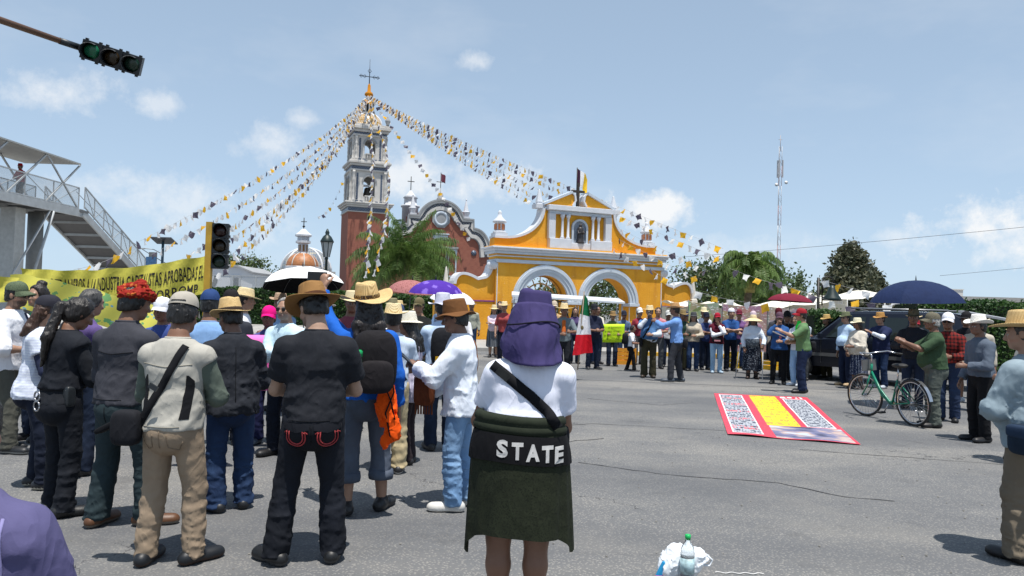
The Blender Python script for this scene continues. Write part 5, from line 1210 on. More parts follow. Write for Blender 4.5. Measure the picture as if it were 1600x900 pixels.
# printed banners on a rail behind the crowd
def print_mat(seed):
    t = NT('printed_vinyl'); c = t.coord('Object', (1, 1, 1)); v = t.n('ShaderNodeTexVoronoi', feature='F1'); v.inputs['Scale'].default_value = 2.3; t.l(t.coord('Object', (1, 1, 1.3), (seed, seed, 0)), v.inputs['Vector'])
    h = t.n('ShaderNodeHueSaturation'); h.inputs['Saturation'].default_value = .6; h.inputs['Value'].default_value = .45; t.l(v.outputs['Color'], h.inputs['Color'])
    base = t.mix(.55, h.outputs[0], {0: (.26, .36, .06), 1: (.46, .20, .14), 2: (.42, .38, .30)}[seed % 3]); base = t.mix(t.math('GREATER_THAN', t.noise(9, 2, .5, t.coord('Object', (1, 1, 4))), .63), base, (.75, .72, .70)); t.set(Base_Color=base, Roughness=.5); return t.m
for i, (x0, x1, z0, z1, lb) in enumerate(((6.25, 7.3, .5, 2.0, 'green and cream printed banner behind the crowd'), (7.45, 9.0, .3, 1.95, 'lime green edged printed banner behind the white cap man'), (9.05, 11.2, .4, 1.9, 'reddish printed banner behind the old woman'))):
    V = []; F = []
    for a in range(13):
        for b_ in range(5): u, t = a / 12, b_ / 4; V.append((x0 + (x1 - x0) * u, 26.4 + .04 * math.sin(u * 12 + t), z1 + (z0 - z1) * t - .06 * math.sin(math.pi * u) * (1 - t)))
    for a in range(12):
        for b_ in range(4): k = a * 5 + b_; F.append((k, k + 5, k + 6, k + 1))
    r_ = tag(empty('printed_banner', (0, 0, 0)), lb, 'banner'); q = MB(); q.add(V, F, True); q.build('sheet', print_mat(i), r_)
    for x in (x0, x1): q = MB(); q.tube([(x, 26.45, 0), (x, 26.45, z1 + .05)], .025, 6); q.build('post', M_STEELD, r_)
# covered food cart in front of the right arch
fc_ = tag(empty('food_cart', (1.6, 30.5, 0)), 'food cart with flat pale roof in front of the arches', 'cart')
q = MB(); q.add([(-1.6, -.8, 2.05), (2.9, -.8, 1.88), (2.9, .9, 2.05), (-1.6, .9, 2.22), (-1.6, -.8, 2.12), (2.9, -.8, 1.95), (2.9, .9, 2.12), (-1.6, .9, 2.29)], [(3, 2, 1, 0), (4, 5, 6, 7), (0, 1, 5, 4), (1, 2, 6, 5), (2, 3, 7, 6), (3, 0, 4, 7)]); q.build('roof', plain('cart_roof', (.60, .64, .68), .5), fc_)
for x in (-1.5, 2.8):
    for y_ in (-.7, .8): q = MB(); q.tube([(x, y_, 0), (x, y_, 1.95)], .03, 6); q.build('post', M_STEEL, fc_)
q = MB(); q.b2(-1.4, 2.7, -.6, .6, .45, 1.0); q.build('counter', plain('cart_body', (.25, .25, .26), .5), fc_)
for x in (-.9, 2.2):
    q = MB(); q.lathe([(.22, -.05), (.28, -.05), (.28, .05), (.22, .05)], 18); q.v = [(x + p[0], -.68 + p[2], .28 + p[1]) for p in q.v]; q.build('wheel', M_SIG, fc_)
# yellow and orange crates on the kerb behind the feet
for i, (x, y_, c_) in enumerate(((3.45, 22.6, 'orange crate between the boy and the man with the microphone'), (6.9, 22.4, 'yellow crate behind the black leggings'), (7.75, 22.0, 'yellow crate behind the light blue jeans'))):
    r_ = tag(empty('plastic_crate', (x, y_, 0), .2 * i), c_, 'crate', 'plastic crates behind the crowd'); mm = plain('crate%d' % i, ((.70, .30, .02), (.72, .48, .03), (.74, .46, .02))[i], .5)
    q = MB(); q.b2(-.28, .28, -.2, .2, 0, .04); q.build('base', mm, r_)
    for k in range(4):
        for (x0, x1, y0, y1) in ((-.28, .28, -.2, -.18), (-.28, .28, .18, .2), (-.28, -.26, -.18, .18), (.26, .28, -.18, .18)): q = MB(); q.b2(x0, x1, y0, y1, .04 + k * .115, .125 + k * .115); q.build('slat', mm, r_)
    for sx in (-1, 1):
        for sy in (-1, 1): q = MB(); q.b2(sx * .29 - .02, sx * .29 + .02, sy * .21 - .02, sy * .21 + .02, 0, .5); q.build('corner', mm, r_)
# ================================================================ VEGETATION
def leaf_mat(name, c1, c2, trans=.25):
    t = NT(name); a = t.n('ShaderNodeAttribute', attribute_name='Col'); t.l(t.mix(a.outputs['Fac'], c1, c2), t.b.inputs['Base Color']); t.set(Roughness=.55)
    tr = t.n('ShaderNodeBsdfTranslucent'); t.l(t.mix(a.outputs['Fac'], tuple(x * 1.3 for x in c1), tuple(x * 1.3 for x in c2)), tr.inputs[0]); mx = t.n('ShaderNodeMixShader'); mx.inputs[0].default_value = trans
    o = t.t.nodes['Material Output']; t.l(t.b.outputs[0], mx.inputs[1]); t.l(tr.outputs[0], mx.inputs[2]); t.l(mx.outputs[0], o.inputs[0]); return t.m
def leaf_cloud(P, size, colv, normal=None, aspect=.55):
    """P (n,3) leaf positions -> quads with random facing; colv (n) 0..1 tint"""
    n = len(P); a = rng.normal(size=(n, 3)); a /= np.linalg.norm(a, axis=1)[:, None]; b = rng.normal(size=(n, 3)); b -= a * (a * b).sum(1)[:, None]; b /= np.linalg.norm(b, axis=1)[:, None]
    s = size * (.6 + .8 * rng.random(n))[:, None]; a = a * s; b = b * s * aspect; V = np.stack([P - a, P - b * 1.0, P + a, P + b], 1).reshape(-1, 3); F = np.arange(4 * n).reshape(-1, 4)
    me = np_mesh('leaves', V, F, False); c = np.repeat(np.clip(colv, 0, 1), 4); ca = me.color_attributes.new('Col', 'FLOAT_COLOR', 'POINT'); ca.data.foreach_set('color', np.stack([c, c, c, np.ones_like(c)], 1).astype(np.float32).ravel()); return me
M_BARK = plain('bark', (.10, .075, .05), .9, var=.35, vs=5, bump=.8, bs=14, bd=.04)
def tree(loc, h, rx, rz, label, leafm, n=9000, clumps=40, size=.10, trunk_h=None, kind='round', group=None, name='tree', trunk_r=.2):
    r_ = tag(empty(name, loc), label, 'tree', group); cz = h - rz; q = MB(); q.tube([(0, 0, -.1), (.05, 0, cz * .5), (0, .05, cz), (0, 0, h - rz * .4)], [trunk_r, trunk_r * .8, trunk_r * .6, trunk_r * .2], 10)
    for k in range(9):
        a = k * 2.4; z = cz - rz * .6 + k * rz * .16; bw = .3 if kind in ('conifer', 'spire') else .75; e = (rx * bw * math.cos(a), rx * bw * math.sin(a), min(z + rz * .45, h - rz * .5)); q.tube([(0, 0, z), (e[0] * .5, e[1] * .5, z + rz * .15), e], [trunk_r * .4, trunk_r * .25, trunk_r * .1], 6)
    q.build('trunk', M_BARK, r_); C = []
    while len(C) < clumps:
        p = rng.uniform(-1, 1, 3); d = np.linalg.norm(p)
        if kind == 'conifer':
            t = (p[2] + 1) / 2; w = (1 - t) ** 1.0 * (1.0 if t > .15 else .5 + t * 3.3) * (1 + .25 * math.sin(7 * math.atan2(p[1], p[0]) + 9 * t)); p[:2] *= w
            if np.linalg.norm(p[:2]) > w or (np.linalg.norm(p[:2]) < .5 * w and rng.random() < .6): continue
        elif kind == 'spire':
            t = (p[2] + 1) / 2; w = (1 - t) ** .8; p[:2] *= w
        elif d > 1 or (d < .5 and rng.random() < .7): continue
        C.append((p, .5 + .9 * rng.random()))
    P = []; K = []; per = n // clumps
    for p, f in C:
        sp_ = {'conifer': .105, 'spire': .14}.get(kind, .24) * f; x = rng.normal(size=(int(per * f), 3)) * np.array([rx, rx, rz * .75]) * sp_ + p * np.array([rx, rx, rz])
        if kind == 'conifer': x[:, 2] -= .5 * (np.linalg.norm(x[:, :2] - (p * rx)[:2], axis=1))
        P.append(x); K.append(np.clip(rng.random() * .6 + rng.normal(size=len(x)) * .15 + .15, 0, 1))
    P = np.concatenate(P); P[:, 2] += cz; K = np.concatenate(K); P = P[P[:, 2] > .3] if len(P) == len(K) else P; K = K[:len(P)]
    mesh_obj('crown', leaf_cloud(P, size, K), leafm, r_); return r_
def palm(loc, h, fr, label, leafm, nf=26, lean=.15, name='palm_tree', droop=1.0, tr=.16, leafl=.55, boots=False, seed=3):
    r_ = tag(empty(name, loc), label, 'palm tree'); g = random.Random(seed); q = MB(); top = Vector((lean, 0, h)); pts = [Vector((0, 0, -.1)).lerp(top, k / 8) + Vector((.06 * math.sin(k), 0, 0)) for k in range(9)]
    q.tube(pts, [tr * 1.2] + [tr * (1 - .03 * k) for k in range(1, 9)], 12); q.build('trunk', plain('palm_trunk', (.16, .13, .095), .9, var=.35, vs=9, bump=.8, bs=10, bd=.05), r_)
    if boots: q = MB(); q.lathe([(tr * 1.1, h - 1.1), (tr * 1.9, h - .7), (tr * 2.1, h - .2), (tr * 1.0, h + .25)], 12, (lean, 0, 0)); q.build('crownshaft', plain('palm_boots', (.30, .26, .09), .8, var=.4, vs=8), r_)
    V = []; F = []; C = []; ra = MB()
    for k in range(nf):
        az_ = k * 2.399 + g.uniform(-.2, .2); el = R(72 - 80 * (k / nf) ** .8 + g.uniform(-8, 8)); L = fr * g.uniform(.8, 1.1); p = Vector(top); d = Vector((math.cos(az_) * math.cos(el), math.sin(az_) * math.cos(el), math.sin(el))); N = 30; P = [p.copy()]; tint = g.random()
        for i in range(N):
            t = i / N; d = (d + Vector((0, 0, -.055 * droop * (.3 + 1.2 * t)))).normalized(); p = p + d * (L / N); P.append(p.copy())
            if i > 3:
                sdv = d.cross(Vector((0, 0, 1))); sdv = sdv.normalized() if sdv.length > .05 else Vector((1, 0, 0))
                for g_ in (-1, 1):
                    for rep in (0, 1, 2):
                        ll_ = leafl * (1 - .55 * t) * g.uniform(.75, 1.15); o = sdv * g_ * g.uniform(.5, 1) + d * .35 + Vector((0, 0, g.uniform(-.25, .25))); m1 = p + o * ll_ * .45; e = p + o * ll_ * .75 + Vector((0, 0, -ll_ * g.uniform(.45, .9))); w = d * .018 + Vector((0, 0, .006)); n0 = len(V)
                        V += [p - w, p + w, m1 + w * 1.2, m1 - w * 1.2, e]; F += [(n0, n0 + 1, n0 + 2, n0 + 3), (n0 + 3, n0 + 2, n0 + 4, n0 + 4)]; C += [min(1, max(0, tint * .5 + g.uniform(0, .4)))] * 5
        ra.tube(P[::3], [.022 * (1 - .8 * i / len(P[::3])) for i in range(len(P[::3]))], 5)
    me = bpy.data.meshes.new('crown'); me.from_pydata([tuple(v) for v in V], [], [f if f[2] != f[3] else f[:3] for f in F]); me.update(); ca = me.color_attributes.new('Col', 'FLOAT_COLOR', 'POINT'); c = np.array(C); ca.data.foreach_set('color', np.stack([c, c, c, np.ones_like(c)], 1).astype(np.float32).ravel())
    mesh_obj('crown', me, leafm, r_); ra.build('frond_stems', plain('stem_green', (.12, .14, .04), .7), r_); return r_
LM_P = leaf_mat('palm_leaf', (.048, .105, .028), (.17, .26, .06)); LM_T = leaf_mat('tree_leaf', (.026, .055, .016), (.10, .14, .040)); LM_C = leaf_mat('conifer_leaf', (.040, .060, .036), (.13, .125, .070)); LM_H = leaf_mat('hedge_leaf', (.016, .052, .012), (.06, .13, .024))
palm((-7.6, 52, 0), 4.5, 4.1, 'feathery green palm in front of the church facade', LM_P, 84, .15, droop=.98, leafl=1.35, seed=5)
for i, (bx, lz) in enumerate(((.9, 1.3), (1.6, 2.0))):
    pass
palm((10.9, 34.5, 0), 3.7, 1.85, 'thick palm with drooping fronds right of the gate', LM_P, 46, .05, droop=1.9, tr=.20, leafl=.75, boots=True, seed=9)
palm((12.3, 36, 0), 2.1, 1.9, 'small arching palm beside the thick palm', LM_P, 20, .05, droop=1.6, tr=.12, leafl=.5, seed=12)
tree((11.6, 45, 0), 4.6, 2.6, 1.7, 'dark leafy tree just right of the gate wall', LM_T, 9000, 46, .10, group='trees behind the gate')
tree((15.2, 47, 0), 4.7, 2.7, 1.8, 'leafy tree between gate and thick palm', LM_T, 9000, 46, .10, group='trees behind the gate')
tree((5.6, 50, 0), 4.8, 3.2, 2.2, 'dark tree seen through the arched gate opening', LM_T, 8000, 44, .11, group='trees behind the gate')
tree((16.3, 50, 0), 3.4, 2.0, 1.3, 'low shrubby tree under the palm fronds', LM_T, 5000, 30, .09, group='trees behind the gate')
tree((31.6, 70, 0), 8.3, 4.6, 3.9, 'big grey green conifer behind the white stall', LM_C, 34000, 230, .20, kind='conifer', trunk_r=.3)
tree((34.4, 72, 0), 6.4, 3.4, 3.0, 'brownish conifer leaning on the bigger conifer', LM_C, 18000, 140, .19, kind='conifer', trunk_r=.25)
tree((23.0, 60, 0), 4.9, .95, 2.4, 'slim dark cypress beside the radio mast', LM_T, 5000, 60, .09, kind='spire', name='cypress')
tree((-29, 80, 0), 6.6, 3.0, 2.2, 'distant tree under the footbridge', LM_T, 5000, 40, .14, trunk_r=.25)
def hedge(x0, y0, x1, y1, h, d, label, n=9000, size=.05, name='hedge'):
    L = math.hypot(x1 - x0, y1 - y0); r_ = tag(empty(name, (x0, y0, 0), math.atan2(y1 - y0, x1 - x0)), label, 'hedge'); q = MB(); q.b2(.05, L - .05, .08, d - .08, 0, h - .08); q.build('branch_core', plain('hedge_core', (.012, .022, .008), .9), r_)
    u = rng.random((n, 3)); P = np.empty((n, 3)); side = rng.random(n); P[:, 0] = u[:, 0] * L; P[:, 1] = np.where(side < .6, rng.normal(size=n) * .04, u[:, 1] * d); P[:, 2] = np.where(side < .6, u[:, 2] * h, h + rng.normal(size=n) * .05)
    P[:, 2] += .05 * np.sin(P[:, 0] * 3.1) * (side >= .6); mesh_obj('foliage', leaf_cloud(P, size, .5 + .25 * np.sin(P[:, 0] * 2.3 + P[:, 2] * 3) + rng.normal(size=n) * .22), LM_H, r_); return r_
hedge(11.75, 21.8, 28, 22.8, 2.12, 1.2, 'tall clipped hedge behind the dark car', 26000, .05)
hedge(-19.8, 46, -9.5, 47.5, 2.3, 1.2, 'clipped hedge in front of the white building', 9000, .09)
hedge(-8.5, 40, -2.4, 41, 2.05, 1.0, 'clipped hedge left of the gate wing', 7000, .08)
hedge(10.2, 25.2, 11.7, 25.3, 1.7, .8, 'short bright shrub beside the tarpaulin stall', 3000, .05)
# ================================================================ PEOPLE
JD = cloth('#1b2436', pat='denim', col2='#2c3950'); JB = cloth('#1e2f4d', pat='denim', col2='#324a6e'); JL = cloth('#6d8fb5', pat='denim', col2='#93b0cd'); JN = cloth('#141a28'); BK = cloth('#121317'); BK2 = cloth('#1b1c21')
GRY = cloth('#4b4e52'); KHA = cloth('#94826e'); KHD = cloth('#7f7462'); OLV = cloth('#4a4633'); WHT = cloth('#e6e7ec', var=.05); WH2 = cloth('#d7dbe2', var=.05); CRM = cloth('#d6ccba'); SKY = cloth('#a9c3dd'); BLU = cloth('#4b78b5'); NVY = cloth('#1d2740')
STR = straw_mat(); STL = straw_mat('#e6d3a8', '#b39a66'); STY = straw_mat('#cdb268', '#94793c'); BANDK = cloth('#2a211c')
GL_ = 'protesters in the left crowd'; GR_ = 'protesters facing from across the road'; GF_ = 'people by the gate'
def T(m, **k): return dict(m=m, **k)
PP = {}
def bag_root(S, name, label, cat='bag', group=None): o = empty(name, (0, 0, 0)); o.matrix_world = S['M']; return tag(o, label, cat, group)
def strap_part(S, root, pts, w, m, side=-1, **k): mb, rows = strap(S, pts, w, m, side=side, **k); mb.build('strap', m, root); return rows
def rbox(mb, c, d, n=2.6, seg=14, M=None):
    """soft-edged pouch: superellipsoid"""
    V = []; F = []
    sg = lambda x, e: math.copysign(abs(x) ** e, x)
    for j in range(seg + 1):
        la = -math.pi / 2 + math.pi * j / seg
        for i in range(2 * seg):
            lo = math.pi * i / seg; e = 2 / n; p = Vector((d[0] / 2 * sg(math.cos(la), e) * sg(math.cos(lo), e), d[1] / 2 * sg(math.cos(la), e) * sg(math.sin(lo), e), d[2] / 2 * sg(math.sin(la), e)))
            V.append((M @ p if M is not None else p) + Vector(c))
    for j in range(seg):
        for i in range(2 * seg): F.append((j * 2 * seg + i, j * 2 * seg + (i + 1) % (2 * seg), (j + 1) * 2 * seg + (i + 1) % (2 * seg), (j + 1) * 2 * seg + i))
    return mb.add(V, F, True)

# ---- man in the beige vest
S = PP['vest'] = person(-2.03, 4.56, -4, 1.62, 1.06, skin=1, hp=14, hy=6, armL='front', armR='front', feet=((-.13, -.03, 4), (.15, .03, -32)), lod=0,
    top=T(cloth('#59635a'), sleeve=2.0, o=.014, hem=.90), layers=[T(cloth('#aaa79e', var=.07), name='vest', sleeve=.12, o=.027, hem=.855, flare=.006, wr=.004)], bottom=T(KHA, wr=.006, flare=.010, waist=.06), shoes=('#15181d', '#33231d'),
    hair='short', hat=dict(kind='cap', m=cloth('#a8a297'), brim=.07, crown=.105, band=BK, lift=.004), label='man in beige vest and khaki trousers, seen from behind, grey cap', group=GL_)
r_ = bag_root(S, 'shoulder_bag', 'black shoulder bag at the hip of the beige vest man')
strap_part(S, r_, [(.10, 1.385), (.02, 1.20), (-.10, .98), (-.165, .87)], .045, BK)
q = MB(); rbox(q, (-.215, -.13, .83), (.17, .11, .21), 4); q.build('pouch', BK2, r_); q = MB(); rbox(q, (-.31, -.10, .845), (.24, .09, .035), 5, M=Matrix.Rotation(R(-28), 3, 'Y')); q.build('open_flap', BK, r_); q = MB(); q.box((-.03, -.185, 1.08), (.055, .012, .03), M=Matrix.Rotation(R(30), 3, 'Y')); q.build('buckle', M_SIG, r_)
for g in (-1, 1):         # dark mesh insets of the vest
    rows = []; mb = MB(); V = []; F = []
    for j in range(9):
        z = (.93 + .27 * j / 8) * S['s']; w0 = .105 + (.02 * (j / 8)); w1 = .165 - .012 * (8 - j) / 8 - (.03 if j == 8 else 0)
        for x in np.linspace(w0, w1, 5):
            h = S['bvh']['vest'].ray_cast(Vector((g * x * S['s'], -1, z)), Vector((0, 1, 0))); V.append(h[0] + Vector((0, -.004, 0)) if h[0] is not None else Vector((g * x, -.05, z)))
    for j in range(8):
        for i in range(4): a = j * 5 + i; F.append((a, a + 1, a + 6, a + 5))
    mb.add(V, F, True); mb.build('mesh_inset', BK, S['vest'])
# ---- man in the black tee
S = PP['tee'] = person(-1.20, 4.64, 10, 1.70, 1.06, skin=4, hp=26, hy=28, armL='front', armR='front', feet=((-.20, .0, 42), (.14, .03, -6)), lod=0,
    top=T(cloth('#212329', var=.2), sleeve=.72, o=.020, loose=.016, hem=.87, flare=.004, wr=.006), bottom=T(cloth('#14171e', pat='denim', col2='#20242e'), wr=.006, flare=.020, o=.014), shoes=('#131416', '#3b3b3c'), hair='short', hairc='#0d0b0a', beard=.5,
    hat=dict(kind='felt', m=cloth('#8d693f', var=.12), band=cloth('#4a2d1a'), brim=.105, crown=.115, curl=.025, dip=.03, tilt=-4), label='man in black t-shirt and black jeans with tan brimmed hat', group=GL_)
M_RED = plain('red_thread', (.36, .035, .04), .7)
for cx, nm in ((-.09, 0), (.095, 1)):        # stitched pockets with a double curve
    bv = S['bvh']['trousers']; s = S['s']
    def onb(x, z, off=.006):
        h = bv.ray_cast(Vector((x * s, -1, z * s)), Vector((0, 1, 0))); return (h[0] + Vector((0, -off, 0))) if h[0] is not None else Vector((x * s, -.15, z * s))
    for rr in (.058, .043):
        q = MB(); pts = [(cx - rr - .012, .815), (cx - rr + .002, .828)] + [(cx + rr * math.cos(R(a)), .79 + rr * .95 * math.sin(R(a))) for a in range(180, 361, 12)] + [(cx + rr - .002, .828), (cx + rr + .012, .815)]
        q.tube([onb(*p) for p in pts], .0045, 5); q.build('pocket_stitching', M_RED, S['root'])
    q = MB(); q.tube([onb(*p, .003) for p in [(cx - .075, .865), (cx - .07, .80), (cx - .045, .735), (cx, .71), (cx + .045, .735), (cx + .07, .80), (cx + .075, .865)]], .0035, 5); q.build('pocket_seam', BK2, S['root'])
    V = [onb(cx + dx, z, .007) for z in (.875, .848) for dx in np.linspace(-.078, .078, 7)]; V += [onb(cx + dx, .838 - .018 * (1 - abs(dx) / .078), .007) for dx in np.linspace(-.078, .078, 7)]
    q = MB(); q.add(V, [(j * 7 + i, j * 7 + i + 1, j * 7 + i + 8, j * 7 + i + 7) for j in (0, 1) for i in range(6)], True); q.build('pocket_flap', cloth('#191b22'), S['root'])
# ---- police woman
S = PP['police'] = person(-3.27, 5.5, -28, 1.60, 1.02, 'f', skin=1, hp=28, hy=-14, armL='front', armR='front', feet=((-.10, .02, 8), (.11, -.02, -20)), lod=0,
    top=T(cloth('#191c22'), sleeve=2.0, o=.014), layers=[T(cloth('#1d2027', var=.2), name='vest', sleeve=.05, o=.040, hem=.98, flare=0)], bottom=T(cloth('#191c23'), flare=.016, wr=.007), shoes=('#0c0d0f', '#0c0d0f', .45), hair='pony', hair_len=.26, hairc='#17110d', label='uniformed woman all in black with long ponytail and body vest', group=GL_)
q = MB(); bv = S['bvh']['trousers']; s = S['s']; q.lathe([(.155, .965), (.17, .97), (.172, 1.01), (.155, 1.015)], 28, (0, 0, 0), s, s * .80); q.v = [(p[0], p[1], p[2] * s) for p in q.v]; q.build('duty_belt', BK2, S['root'])
q = MB(); rbox(q, (.16 * s, -.04, .93 * s), (.07, .07, .15), 5); q.build('holster', M_SIG, S['root'])
for dz in (0, .075):
    q = MB(); q.tube([(-.02 * s + .034 * math.cos(R(a)), -.165 * s - .01, (.93 - dz) * s + .034 * math.sin(R(a))) for a in range(0, 361, 24)], .007, 6); q.build('handcuff', plain('chrome', (.4, .4, .42), .25, .9), S['root'])
# ---- man with the red headscarf
S = PP['scarf'] = person(-2.70, 5.25, -12, 1.68, 1.08, skin=1, hp=12, hy=-24, armL='front', armR='front', feet=((-.15, -.02, 0), (.16, .10, -58)), lod=0,
    top=T(cloth('#3b3c43', var=.15), sleeve=2.0, o=.026, hem=.87, name='jacket', collar=.03), bottom=T(cloth('#2a373b', var=.1), flare=.028, wr=.006), shoes=('#5a3a22', '#6a6259'), hair='short', hairc='#0c0a09', label='man in charcoal jacket with a red scarf tied round his head', group=GL_)
def head_scarf(S):
    hl, Mh, hc, s = S['hl'], S['Mh'], S['hc'], S['s']
    L = [cone(hl(.088 * math.cos(R(a)), -.010 + .108 * math.sin(R(a)), .060 + .012 * math.sin(R(a * 2))), hl(.088 * math.cos(R(a + 24)), -.010 + .108 * math.sin(R(a + 24)), .060 + .012 * math.sin(R(2 * a + 48))), .026 * s, .026 * s, .012) for a in range(0, 360, 24)]
    L += [cone(hl(-.03, -.09, .095), hl(.05, -.02, .135), .024 * s, .03 * s, .02), cone(hl(.05, -.02, .135), hl(.085, .03, .085), .03 * s, .026 * s, .02), cone(hl(.085, -.05, .07), hl(.135, -.07, .045), .03 * s, .012 * s, .02), cone(hl(-.06, -.08, .085), hl(-.03, -.01, .13), .022 * s, .022 * s, .02), ell(hl(.0, -.118, .025), A(.022, .02, .016) * s, Mh, .01)]
    S['part']('head_scarf', L, cloth('#8e2218', pat='floral', col2='#b0602a', ps=.8), [(.008, (22, 22, 40), True, 3.0), (.006, (45, 45, 60), True, 5.0)], .007, 0, keep=False)
head_scarf(S)
# ---- man in the black jacket and straw hat
PP['jacket'] = person(-2.12, 5.75, 30, 1.58, 1.14, skin=3, hp=16, hy=22, armL='front', armR='front', feet=((-.10, -.02, 30), (.13, .03, -14)), lod=0,
    top=T(cloth('#272a31', var=.25), name='jacket', sleeve=2.0, o=.026, hem=.80, flare=.02, wr=.009, collar=.03), bottom=T(JB, flare=.018, wr=.007), shoes=('#17191d', '#2a2b2d'), hair='short', hat=dict(kind='straw', m=STR, band=cloth('#3a3028'), brim=.085, crown=.125, curl=.02, tilt=-6, dip=.015, pinch=.4), label='heavy man in black jacket, jeans and banded straw hat', group=GL_)
DK = cloth('#7c6d5c'); GK = cloth('#8f8b80'); BS = cloth('#101217')
for part_, who, rows in (('vest', 'vest', [('yoke_seam', [(-.17, 1.27), (0, 1.25), (.17, 1.27)], GK), ('hem_seam', [(-.15, .885), (.15, .885)], GK)]), ('trousers', 'vest', [('seat_seam', [(0, .86), (0, .74)], DK), ('pocket_seam', [(.045, .84), (.05, .76), (.10, .74), (.13, .80)], DK), ('pocket_seam', [(-.045, .84), (-.05, .76), (-.10, .74), (-.13, .80)], DK)]), ('jacket', 'scarf', [('yoke_seam', [(-.16, 1.24), (0, 1.22), (.16, 1.24)], BS), ('hem_seam', [(-.14, .91), (.14, .91)], BS)]), ('shirt', 'tee', [('hem_seam', [(-.14, .89), (.14, .89)], BS)]), ('trousers', 'scarf', [('seat_seam', [(0, .86), (0, .74)], BS)]), ('trousers', 'tee', [('seat_seam', [(0, .86), (0, .74)], BS)])):
    for nm_, pts_, mm_ in rows: seam(PP[who], part_, nm_, pts_, mm_)
seam(PP['jacket'], 'jacket', 'back_seam', [(0, 1.34), (0, .84)], BS)
# ---- woman with the dark cap
PP['capw'] = person(-3.94, 6.25, -62, 1.58, .98, 'f', skin=2, hp=10, hy=-8, armL='cross', armR='front', feet=((-.08, .02, 5), (.13, .10, -25)), lod=0,
    top=T(cloth('#2a3048'), sleeve=1.95, o=.012), layers=[T(cloth('#d9e0ec', pat='hstripe', col2='#c9cfe2', ps=.35), name='blouse', sleeve=.45, o=.032, hem=.80, flare=.045, loose=.012)], bottom=T(cloth('#161c2b', pat='denim', col2='#222a3d'), flare=.006, o=.012), shoes=('#17191f', '#b9b5a8'), hair='long', hairc='#3a2416', hair_len=.05, hat=dict(kind='cap', m=cloth('#2a2a33'), brim=.072, crown=.10), label='woman in white embroidered blouse over navy sleeves and dark cap', group=GL_)
# ---- man with sunglasses and green cap at the picture edge
S = PP['sung'] = person(-5.12, 7.66, -88, 1.71, 1.05, skin=2, hp=4, hy=0, armL='frontlo', armR='front', feet=((-.10, -.05, 0), (.12, .12, -10)), lod=0,
    top=T(cloth('#c6d6ea'), sleeve=.8, o=.016), layers=[T(WHT, name='overshirt', sleeve=1.2, o=.036, hem=.82)], bottom=T(cloth('#55554d'), flare=.02), shoes=('#1b1d20', '#8f8f8a'), hair='short', beard=.55, hat=dict(kind='cap', m=cloth('#59654e', pat='speck', col2='#414a3a'), brim=.085, crown=.095), glasses='sun', label='bearded man in sunglasses and green cap at the picture edge', group=GL_)
mb, _ = strap(S, [(-.06, 1.40), (-.07, 1.2), (-.03, 1.0)], .03, BK, side=1); mb.build('lanyard', cloth('#20264a'), S['root'])
PP['bun'] = person(-5.2, 8.3, 160, 1.70, 1.0, 'f', skin=2, lod=1, top=T(cloth('#1f8a5c'), sleeve=1.4), bottom=T(JD), hair='bun', hairc='#1c130d', armL='front', armR='front', label='woman with dark hair bun behind the dark cap woman', group=GL_)
PP['grey'] = person(-3.85, 6.75, -30, 1.66, 1.0, skin=2, lod=1, hp=10, top=T(cloth('#5a4a7a'), sleeve=.8), bottom=T(JD), hair='short', hairc='#3c3a38', armL='front', armR='front', label='grey haired man half hidden behind the ponytail woman', group=GL_)
PP['wcap'] = person(-3.6, 7.8, 178, 1.59, 1.0, skin=1, lod=1, hp=8, top=T(cloth('#3d4f8c'), sleeve=.8), bottom=T(JB), shoes=('#4a2f20', '#222222'), hair='short', armL='front', armR='front', hat=dict(kind='cap', m=WHT, brim=.075, crown=.10), label='person in white cap facing the beige vest man', group=GL_)
PP['bluecap'] = person(-2.82, 7.0, 18, 1.66, 1.1, skin=1, lod=1, hp=5, top=T(cloth('#7fa3cf'), sleeve=.9), bottom=T(JB), hair='short', armL='front', armR='down', hat=dict(kind='cap', m=cloth('#27406f'), brim=.07, crown=.115), label='man in blue cap behind the beige vest man', group=GL_)
PP['darkcap'] = person(-3.1, 8.3, 30, 1.68, 1.0, skin=1, lod=1, top=T(cloth('#30343c'), sleeve=2.0), bottom=T(JN), hair='short', hat=dict(kind='cap', m=cloth('#1d1a1c'), brim=.07, crown=.115), label='person in black cap between blue cap and straw hat', group=GL_)
PP['straw12'] = person(-3.36, 9.3, -70, 1.72, 1.0, skin=2, lod=1, top=T(WHT, sleeve=2.0), bottom=T(JD), hair='short', hat=dict(kind='straw', m=STL, brim=.11, crown=.11, curl=.02, tilt=8), armL='front', armR='front', label='person in white shirt and pale straw hat near the hedge', group=GL_)
S = PP['pinkcap'] = person(-2.72, 8.45, 186, 1.52, 1.05, 'f', skin=1, lod=1, top=T(cloth('#4a4f8a'), sleeve=1.9), bottom=T(cloth('#22264a'), flare=.02), shoes=('#5a6470', '#3a3d42'), hair='short', armL='sign', armR='sign', hat=dict(kind='cap', m=cloth('#e0107c'), brim=.06, crown=.105), label='woman in hot pink cap holding a pink placard', group=GL_)
S = PP['greyh'] = person(-2.34, 7.85, 166, 1.63, 1.0, skin=2, lod=0, top=T(cloth('#5f86ad'), sleeve=0, o=.012), layers=[T(cloth('#c3dce8'), name='shirt', sleeve=1.95, o=.028, hem=.84)], bottom=T(JN), shoes=('#121214', '#121214'), hair='short', hairc='#8d8a86', beard=.3, armL='cross', armR='cross', glasses='clear', feet=((-.10, .03, 25), (.10, .03, -20)), label='grey haired man in glasses and pale blue shirt, arms folded', group=GL_)
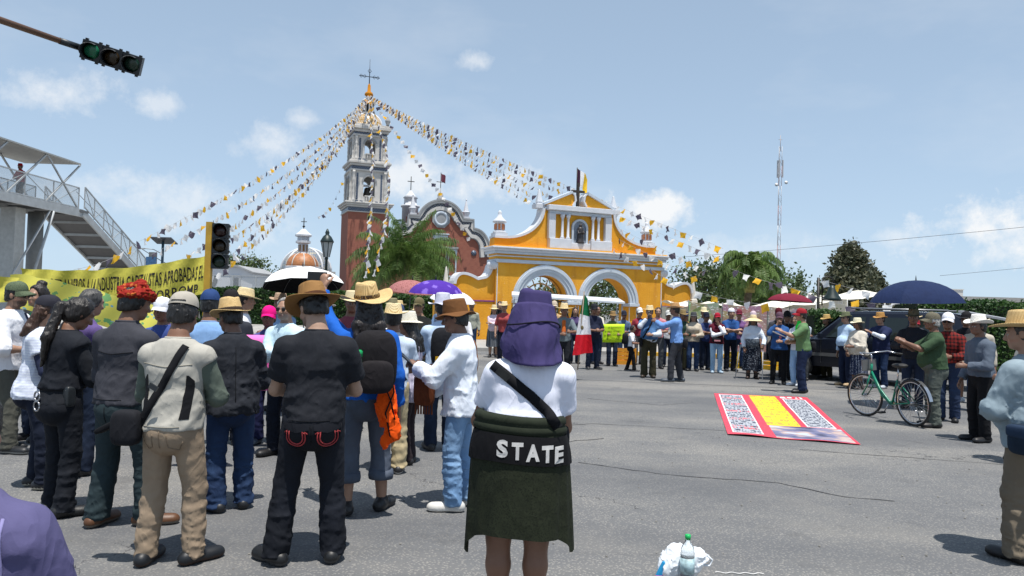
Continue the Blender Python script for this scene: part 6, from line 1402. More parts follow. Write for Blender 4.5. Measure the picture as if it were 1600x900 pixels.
PP['p15'] = person(-3.4, 11.1, 170, 1.70, 1.0, skin=1, lod=2, top=T(cloth('#8fb2dc'), sleeve=1.5), bottom=T(JB), hair='short', armL='cross', armR='cross', hat=dict(kind='straw', m=straw_mat('#b59a80', '#7d6550'), brim=.085, crown=.10), label='man in pale blue shirt and brown hat beneath the white umbrella', group=GL_)
PP['p15b'] = person(-3.05, 12.3, 190, 1.66, 1.0, skin=3, lod=2, top=T(cloth('#7a3038'), sleeve=.9), bottom=T(JD), hair='short', armL='front', armR='front', hat=dict(kind='cap', m=WHT, brim=.07), label='man in white cap next to the brown hat man', group=GL_)
# ---- man in blue with straw hat, back pack and raised phone
UP = ((.33, .30, 1.70), (.6, .2, -1), (-.1, .2, 1), .75)
S = PP['bluem'] = person(-1.10, 5.78, 16, 1.72, 1.05, skin=2, hp=6, hy=20, lod=0, finehands='LR', armL=UP, armR='down', feet=((-.12, -.02, 4), (.15, .06, -30)),
    top=T(cloth('#1a5cb8', var=.12), sleeve=1.9, o=.018), bottom=T(cloth('#4a5260', pat='denim', col2='#5c6574'), kind='capri', hem=.27, flare=.03, waist=.08), shoes=('#1b1b1d', '#2a2a2c'), hair='long', hairc='#1a1210', hair_len=.24,
    hat=dict(kind='straw', m=STR, band=cloth('#3a2c20', pat='dots', col2='#c9a868', ps=.3), brim=.135, crown=.125, curl=.055, tilt=-12, roll=-10, dip=.02, pinch=.35), label='long haired man in blue shirt raising his phone overhead', group=GL_)
r_ = bag_root(S, 'backpack', 'black backpack with green bottle on the long haired man', 'backpack'); s = S['s']
q = MB(); rbox(q, (.03, -.26 * s, 1.16 * s), (.33, .22, .47), 3.2); q.build('main_pack', cloth('#1c1a1d', var=.3), r_); q = MB(); rbox(q, (.03, -.375 * s, 1.06 * s), (.26, .09, .24), 3.5); q.build('front_pocket', cloth('#221f22', var=.3), r_)
for g in (-1, 1):
    mb, _ = strap(S, [(g * .105 , 1.37), (g * .12, 1.25), (g * .14, 1.05)], .05, BK, side=1); mb.build('shoulder_strap', BK, r_)
q = MB(); q.lathe([(.035, 0), (.036, .12), (.03, .17), (.018, .2)], 12, (-.10, -.36 * s, 1.02 * s)); q.build('bottle', plain('green_bottle', (.01, .16, .05), .3), r_); q = MB(); q.lathe([(.033, 0), (.033, .04), (.02, .05)], 12, (-.10, -.385 * s, 1.205 * s)); q.build('bottle_cap', plain('green_cap', (.01, .30, .09), .3), r_)
def phone(S, hand, label, rotM=None, off=(0, .0, .05), size=(.075, .010, .155)):
    sh, el, wr, hd, cu = S['J'][hand]; p = Vector(tuple(wr + hd * .10 * S['s'])) + Vector(off); r_ = bag_root(S, 'mobile_phone', label, 'phone'); M = (rotM or Matrix.Identity(3))
    q = MB(); q.box(p, size, M=M); q.build('case', plain('phone_black', (.012, .012, .014), .3), r_, bevel=.006); q = MB(); q.box(p + M @ Vector((0, size[1] * .55, 0)), (size[0] * .9, .002, size[2] * .94), M=M); q.build('screen', plain('phone_screen', (.02, .022, .03), .08), r_); q = MB(); q.box(p + M @ Vector((size[0] * .2, -size[1] * .6, size[2] * .33)), (.022, .004, .03), M=M); q.build('camera_bump', plain('phone_lens', (.03, .03, .035), .2), r_); return r_
phone(S, 'L', 'black phone held up by the long haired man', Matrix.Rotation(R(90), 3, 'Y'), (-.05, .03, .0))
# orange bag hanging at his side
ob = bag_root(S, 'orange_bag', 'bright orange cloth bag hanging beside the black tee man')
L = [ell((.13, -.22, .86), (.075, .05, .17), None, .03), ell((.17, -.24, .70), (.06, .045, .12), RY(R(-20)), .03), cone((.11, -.22, .98), (.12, -.22, 1.12), .05, .02, .03), ell((.14, -.25, .60), (.05, .03, .07), RY(R(30)), .03)]
V_, Q_ = solidify(L, .008, None, None, [(.014, (16, 16, 10), True, 2.0), (.008, (30, 30, 22), True, 4.0)], 1); mesh_obj('sack', np_mesh('sack', V_, Q_), cloth('#f0560c', var=.1), ob)
for pts in ([(.13, -.24, 1.14), (.11, -.285, 1.0), (.16, -.28, .88), (.19, -.285, .75)], [(.14, -.24, 1.14), (.18, -.27, .95), (.12, -.285, .80), (.16, -.29, .62)]):
    q = MB(); q.tube(pts, .006, 6); q.build('drawstring', BK, ob)
S = PP['khaki'] = person(-1.12, 7.15, 14, 1.58, 1.0, skin=1, lod=1, top=T(cloth('#c2d0e2'), sleeve=.8), bottom=T(cloth('#b3a381'), flare=.02, wr=.008), shoes=('#1c1c20', '#c9c9c9'), hair='short', hat=dict(kind='straw', m=STL, brim=.09, crown=.11), armL='front', armR='front', label='man in khaki trousers hidden behind the backpack', group=GL_)
mb, _ = strap(S, [(-.12, 1.36), (.0, 1.15), (.13, .95)], .04, BK); mb.build('sling', BK, S['root'])
# ---- woman in pink and grey with white hat
S = PP['pinkw'] = person(-1.00, 7.6, 74, 1.50, 1.08, 'f', skin=1, lod=0, hp=2, armL='front', armR='front', feet=((-.08, 0, 8), (.08, .03, -8)), top=T(cloth('#d5909a'), sleeve=1.6, o=.014), layers=[T(cloth('#8a86a0', pat='vstripe', col2='#c9c4d2', ps=.35), name='apron', sleeve=.06, o=.032, hem=.72, flare=.035)], bottom=T(cloth('#2b2226'), flare=.02), shoes=('#1d1d20', '#2b2b2d'), hair='long', hairc='#0f0b0a', hair_len=.12, hat=dict(kind='sun', m=straw_mat('#eae4d6', '#bdb49c'), brim=.085, crown=.115, curl=.012), label='woman in pink blouse, striped apron and white sun hat', group=GL_)
r_ = bag_root(S, 'woven_bag', 'blue and white woven bag carried by the pink blouse woman'); q = MB(); rbox(q, (.13, .16, .95), (.13, .40, .26), 4); q.build('body', cloth('#d2d9e0', pat='check', col2='#3b72b4', ps=.42), r_)
q = MB(); rbox(q, (.13, .16, .835), (.135, .38, .06), 4); q.build('base', cloth('#4a4c40'), r_); q = MB(); q.tube([(.13, .02, 1.07), (.11, .05, 1.2), (.06, .12, 1.27), (.06, .2, 1.27), (.12, .29, 1.2), (.13, .3, 1.07)], .011, 8); q.build('handle', cloth('#d8d2c2'), r_)
# ---- man in the white shirt with the brown hat
ARM2 = ((.16, .30, .93), (1, -.5, -.4), (-.2, .6, -.6), .7)
S = PP['wshirt'] = person(-.38, 5.98, 84, 1.62, 1.02, skin=3, lod=0, finehands='LR', hp=8, hy=0, armL=((.05, .36, 1.17), (1, -.3, -1), (-.2, .8, .35), .65), armR=ARM2, feet=((-.11, .02, 6), (.10, -.08, -6)), top=T(cloth('#dfe6f2', var=.05), sleeve=1.92, o=.030, hem=.78, flare=.035, wr=.006, loose=.010, collar=.03), bottom=T(JL, flare=.016, wr=.007), shoes=('#c9c7c2', '#dcdad4'), hair='short', hairc='#0e0c0b', hat=dict(kind='bucket', m=cloth('#6f4a2a', var=.15), brim=.085, crown=.115, wob=.012, curl=.01), label='man in white shirt and light jeans wearing a brown bucket hat', group=GL_)
phone(S, 'L', 'dark phone in the hand of the white shirt man', Matrix.Rotation(R(-50), 3, 'X'), (-.02, .02, .03))
mb, _ = strap(S, [(-.05, 1.385), (.02, 1.2), (.12, 1.0)], .03, BK, side=-1); 
r_ = bag_root(S, 'leather_bag', 'fringed brown leather bag in front of the white shirt man'); q = MB(); rbox(q, (.0, .30, .93), (.07, .17, .26), 5); q.build('body', cloth('#6b3a22', var=.25), r_)
for k in range(7): q = MB(); q.bar((0.0, .235 + k * .022, .83), (0.005, .235 + k * .022, .73), .012); q.build('fringe', cloth('#6b3a22', var=.25), r_)
M_ = cloth('#8a5a3c'); mb, _ = strap(S, [(.07, 1.395), (.02, 1.25), (-.05, 1.1)], .03, M_, side=1); mb.build('strap', M_, r_); mb, _ = strap(S, [(.07, 1.395), (.10, 1.28), (.13, 1.1)], .03, M_, side=-1); mb.build('strap', M_, r_)
S = PP['p22'] = person(-.76, 8.35, 12, 1.70, 1.05, skin=1, lod=1, top=T(cloth('#b9cde6'), sleeve=1.0), bottom=T(JD), hair='short', hat=dict(kind='sun', m=cloth('#c3c4d2'), brim=.095, crown=.12, wob=.01), armL='front', armR='front', label='person in pale grey sun hat near the purple umbrella', group=GL_)
r_ = bag_root(S, 'backpack', 'black and yellow backpack below the grey sun hat', 'backpack'); q = MB(); rbox(q, (0, -.24, 1.15), (.30, .20, .44), 3.4); q.build('main_pack', BK2, r_); q = MB(); q.b2(-.11, .11, -.352, -.34, 1.0, 1.06); q.build('yellow_panel', cloth('#c89a20'), r_)
for i, (x, y, yw, H, tc_, ht_, lb) in enumerate(((-2.24, 14.2, 180, 1.68, '#4b4a34', dict(kind='bucket', m=cloth('#8a8466'), brim=.06), 'person in olive shirt and hat under the pink umbrella'), (-1.95, 15.5, 190, 1.58, '#d6d6dc', dict(kind='sun', m=STL, brim=.08), 'person in white with a small pale hat under the umbrellas'), (-1.62, 13.3, 160, 1.70, '#6c6658', dict(kind='cap', m=cloth('#6d664a'), brim=.07), 'man in olive cap beneath the purple umbrella'), (-1.0, 14.6, 178, 1.62, '#dfe0e6', dict(kind='sun', m=cloth('#dcdce2'), brim=.08), 'person in white hat right of the purple umbrella'))):
    PP['u%d' % i] = person(x, y, yw, H, 1.0, skin=i % 4, lod=2, top=T(cloth(tc_), sleeve=.9), bottom=T(JD if i % 2 else OLV), hair='short', hat=ht_, armL='front', armR='front', label=lb, group=GF_)
# ---- people by the gate
PP['m1'] = person(-1.28, 24.2, 176, 1.74, 1.05, skin=1, lod=2, top=T(cloth('#b9b9aa', pat='check', col2='#7d8478', ps=.5), sleeve=1.9), bottom=T(JB), hair='short', armL='down', armR='down', hat=dict(kind='straw', m=straw_mat('#ece6d8', '#c4b99c'), brim=.08), label='man in checked shirt, jeans and white hat by the ochre wall', group=GF_)
PP['m2'] = person(-.55, 24, 182, 1.64, 1.1, 'f', skin=2, lod=2, top=T(cloth('#d9c6d2'), sleeve=1.9), bottom=T(cloth('#30343c', pat='vstripe', col2='#8a8f96'), kind='skirt', hem=.35), hair='long', armL='cross', armR='cross', hat=dict(kind='sun', m=STL, brim=.09), label='woman in pink top and striped skirt with folded arms', group=GF_)
PP['m3'] = person(-.38, 25, 170, 1.80, 1.0, skin=2, lod=2, top=T(BK, sleeve=2.0, collar=.03), bottom=T(BK2), hair='long', hairc='#101010', armL='cross', armR='front', label='tall person in black hooded top by the ochre wall', group=GF_)
PP['m4'] = person(.08, 23, 178, 1.62, 1.0, 'f', skin=1, lod=2, top=T(cloth('#9ab0c0'), sleeve=1.2), bottom=T(cloth('#2f6f6c'), kind='skirt', hem=.2), hair='long', armL='front', armR='front', label='woman in teal skirt beside the purple hat woman', group=GF_)
PP['m6'] = person(1.15, 20.3, 185, 1.78, 1.0, skin=1, lod=2, top=T(cloth('#b99a70'), sleeve=1.2), bottom=T(JD), hair='short', hat=dict(kind='cap', m=cloth('#b9ab98'), brim=.07), armL='front', armR='front', label='man in tan cap behind the sombrero man', group=GF_)
S = PP['flagm'] = person(1.22, 17.3, 176, 1.70, 1.05, skin=1, lod=1, top=T(cloth('#6d7a80'), sleeve=1.0), bottom=T(cloth('#22242a')), hair='short', armL='pole', armR='front', hat=dict(kind='straw', m=STL, brim=.16, crown=.12, curl=.03), label='man in grey shirt, orange neckerchief and wide sombrero holding the flag', group=GR_)
S['part']('neckerchief', [cone(A(-.07, .03, 1.41), A(0, .12, 1.30), .035, .03, .03), cone(A(.07, .03, 1.41), A(0, .12, 1.30), .035, .03, .03), cone(A(0, .12, 1.30), A(0, .17, 1.08), .04, .05, .03)], cloth('#c0632a'), keep=False)
PP['m7'] = person(1.9, 22.3, 182, 1.66, 1.0, 'f', skin=2, lod=2, top=T(cloth('#4b3f66'), sleeve=.9), bottom=T(JD), hair='long', armL='front', armR='front', label='woman in violet top behind the flag', group=GF_)
# ---- row across the road
def rowp(k, *a, **kw): kw.setdefault('lod', 1); kw.setdefault('group', GR_); PP[k] = person(*a, **kw); return PP[k]
rowp('r1', 2.22, 20.3, 200, 1.74, 1.12, skin=1, top=T(cloth('#1a2036'), sleeve=.85), bottom=T(JD), shoes=('#2a2a2c', '#9a9a96'), hair='short', armL='front', armR='front', hat=dict(kind='cap', m=cloth('#22252c'), brim=.07), feet=((-.12, .03, 15), (.12, 0, -20)), label='stout man in navy polo and dark cap')
S = rowp('r2', 2.94, 21.7, 178, 1.55, 1.0, 'f', skin=2, top=T(cloth('#5d6b4a'), sleeve=.9), bottom=T(JD), hair='short', armL='sign', armR='sign', hat=dict(kind='sun', m=straw_mat('#9a7b4a', '#6a5230'), brim=.09), label='woman in brown sun hat holding a lime green placard')
rowp('r3', 3.22, 20.0, -105, 1.22, .92, skin=1, top=T(WHT, sleeve=.8), bottom=T(BK), shoes=('#1a1a1c', '#d0d0d0'), hair='short', armL='front', armR='front', feet=((-.08, -.16, 0), (.08, .14, 0)), label='small boy in white t-shirt and black trousers')
r_ = bag_root(PP['r3'], 'backpack', 'small black backpack on the boy', 'backpack'); q = MB(); rbox(q, (0, -.17, .86), (.20, .14, .30), 3.4); q.build('main_pack', BK2, r_); q = MB(); q.b2(-.07, .07, -.25, -.235, .74, .84); q.build('pocket', BK, r_)
S = rowp('r4', 3.37, 18.25, 168, 1.72, 1.12, skin=2, top=T(cloth('#cfd6de'), sleeve=1.9, o=.014), layers=[T(cloth('#3f6490', pat='denim', col2='#5a80ab'), name='vest', sleeve=.6, o=.032, hem=.92)], bottom=T(cloth('#3d3a2a'), flare=.03), shoes=('#33291f', '#1a1a1a'), hair='short', armL='front', armR='mouth', hat=dict(kind='straw', m=STL, brim=.10, crown=.11, curl=.03), label='man speaking into a microphone in denim vest and straw hat')
sh, el, wr, hd, cu = S['J']['R']; r_ = bag_root(S, 'microphone', 'microphone at the mouth of the denim vest man', 'microphone'); p = Vector(tuple(wr + hd * .08)); q = MB(); q.tube([p + Vector((0, .05, -.08)), p + Vector((0, .02, .05))], [.014, .020], 8); q.build('handle', M_SIG, r_); q = MB(); rbox(q, p + Vector((0, .01, .075)), (.05, .05, .06), 2); q.build('grille', plain('mic_grille', (.12, .12, .12), .4, .6), r_)
r_ = bag_root(S, 'crossbody_bag', 'black crossbody bag on the denim vest man'); strap_part(S, r_, [(-.08, 1.38), (.0, 1.2), (.14, .95)], .035, BK, side=1); q = MB(); rbox(q, (.19, .07, .86), (.09, .20, .22), 4); q.build('pouch', BK2, r_)
S = rowp('r5', 3.83, 17.3, 70, 1.78, 1.02, skin=1, top=T(cloth('#6f97d2', var=.08), sleeve=1.92, o=.024), bottom=T(cloth('#3a3c42')), shoes=('#3a4450', '#8a8a86'), hair='short', armL=((.0, .45, 1.32), (1, 0, -1), (-.2, .9, .2), .4), armR='down', hat=dict(kind='felt', m=straw_mat('#c39a68', '#8a6a40'), brim=.11, crown=.12, curl=.045), feet=((-.12, .10, 10), (.12, -.10, -20)), label='tall man in blue shirt and tan hat reaching to the speaker')
r_ = bag_root(S, 'shoulder_bag', 'black bag with long strap on the blue shirt man'); strap_part(S, r_, [(.10, 1.385), (0, 1.2), (-.12, .95)], .03, BK, side=1); q = MB(); rbox(q, (.0, -.20, .90), (.24, .10, .22), 4); q.build('pouch', BK2, r_); strap_part(S, r_, [(.10, 1.385), (0.06, 1.2), (.02, 1.0)], .03, BK, side=-1)
rowp('r6', 5.04, 20.7, 165, 1.60, 1.0, 'f', skin=2, top=T(cloth('#b9ae9c'), sleeve=1.95, o=.026), bottom=T(JB), hair='long', hairc='#120e0c', armL='front', armR='down', hat=dict(kind='sun', m=cloth('#4b4c50'), brim=.07, crown=.10), label='woman in beige jacket and dark grey hat')
rowp('r7', 5.50, 21.2, 190, 1.60, 1.05, skin=1, top=T(cloth('#2b3a66'), sleeve=.9), bottom=T(JD), hair='short', armL='cross', armR='cross', hat=dict(kind='cap', m=cloth('#1d2233'), brim=.07), label='man in navy t-shirt and navy cap, arms folded')
S = rowp('r8', 5.55, 20.2, 176, 1.60, 1.02, 'f', skin=2, top=T(WHT, sleeve=1.95, o=.014), layers=[T(cloth('#561426'), name='vest', sleeve=.1, o=.036, hem=.84, collar=.05)], bottom=T(cloth('#8fb2d0', pat='denim', col2='#b3cde0'), flare=.004, o=.012), shoes=('#9fb4c4', '#d6d6d6'), hair='long', armL='chin', armR='cross', hat=dict(kind='cap', m=cloth('#a01c30'), brim=.07, crown=.10), label='woman in maroon vest, white sleeves, red cap and pale jeans')
r_ = bag_root(S, 'waist_bag', 'black waist bag on the maroon vest woman'); q = MB(); rbox(q, (.03, .20, .90), (.26, .09, .13), 4); q.build('pouch', BK2, r_); q = MB(); q.b2(-.05, .11, .243, .25, .86, .90); q.build('pink_trim', cloth('#c98a90'), r_)
rowp('r9', 6.15, 21.0, 184, 1.74, 1.05, skin=2, top=T(cloth('#28518c'), sleeve=.9), bottom=T(JN), hair='short', armL='cross', armR='cross', hat=dict(kind='cap', m=WHT, brim=-.05, crown=.10), label='man in blue t-shirt and white cap, arms folded')
S = rowp('r10', 6.05, 18.75, 168, 1.58, 1.12, 'f', skin=3, lean=6, top=T(cloth('#5a626a', pat='floral', col2='#9aa2a8'), sleeve=.9, o=.014, hem=.70), layers=[T(cloth('#d5deea'), name='jacket', sleeve=1.9, o=.024, hem=1.06, flare=.0)], bottom=T(cloth('#1d222e', pat='floral', col2='#8a909a', ps=.7), kind='skirt', hem=.22, flare=1.35), shoes=('#2c1e18', '#1a1412', .2), hair='long', hairc='#3a3634', armL='cane', armR='relax', hat=dict(kind='sun', m=STL, brim=.20, crown=.09, curl=-.01), label='old woman in floral skirt with walking cane and wide pale hat')
sh, el, wr, hd, cu = S['J']['L']; r_ = bag_root(S, 'walking_cane', 'white walking cane of the old woman', 'cane'); p = Vector(tuple(wr + hd * .06)); q = MB(); q.tube([(p.x, p.y, .0), (p.x, p.y, p.z + .02)], .011, 8); q.build('shaft', plain('cane_white', (.7, .7, .7), .4), r_); q = MB(); q.tube([(p.x, p.y + .05, p.z + .02), (p.x, p.y - .06, p.z + .03)], .014, 8); q.build('grip', M_SIG, r_)
r_ = bag_root(S, 'walking_cane', 'grey forearm cane leaning on the floral skirt', 'cane'); q = MB(); q.tube([(.42, .22, .0), (.30, .20, .86)], .011, 8); q.build('shaft', M_STEEL, r_); q = MB(); q.tube([(.30, .14, .87), (.30, .26, .87)], .016, 8); q.build('grip', plain('red_grip', (.5, .06, .05), .5), r_)
rowp('r25', 6.55, 20.3, 170, 1.66, 1.0, skin=1, top=T(cloth('#8a6a78'), sleeve=.9), bottom=T(JB), hair='short', hat=dict(kind='cap', m=cloth('#c8b4bc'), brim=.07), armL='front', armR='front', lod=2, label='person in pink and white cap behind the old woman')
S = rowp('r11', 6.27, 17.5, 158, 1.64, 1.02, 'f', skin=2, top=T(cloth('#2d558c', var=.12), sleeve=1.95, o=.026, hem=.83), bottom=T(BK, flare=.0, o=.010), shoes=('#141416', '#2a2a2c'), hair='long', hairc='#0f0d0c', armL='front', armR='mouth', hat=dict(kind='cap', m=cloth('#5c4452'), brim=.075), feet=((-.12, .04, 10), (.14, 0, -10)), label='woman in blue jacket and black leggings with mauve cap')
q = MB(); rbox(q, (-.03, .15, 1.17), (.07, .03, .22), 3); q.build('pink_scarf', cloth('#b9707c'), S['root'])
rowp('r12', 6.84, 18.6, 172, 1.68, 1.0, skin=3, top=T(BK, sleeve=1.9), bottom=T(BK2), hair='short', armL='pole', armR='front', hat=dict(kind='cap', m=cloth('#222226'), brim=.07), label='person in black clothes holding the maroon umbrella')
rowp('r13', 6.55, 17.1, 120, 1.62, .95, 'f', skin=2, top=T(cloth('#d6dae2'), sleeve=.9), bottom=T(cloth('#8fb0d4', pat='denim', col2='#a9c4e0'), flare=.0), shoes=('#c8ccd2', '#dddddd'), hair='long', armL='front', armR='front', label='person in light blue jeans behind the green shirt man')
rowp('r27', 7.05, 19.8, 175, 1.76, 1.0, skin=3, lod=2, top=T(cloth('#3a3c44'), sleeve=.9), bottom=T(JN), hair='short', armL='front', armR='front', hat=dict(kind='cap', m=cloth('#541420'), brim=.07), label='man in dark red cap behind the red cap reader')
S = rowp('r14', 6.09, 15.6, 78, 1.73, 1.05, skin=2, top=T(cloth('#5f8058', var=.12), sleeve=.95, o=.026, hem=.86), bottom=T(cloth('#1b2742', pat='denim', col2='#26365a'), o=.020), shoes=('#141416', '#1a1a1a'), hair='short', armL='clap2', armR='front', hat=dict(kind='cap', m=cloth('#94202c'), brim=.08, crown=.105), feet=((-.09, .03, 12), (.09, -.03, -8)), label='man in green shirt, dark jeans and red cap reading aloud')
S['part']('green_scarf', [cone(A(-.06, .0, 1.42), A(0, .10, 1.36), .04, .045, .03), cone(A(.06, .0, 1.42), A(0, .10, 1.36), .04, .045, .03), cone(A(0, .11, 1.36), A(.0, .16, 1.16), .045, .03, .03), cone(A(0, .07, 1.47), A(0, .1, 1.36), .06, .05, .03)], cloth('#2ccf4a'), keep=False)
r_ = bag_root(S, 'paper_sheets', 'white sheets in the hands of the red cap man', 'paper'); q = MB(); q.box((-.02, .47, 1.20), (.22, .30, .006), M=Matrix.Rotation(R(25), 3, 'X')); q.build('top_sheet', plain('paper', (.75, .74, .70), .8), r_); q = MB(); q.box((.0, .46, 1.19), (.22, .30, .006), M=Matrix.Rotation(R(22), 3, 'X')); q.build('lower_sheet', plain('paper', (.75, .74, .70), .8), r_)
r_ = bag_root(S, 'shoulder_bag', 'small black bag behind the green shirt man'); q = MB(); rbox(q, (.03, -.20, .98), (.18, .10, .20), 4); q.build('pouch', BK2, r_); strap_part(S, r_, [(-.1, 1.38), (0, 1.2), (.04, 1.05)], .03, BK, side=-1)
rowp('r15', 7.85, 17.5, 110, 1.70, 1.14, skin=2, top=T(cloth('#b7d0ea'), sleeve=1.92, o=.022, hem=.93), bottom=T(NVY), shoes=('#b39a78', '#7a6a50'), hair='short', armL='relax', armR='down', hat=dict(kind='bucket', m=cloth('#6e7458'), brim=.05, crown=.10), glasses='sun', label='stout man in pale blue shirt, navy trousers and olive hat')
S = rowp('r16', 7.80, 16.8, 104, 1.56, 1.12, 'f', skin=3, top=T(cloth('#cbc3b6'), sleeve=1.6, o=.05, hem=.84, flare=.06, wr=.010), bottom=T(cloth('#222c48', pat='dots', col2='#b9c0d0', ps=.8), kind='skirt', hem=.34, flare=1.2), shoes=('#241812', '#1a1210', .3), hair='long', hairc='#1c1614', armL='front', armR='frontlo', hat=dict(kind='sun', m=straw_mat('#e9e2c8', '#c0b48c'), brim=.075, crown=.11), label='woman in cream shawl and navy polka dot skirt')
rowp('r17', 8.50, 17.2, 120, 1.70, 1.08, skin=2, top=T(cloth('#cfd6e2'), sleeve=1.95, o=.012), layers=[T(cloth('#20294a'), name='vest', sleeve=.8, o=.034, hem=.80)], bottom=T(JB), shoes=('#b4bcc6', '#d0d0d0'), hair='short', armL='clap', armR='clap2', hat=dict(kind='bucket', m=straw_mat('#b98a46', '#84602c'), brim=.07, crown=.11), label='clapping person in navy jacket and tan bucket hat')
S = rowp('r18', 6.35, 11.2, 78, 1.68, 1.14, skin=3, lod=0, finehands='LR', top=T(cloth('#3a4f38', var=.12), sleeve=.95, o=.024, hem=.88), bottom=T(cloth('#5c625c', var=.12), flare=.02, o=.015, wr=.007), shoes=('#17171a', '#17171a'), hair='short', hairc='#9a9792', armL='clap', armR='clap2', hat=dict(kind='cap', m=cloth('#6a6658', pat='speck', col2='#55503f'), brim=.08, crown=.105), feet=((-.10, .02, 8), (.10, .0, -10)), label='older man in dark green polo clapping behind the bicycle')
rowp('r19', 6.95, 11.9, 140, 1.69, 1.08, skin=3, lod=0, top=T(cloth('#7a2420', pat='plaid', col2='#1c1416', ps=.9), sleeve=1.9, o=.022, hem=.93), bottom=T(cloth('#27344e', pat='denim', col2='#3a4a68'), flare=.02), shoes=('#18181a', '#18181a'), hair='short', hairc='#4a4744', armL='front', armR='down', hat=dict(kind='cap', m=WHT, brim=.07, crown=.105), glasses='sun', label='man in red plaid shirt, white cap and sunglasses')
rowp('r20', 8.89, 14.6, 128, 1.74, 1.06, skin=3, top=T(cloth('#17191f'), sleeve=.9, o=.022), bottom=T(cloth('#6e6a60'), kind='shorts', hem=.44, flare=.03), shoes=('#b8c2cc', '#e0e0e0'), hair='short', armL='down', armR='down', hat=dict(kind='cap', m=cloth('#1c1c1f'), brim=.08), label='man in black v-neck and grey shorts with black cap')
S = rowp('r21', 6.28, 10.0, 96, 1.64, 1.05, skin=3, lod=0, top=T(cloth('#56606e', var=.12), sleeve=1.92, o=.024, hem=.90), bottom=T(BK), shoes=('#17171a', '#17171a'), hair='short', armL='front', armR='relax', hat=dict(kind='straw', m=straw_mat('#efece4', '#c9c3b4'), brim=.10, crown=.125, curl=.055), label='man in slate shirt and white cowboy hat by the picture edge')
rowp('r22', 5.86, 8.5, 70, 1.58, 1.0, skin=3, lod=1, top=T(cloth('#cfc8b8'), sleeve=1.9), bottom=T(cloth('#23252b')), hair='short', armL='front', armR='front', hat=dict(kind='straw', m=straw_mat('#cfc48a', '#958a50'), brim=.09, crown=.10, curl=.02), label='man in cream shirt and yellow green straw hat')
S = rowp('r23', 3.52, 5.05, 22, 1.64, 1.10, skin=2, lod=0, hp=6, hy=25, top=T(cloth('#8797a0', var=.10), sleeve=1.95, o=.030, hem=.80, flare=.02, wr=.008, loose=.004), bottom=T(cloth('#6e6456'), flare=.02, wr=.007, o=.014), shoes=('#151519', '#15110f'), hair='short', hairc='#2c2826', armL='front', armR='front', hat=dict(kind='straw', m=STR, brim=.13, crown=.12, curl=.03, tilt=-6), feet=((-.12, .02, 0), (.13, .0, -12)), label='near man in grey blue shirt and wide straw hat at picture edge')
r_ = bag_root(S, 'satchel', 'dark blue satchel hanging from the grey blue shirt man'); strap_part(S, r_, [(.10, 1.38), (.0, 1.22), (-.12, 1.02), (-.19, .92)], .05, BK, side=-1); q = MB(); rbox(q, (-.235, -.11, .84), (.11, .20, .20), 4); q.build('pouch', cloth('#1c2a3a', var=.25), r_); q = MB(); rbox(q, (-.245, -.11, .89), (.11, .21, .09), 4); q.build('flap', cloth('#24344a', var=.25), r_); q = MB(); q.box((-.10, -.22, 1.06), (.06, .03, .16), M=Matrix.Rotation(R(35), 3, 'Y')); q.build('shoulder_pad', BK2, r_)
S = rowp('r24', 7.25, 13.5, 150, 1.74, 1.0, skin=3, top=T(cloth('#23262e'), sleeve=1.9), bottom=T(JD), hair='short', armL='pole', armR='pole', hat=dict(kind='bucket', m=cloth('#6e6a58'), brim=.055), label='man in olive hat holding the navy umbrella')
for i, (x, y, yw, H, tc_, lb, ht_) in enumerate(((2.62, 23.2, 170, 1.62, '#3a2a3a', 'person in maroon top behind the stout navy man', dict(kind='cap', m=cloth('#7a3a4a'), brim=.07)), (3.45, 23.0, 185, 1.58, '#5a7090', 'man in blue with dark cap behind the boy', dict(kind='cap', m=cloth('#262a3a'), brim=.07)), (4.15, 21.2, 175, 1.72, '#c9868e', 'person in pink shirt behind the microphone man', None), (4.6, 22.0, 180, 1.62, '#d8dbe0', 'person in white between the two hat men', dict(kind='cap', m=cloth('#c9c9c4'), brim=.07)), (7.7, 20.6, 182, 1.66, '#39404e', 'man in dark grey near the front of the car', dict(kind='cap', m=cloth('#3a3f4c'), brim=.07)), (9.6, 15.4, 150, 1.66, '#5a5348', 'person in brown behind the plaid shirt man', dict(kind='sun', m=straw_mat('#a58a60', '#705a38'), brim=.07)))):
    PP['b%d' % i] = person(x, y, yw, H, 1.0, skin=i % 4, lod=2, top=T(cloth(tc_), sleeve=.9 + .9 * (i % 2)), bottom=T((JD, JB, GRY)[i % 3]), hair='short', armL='front', armR='down', hat=ht_, label=lb, group=GF_)
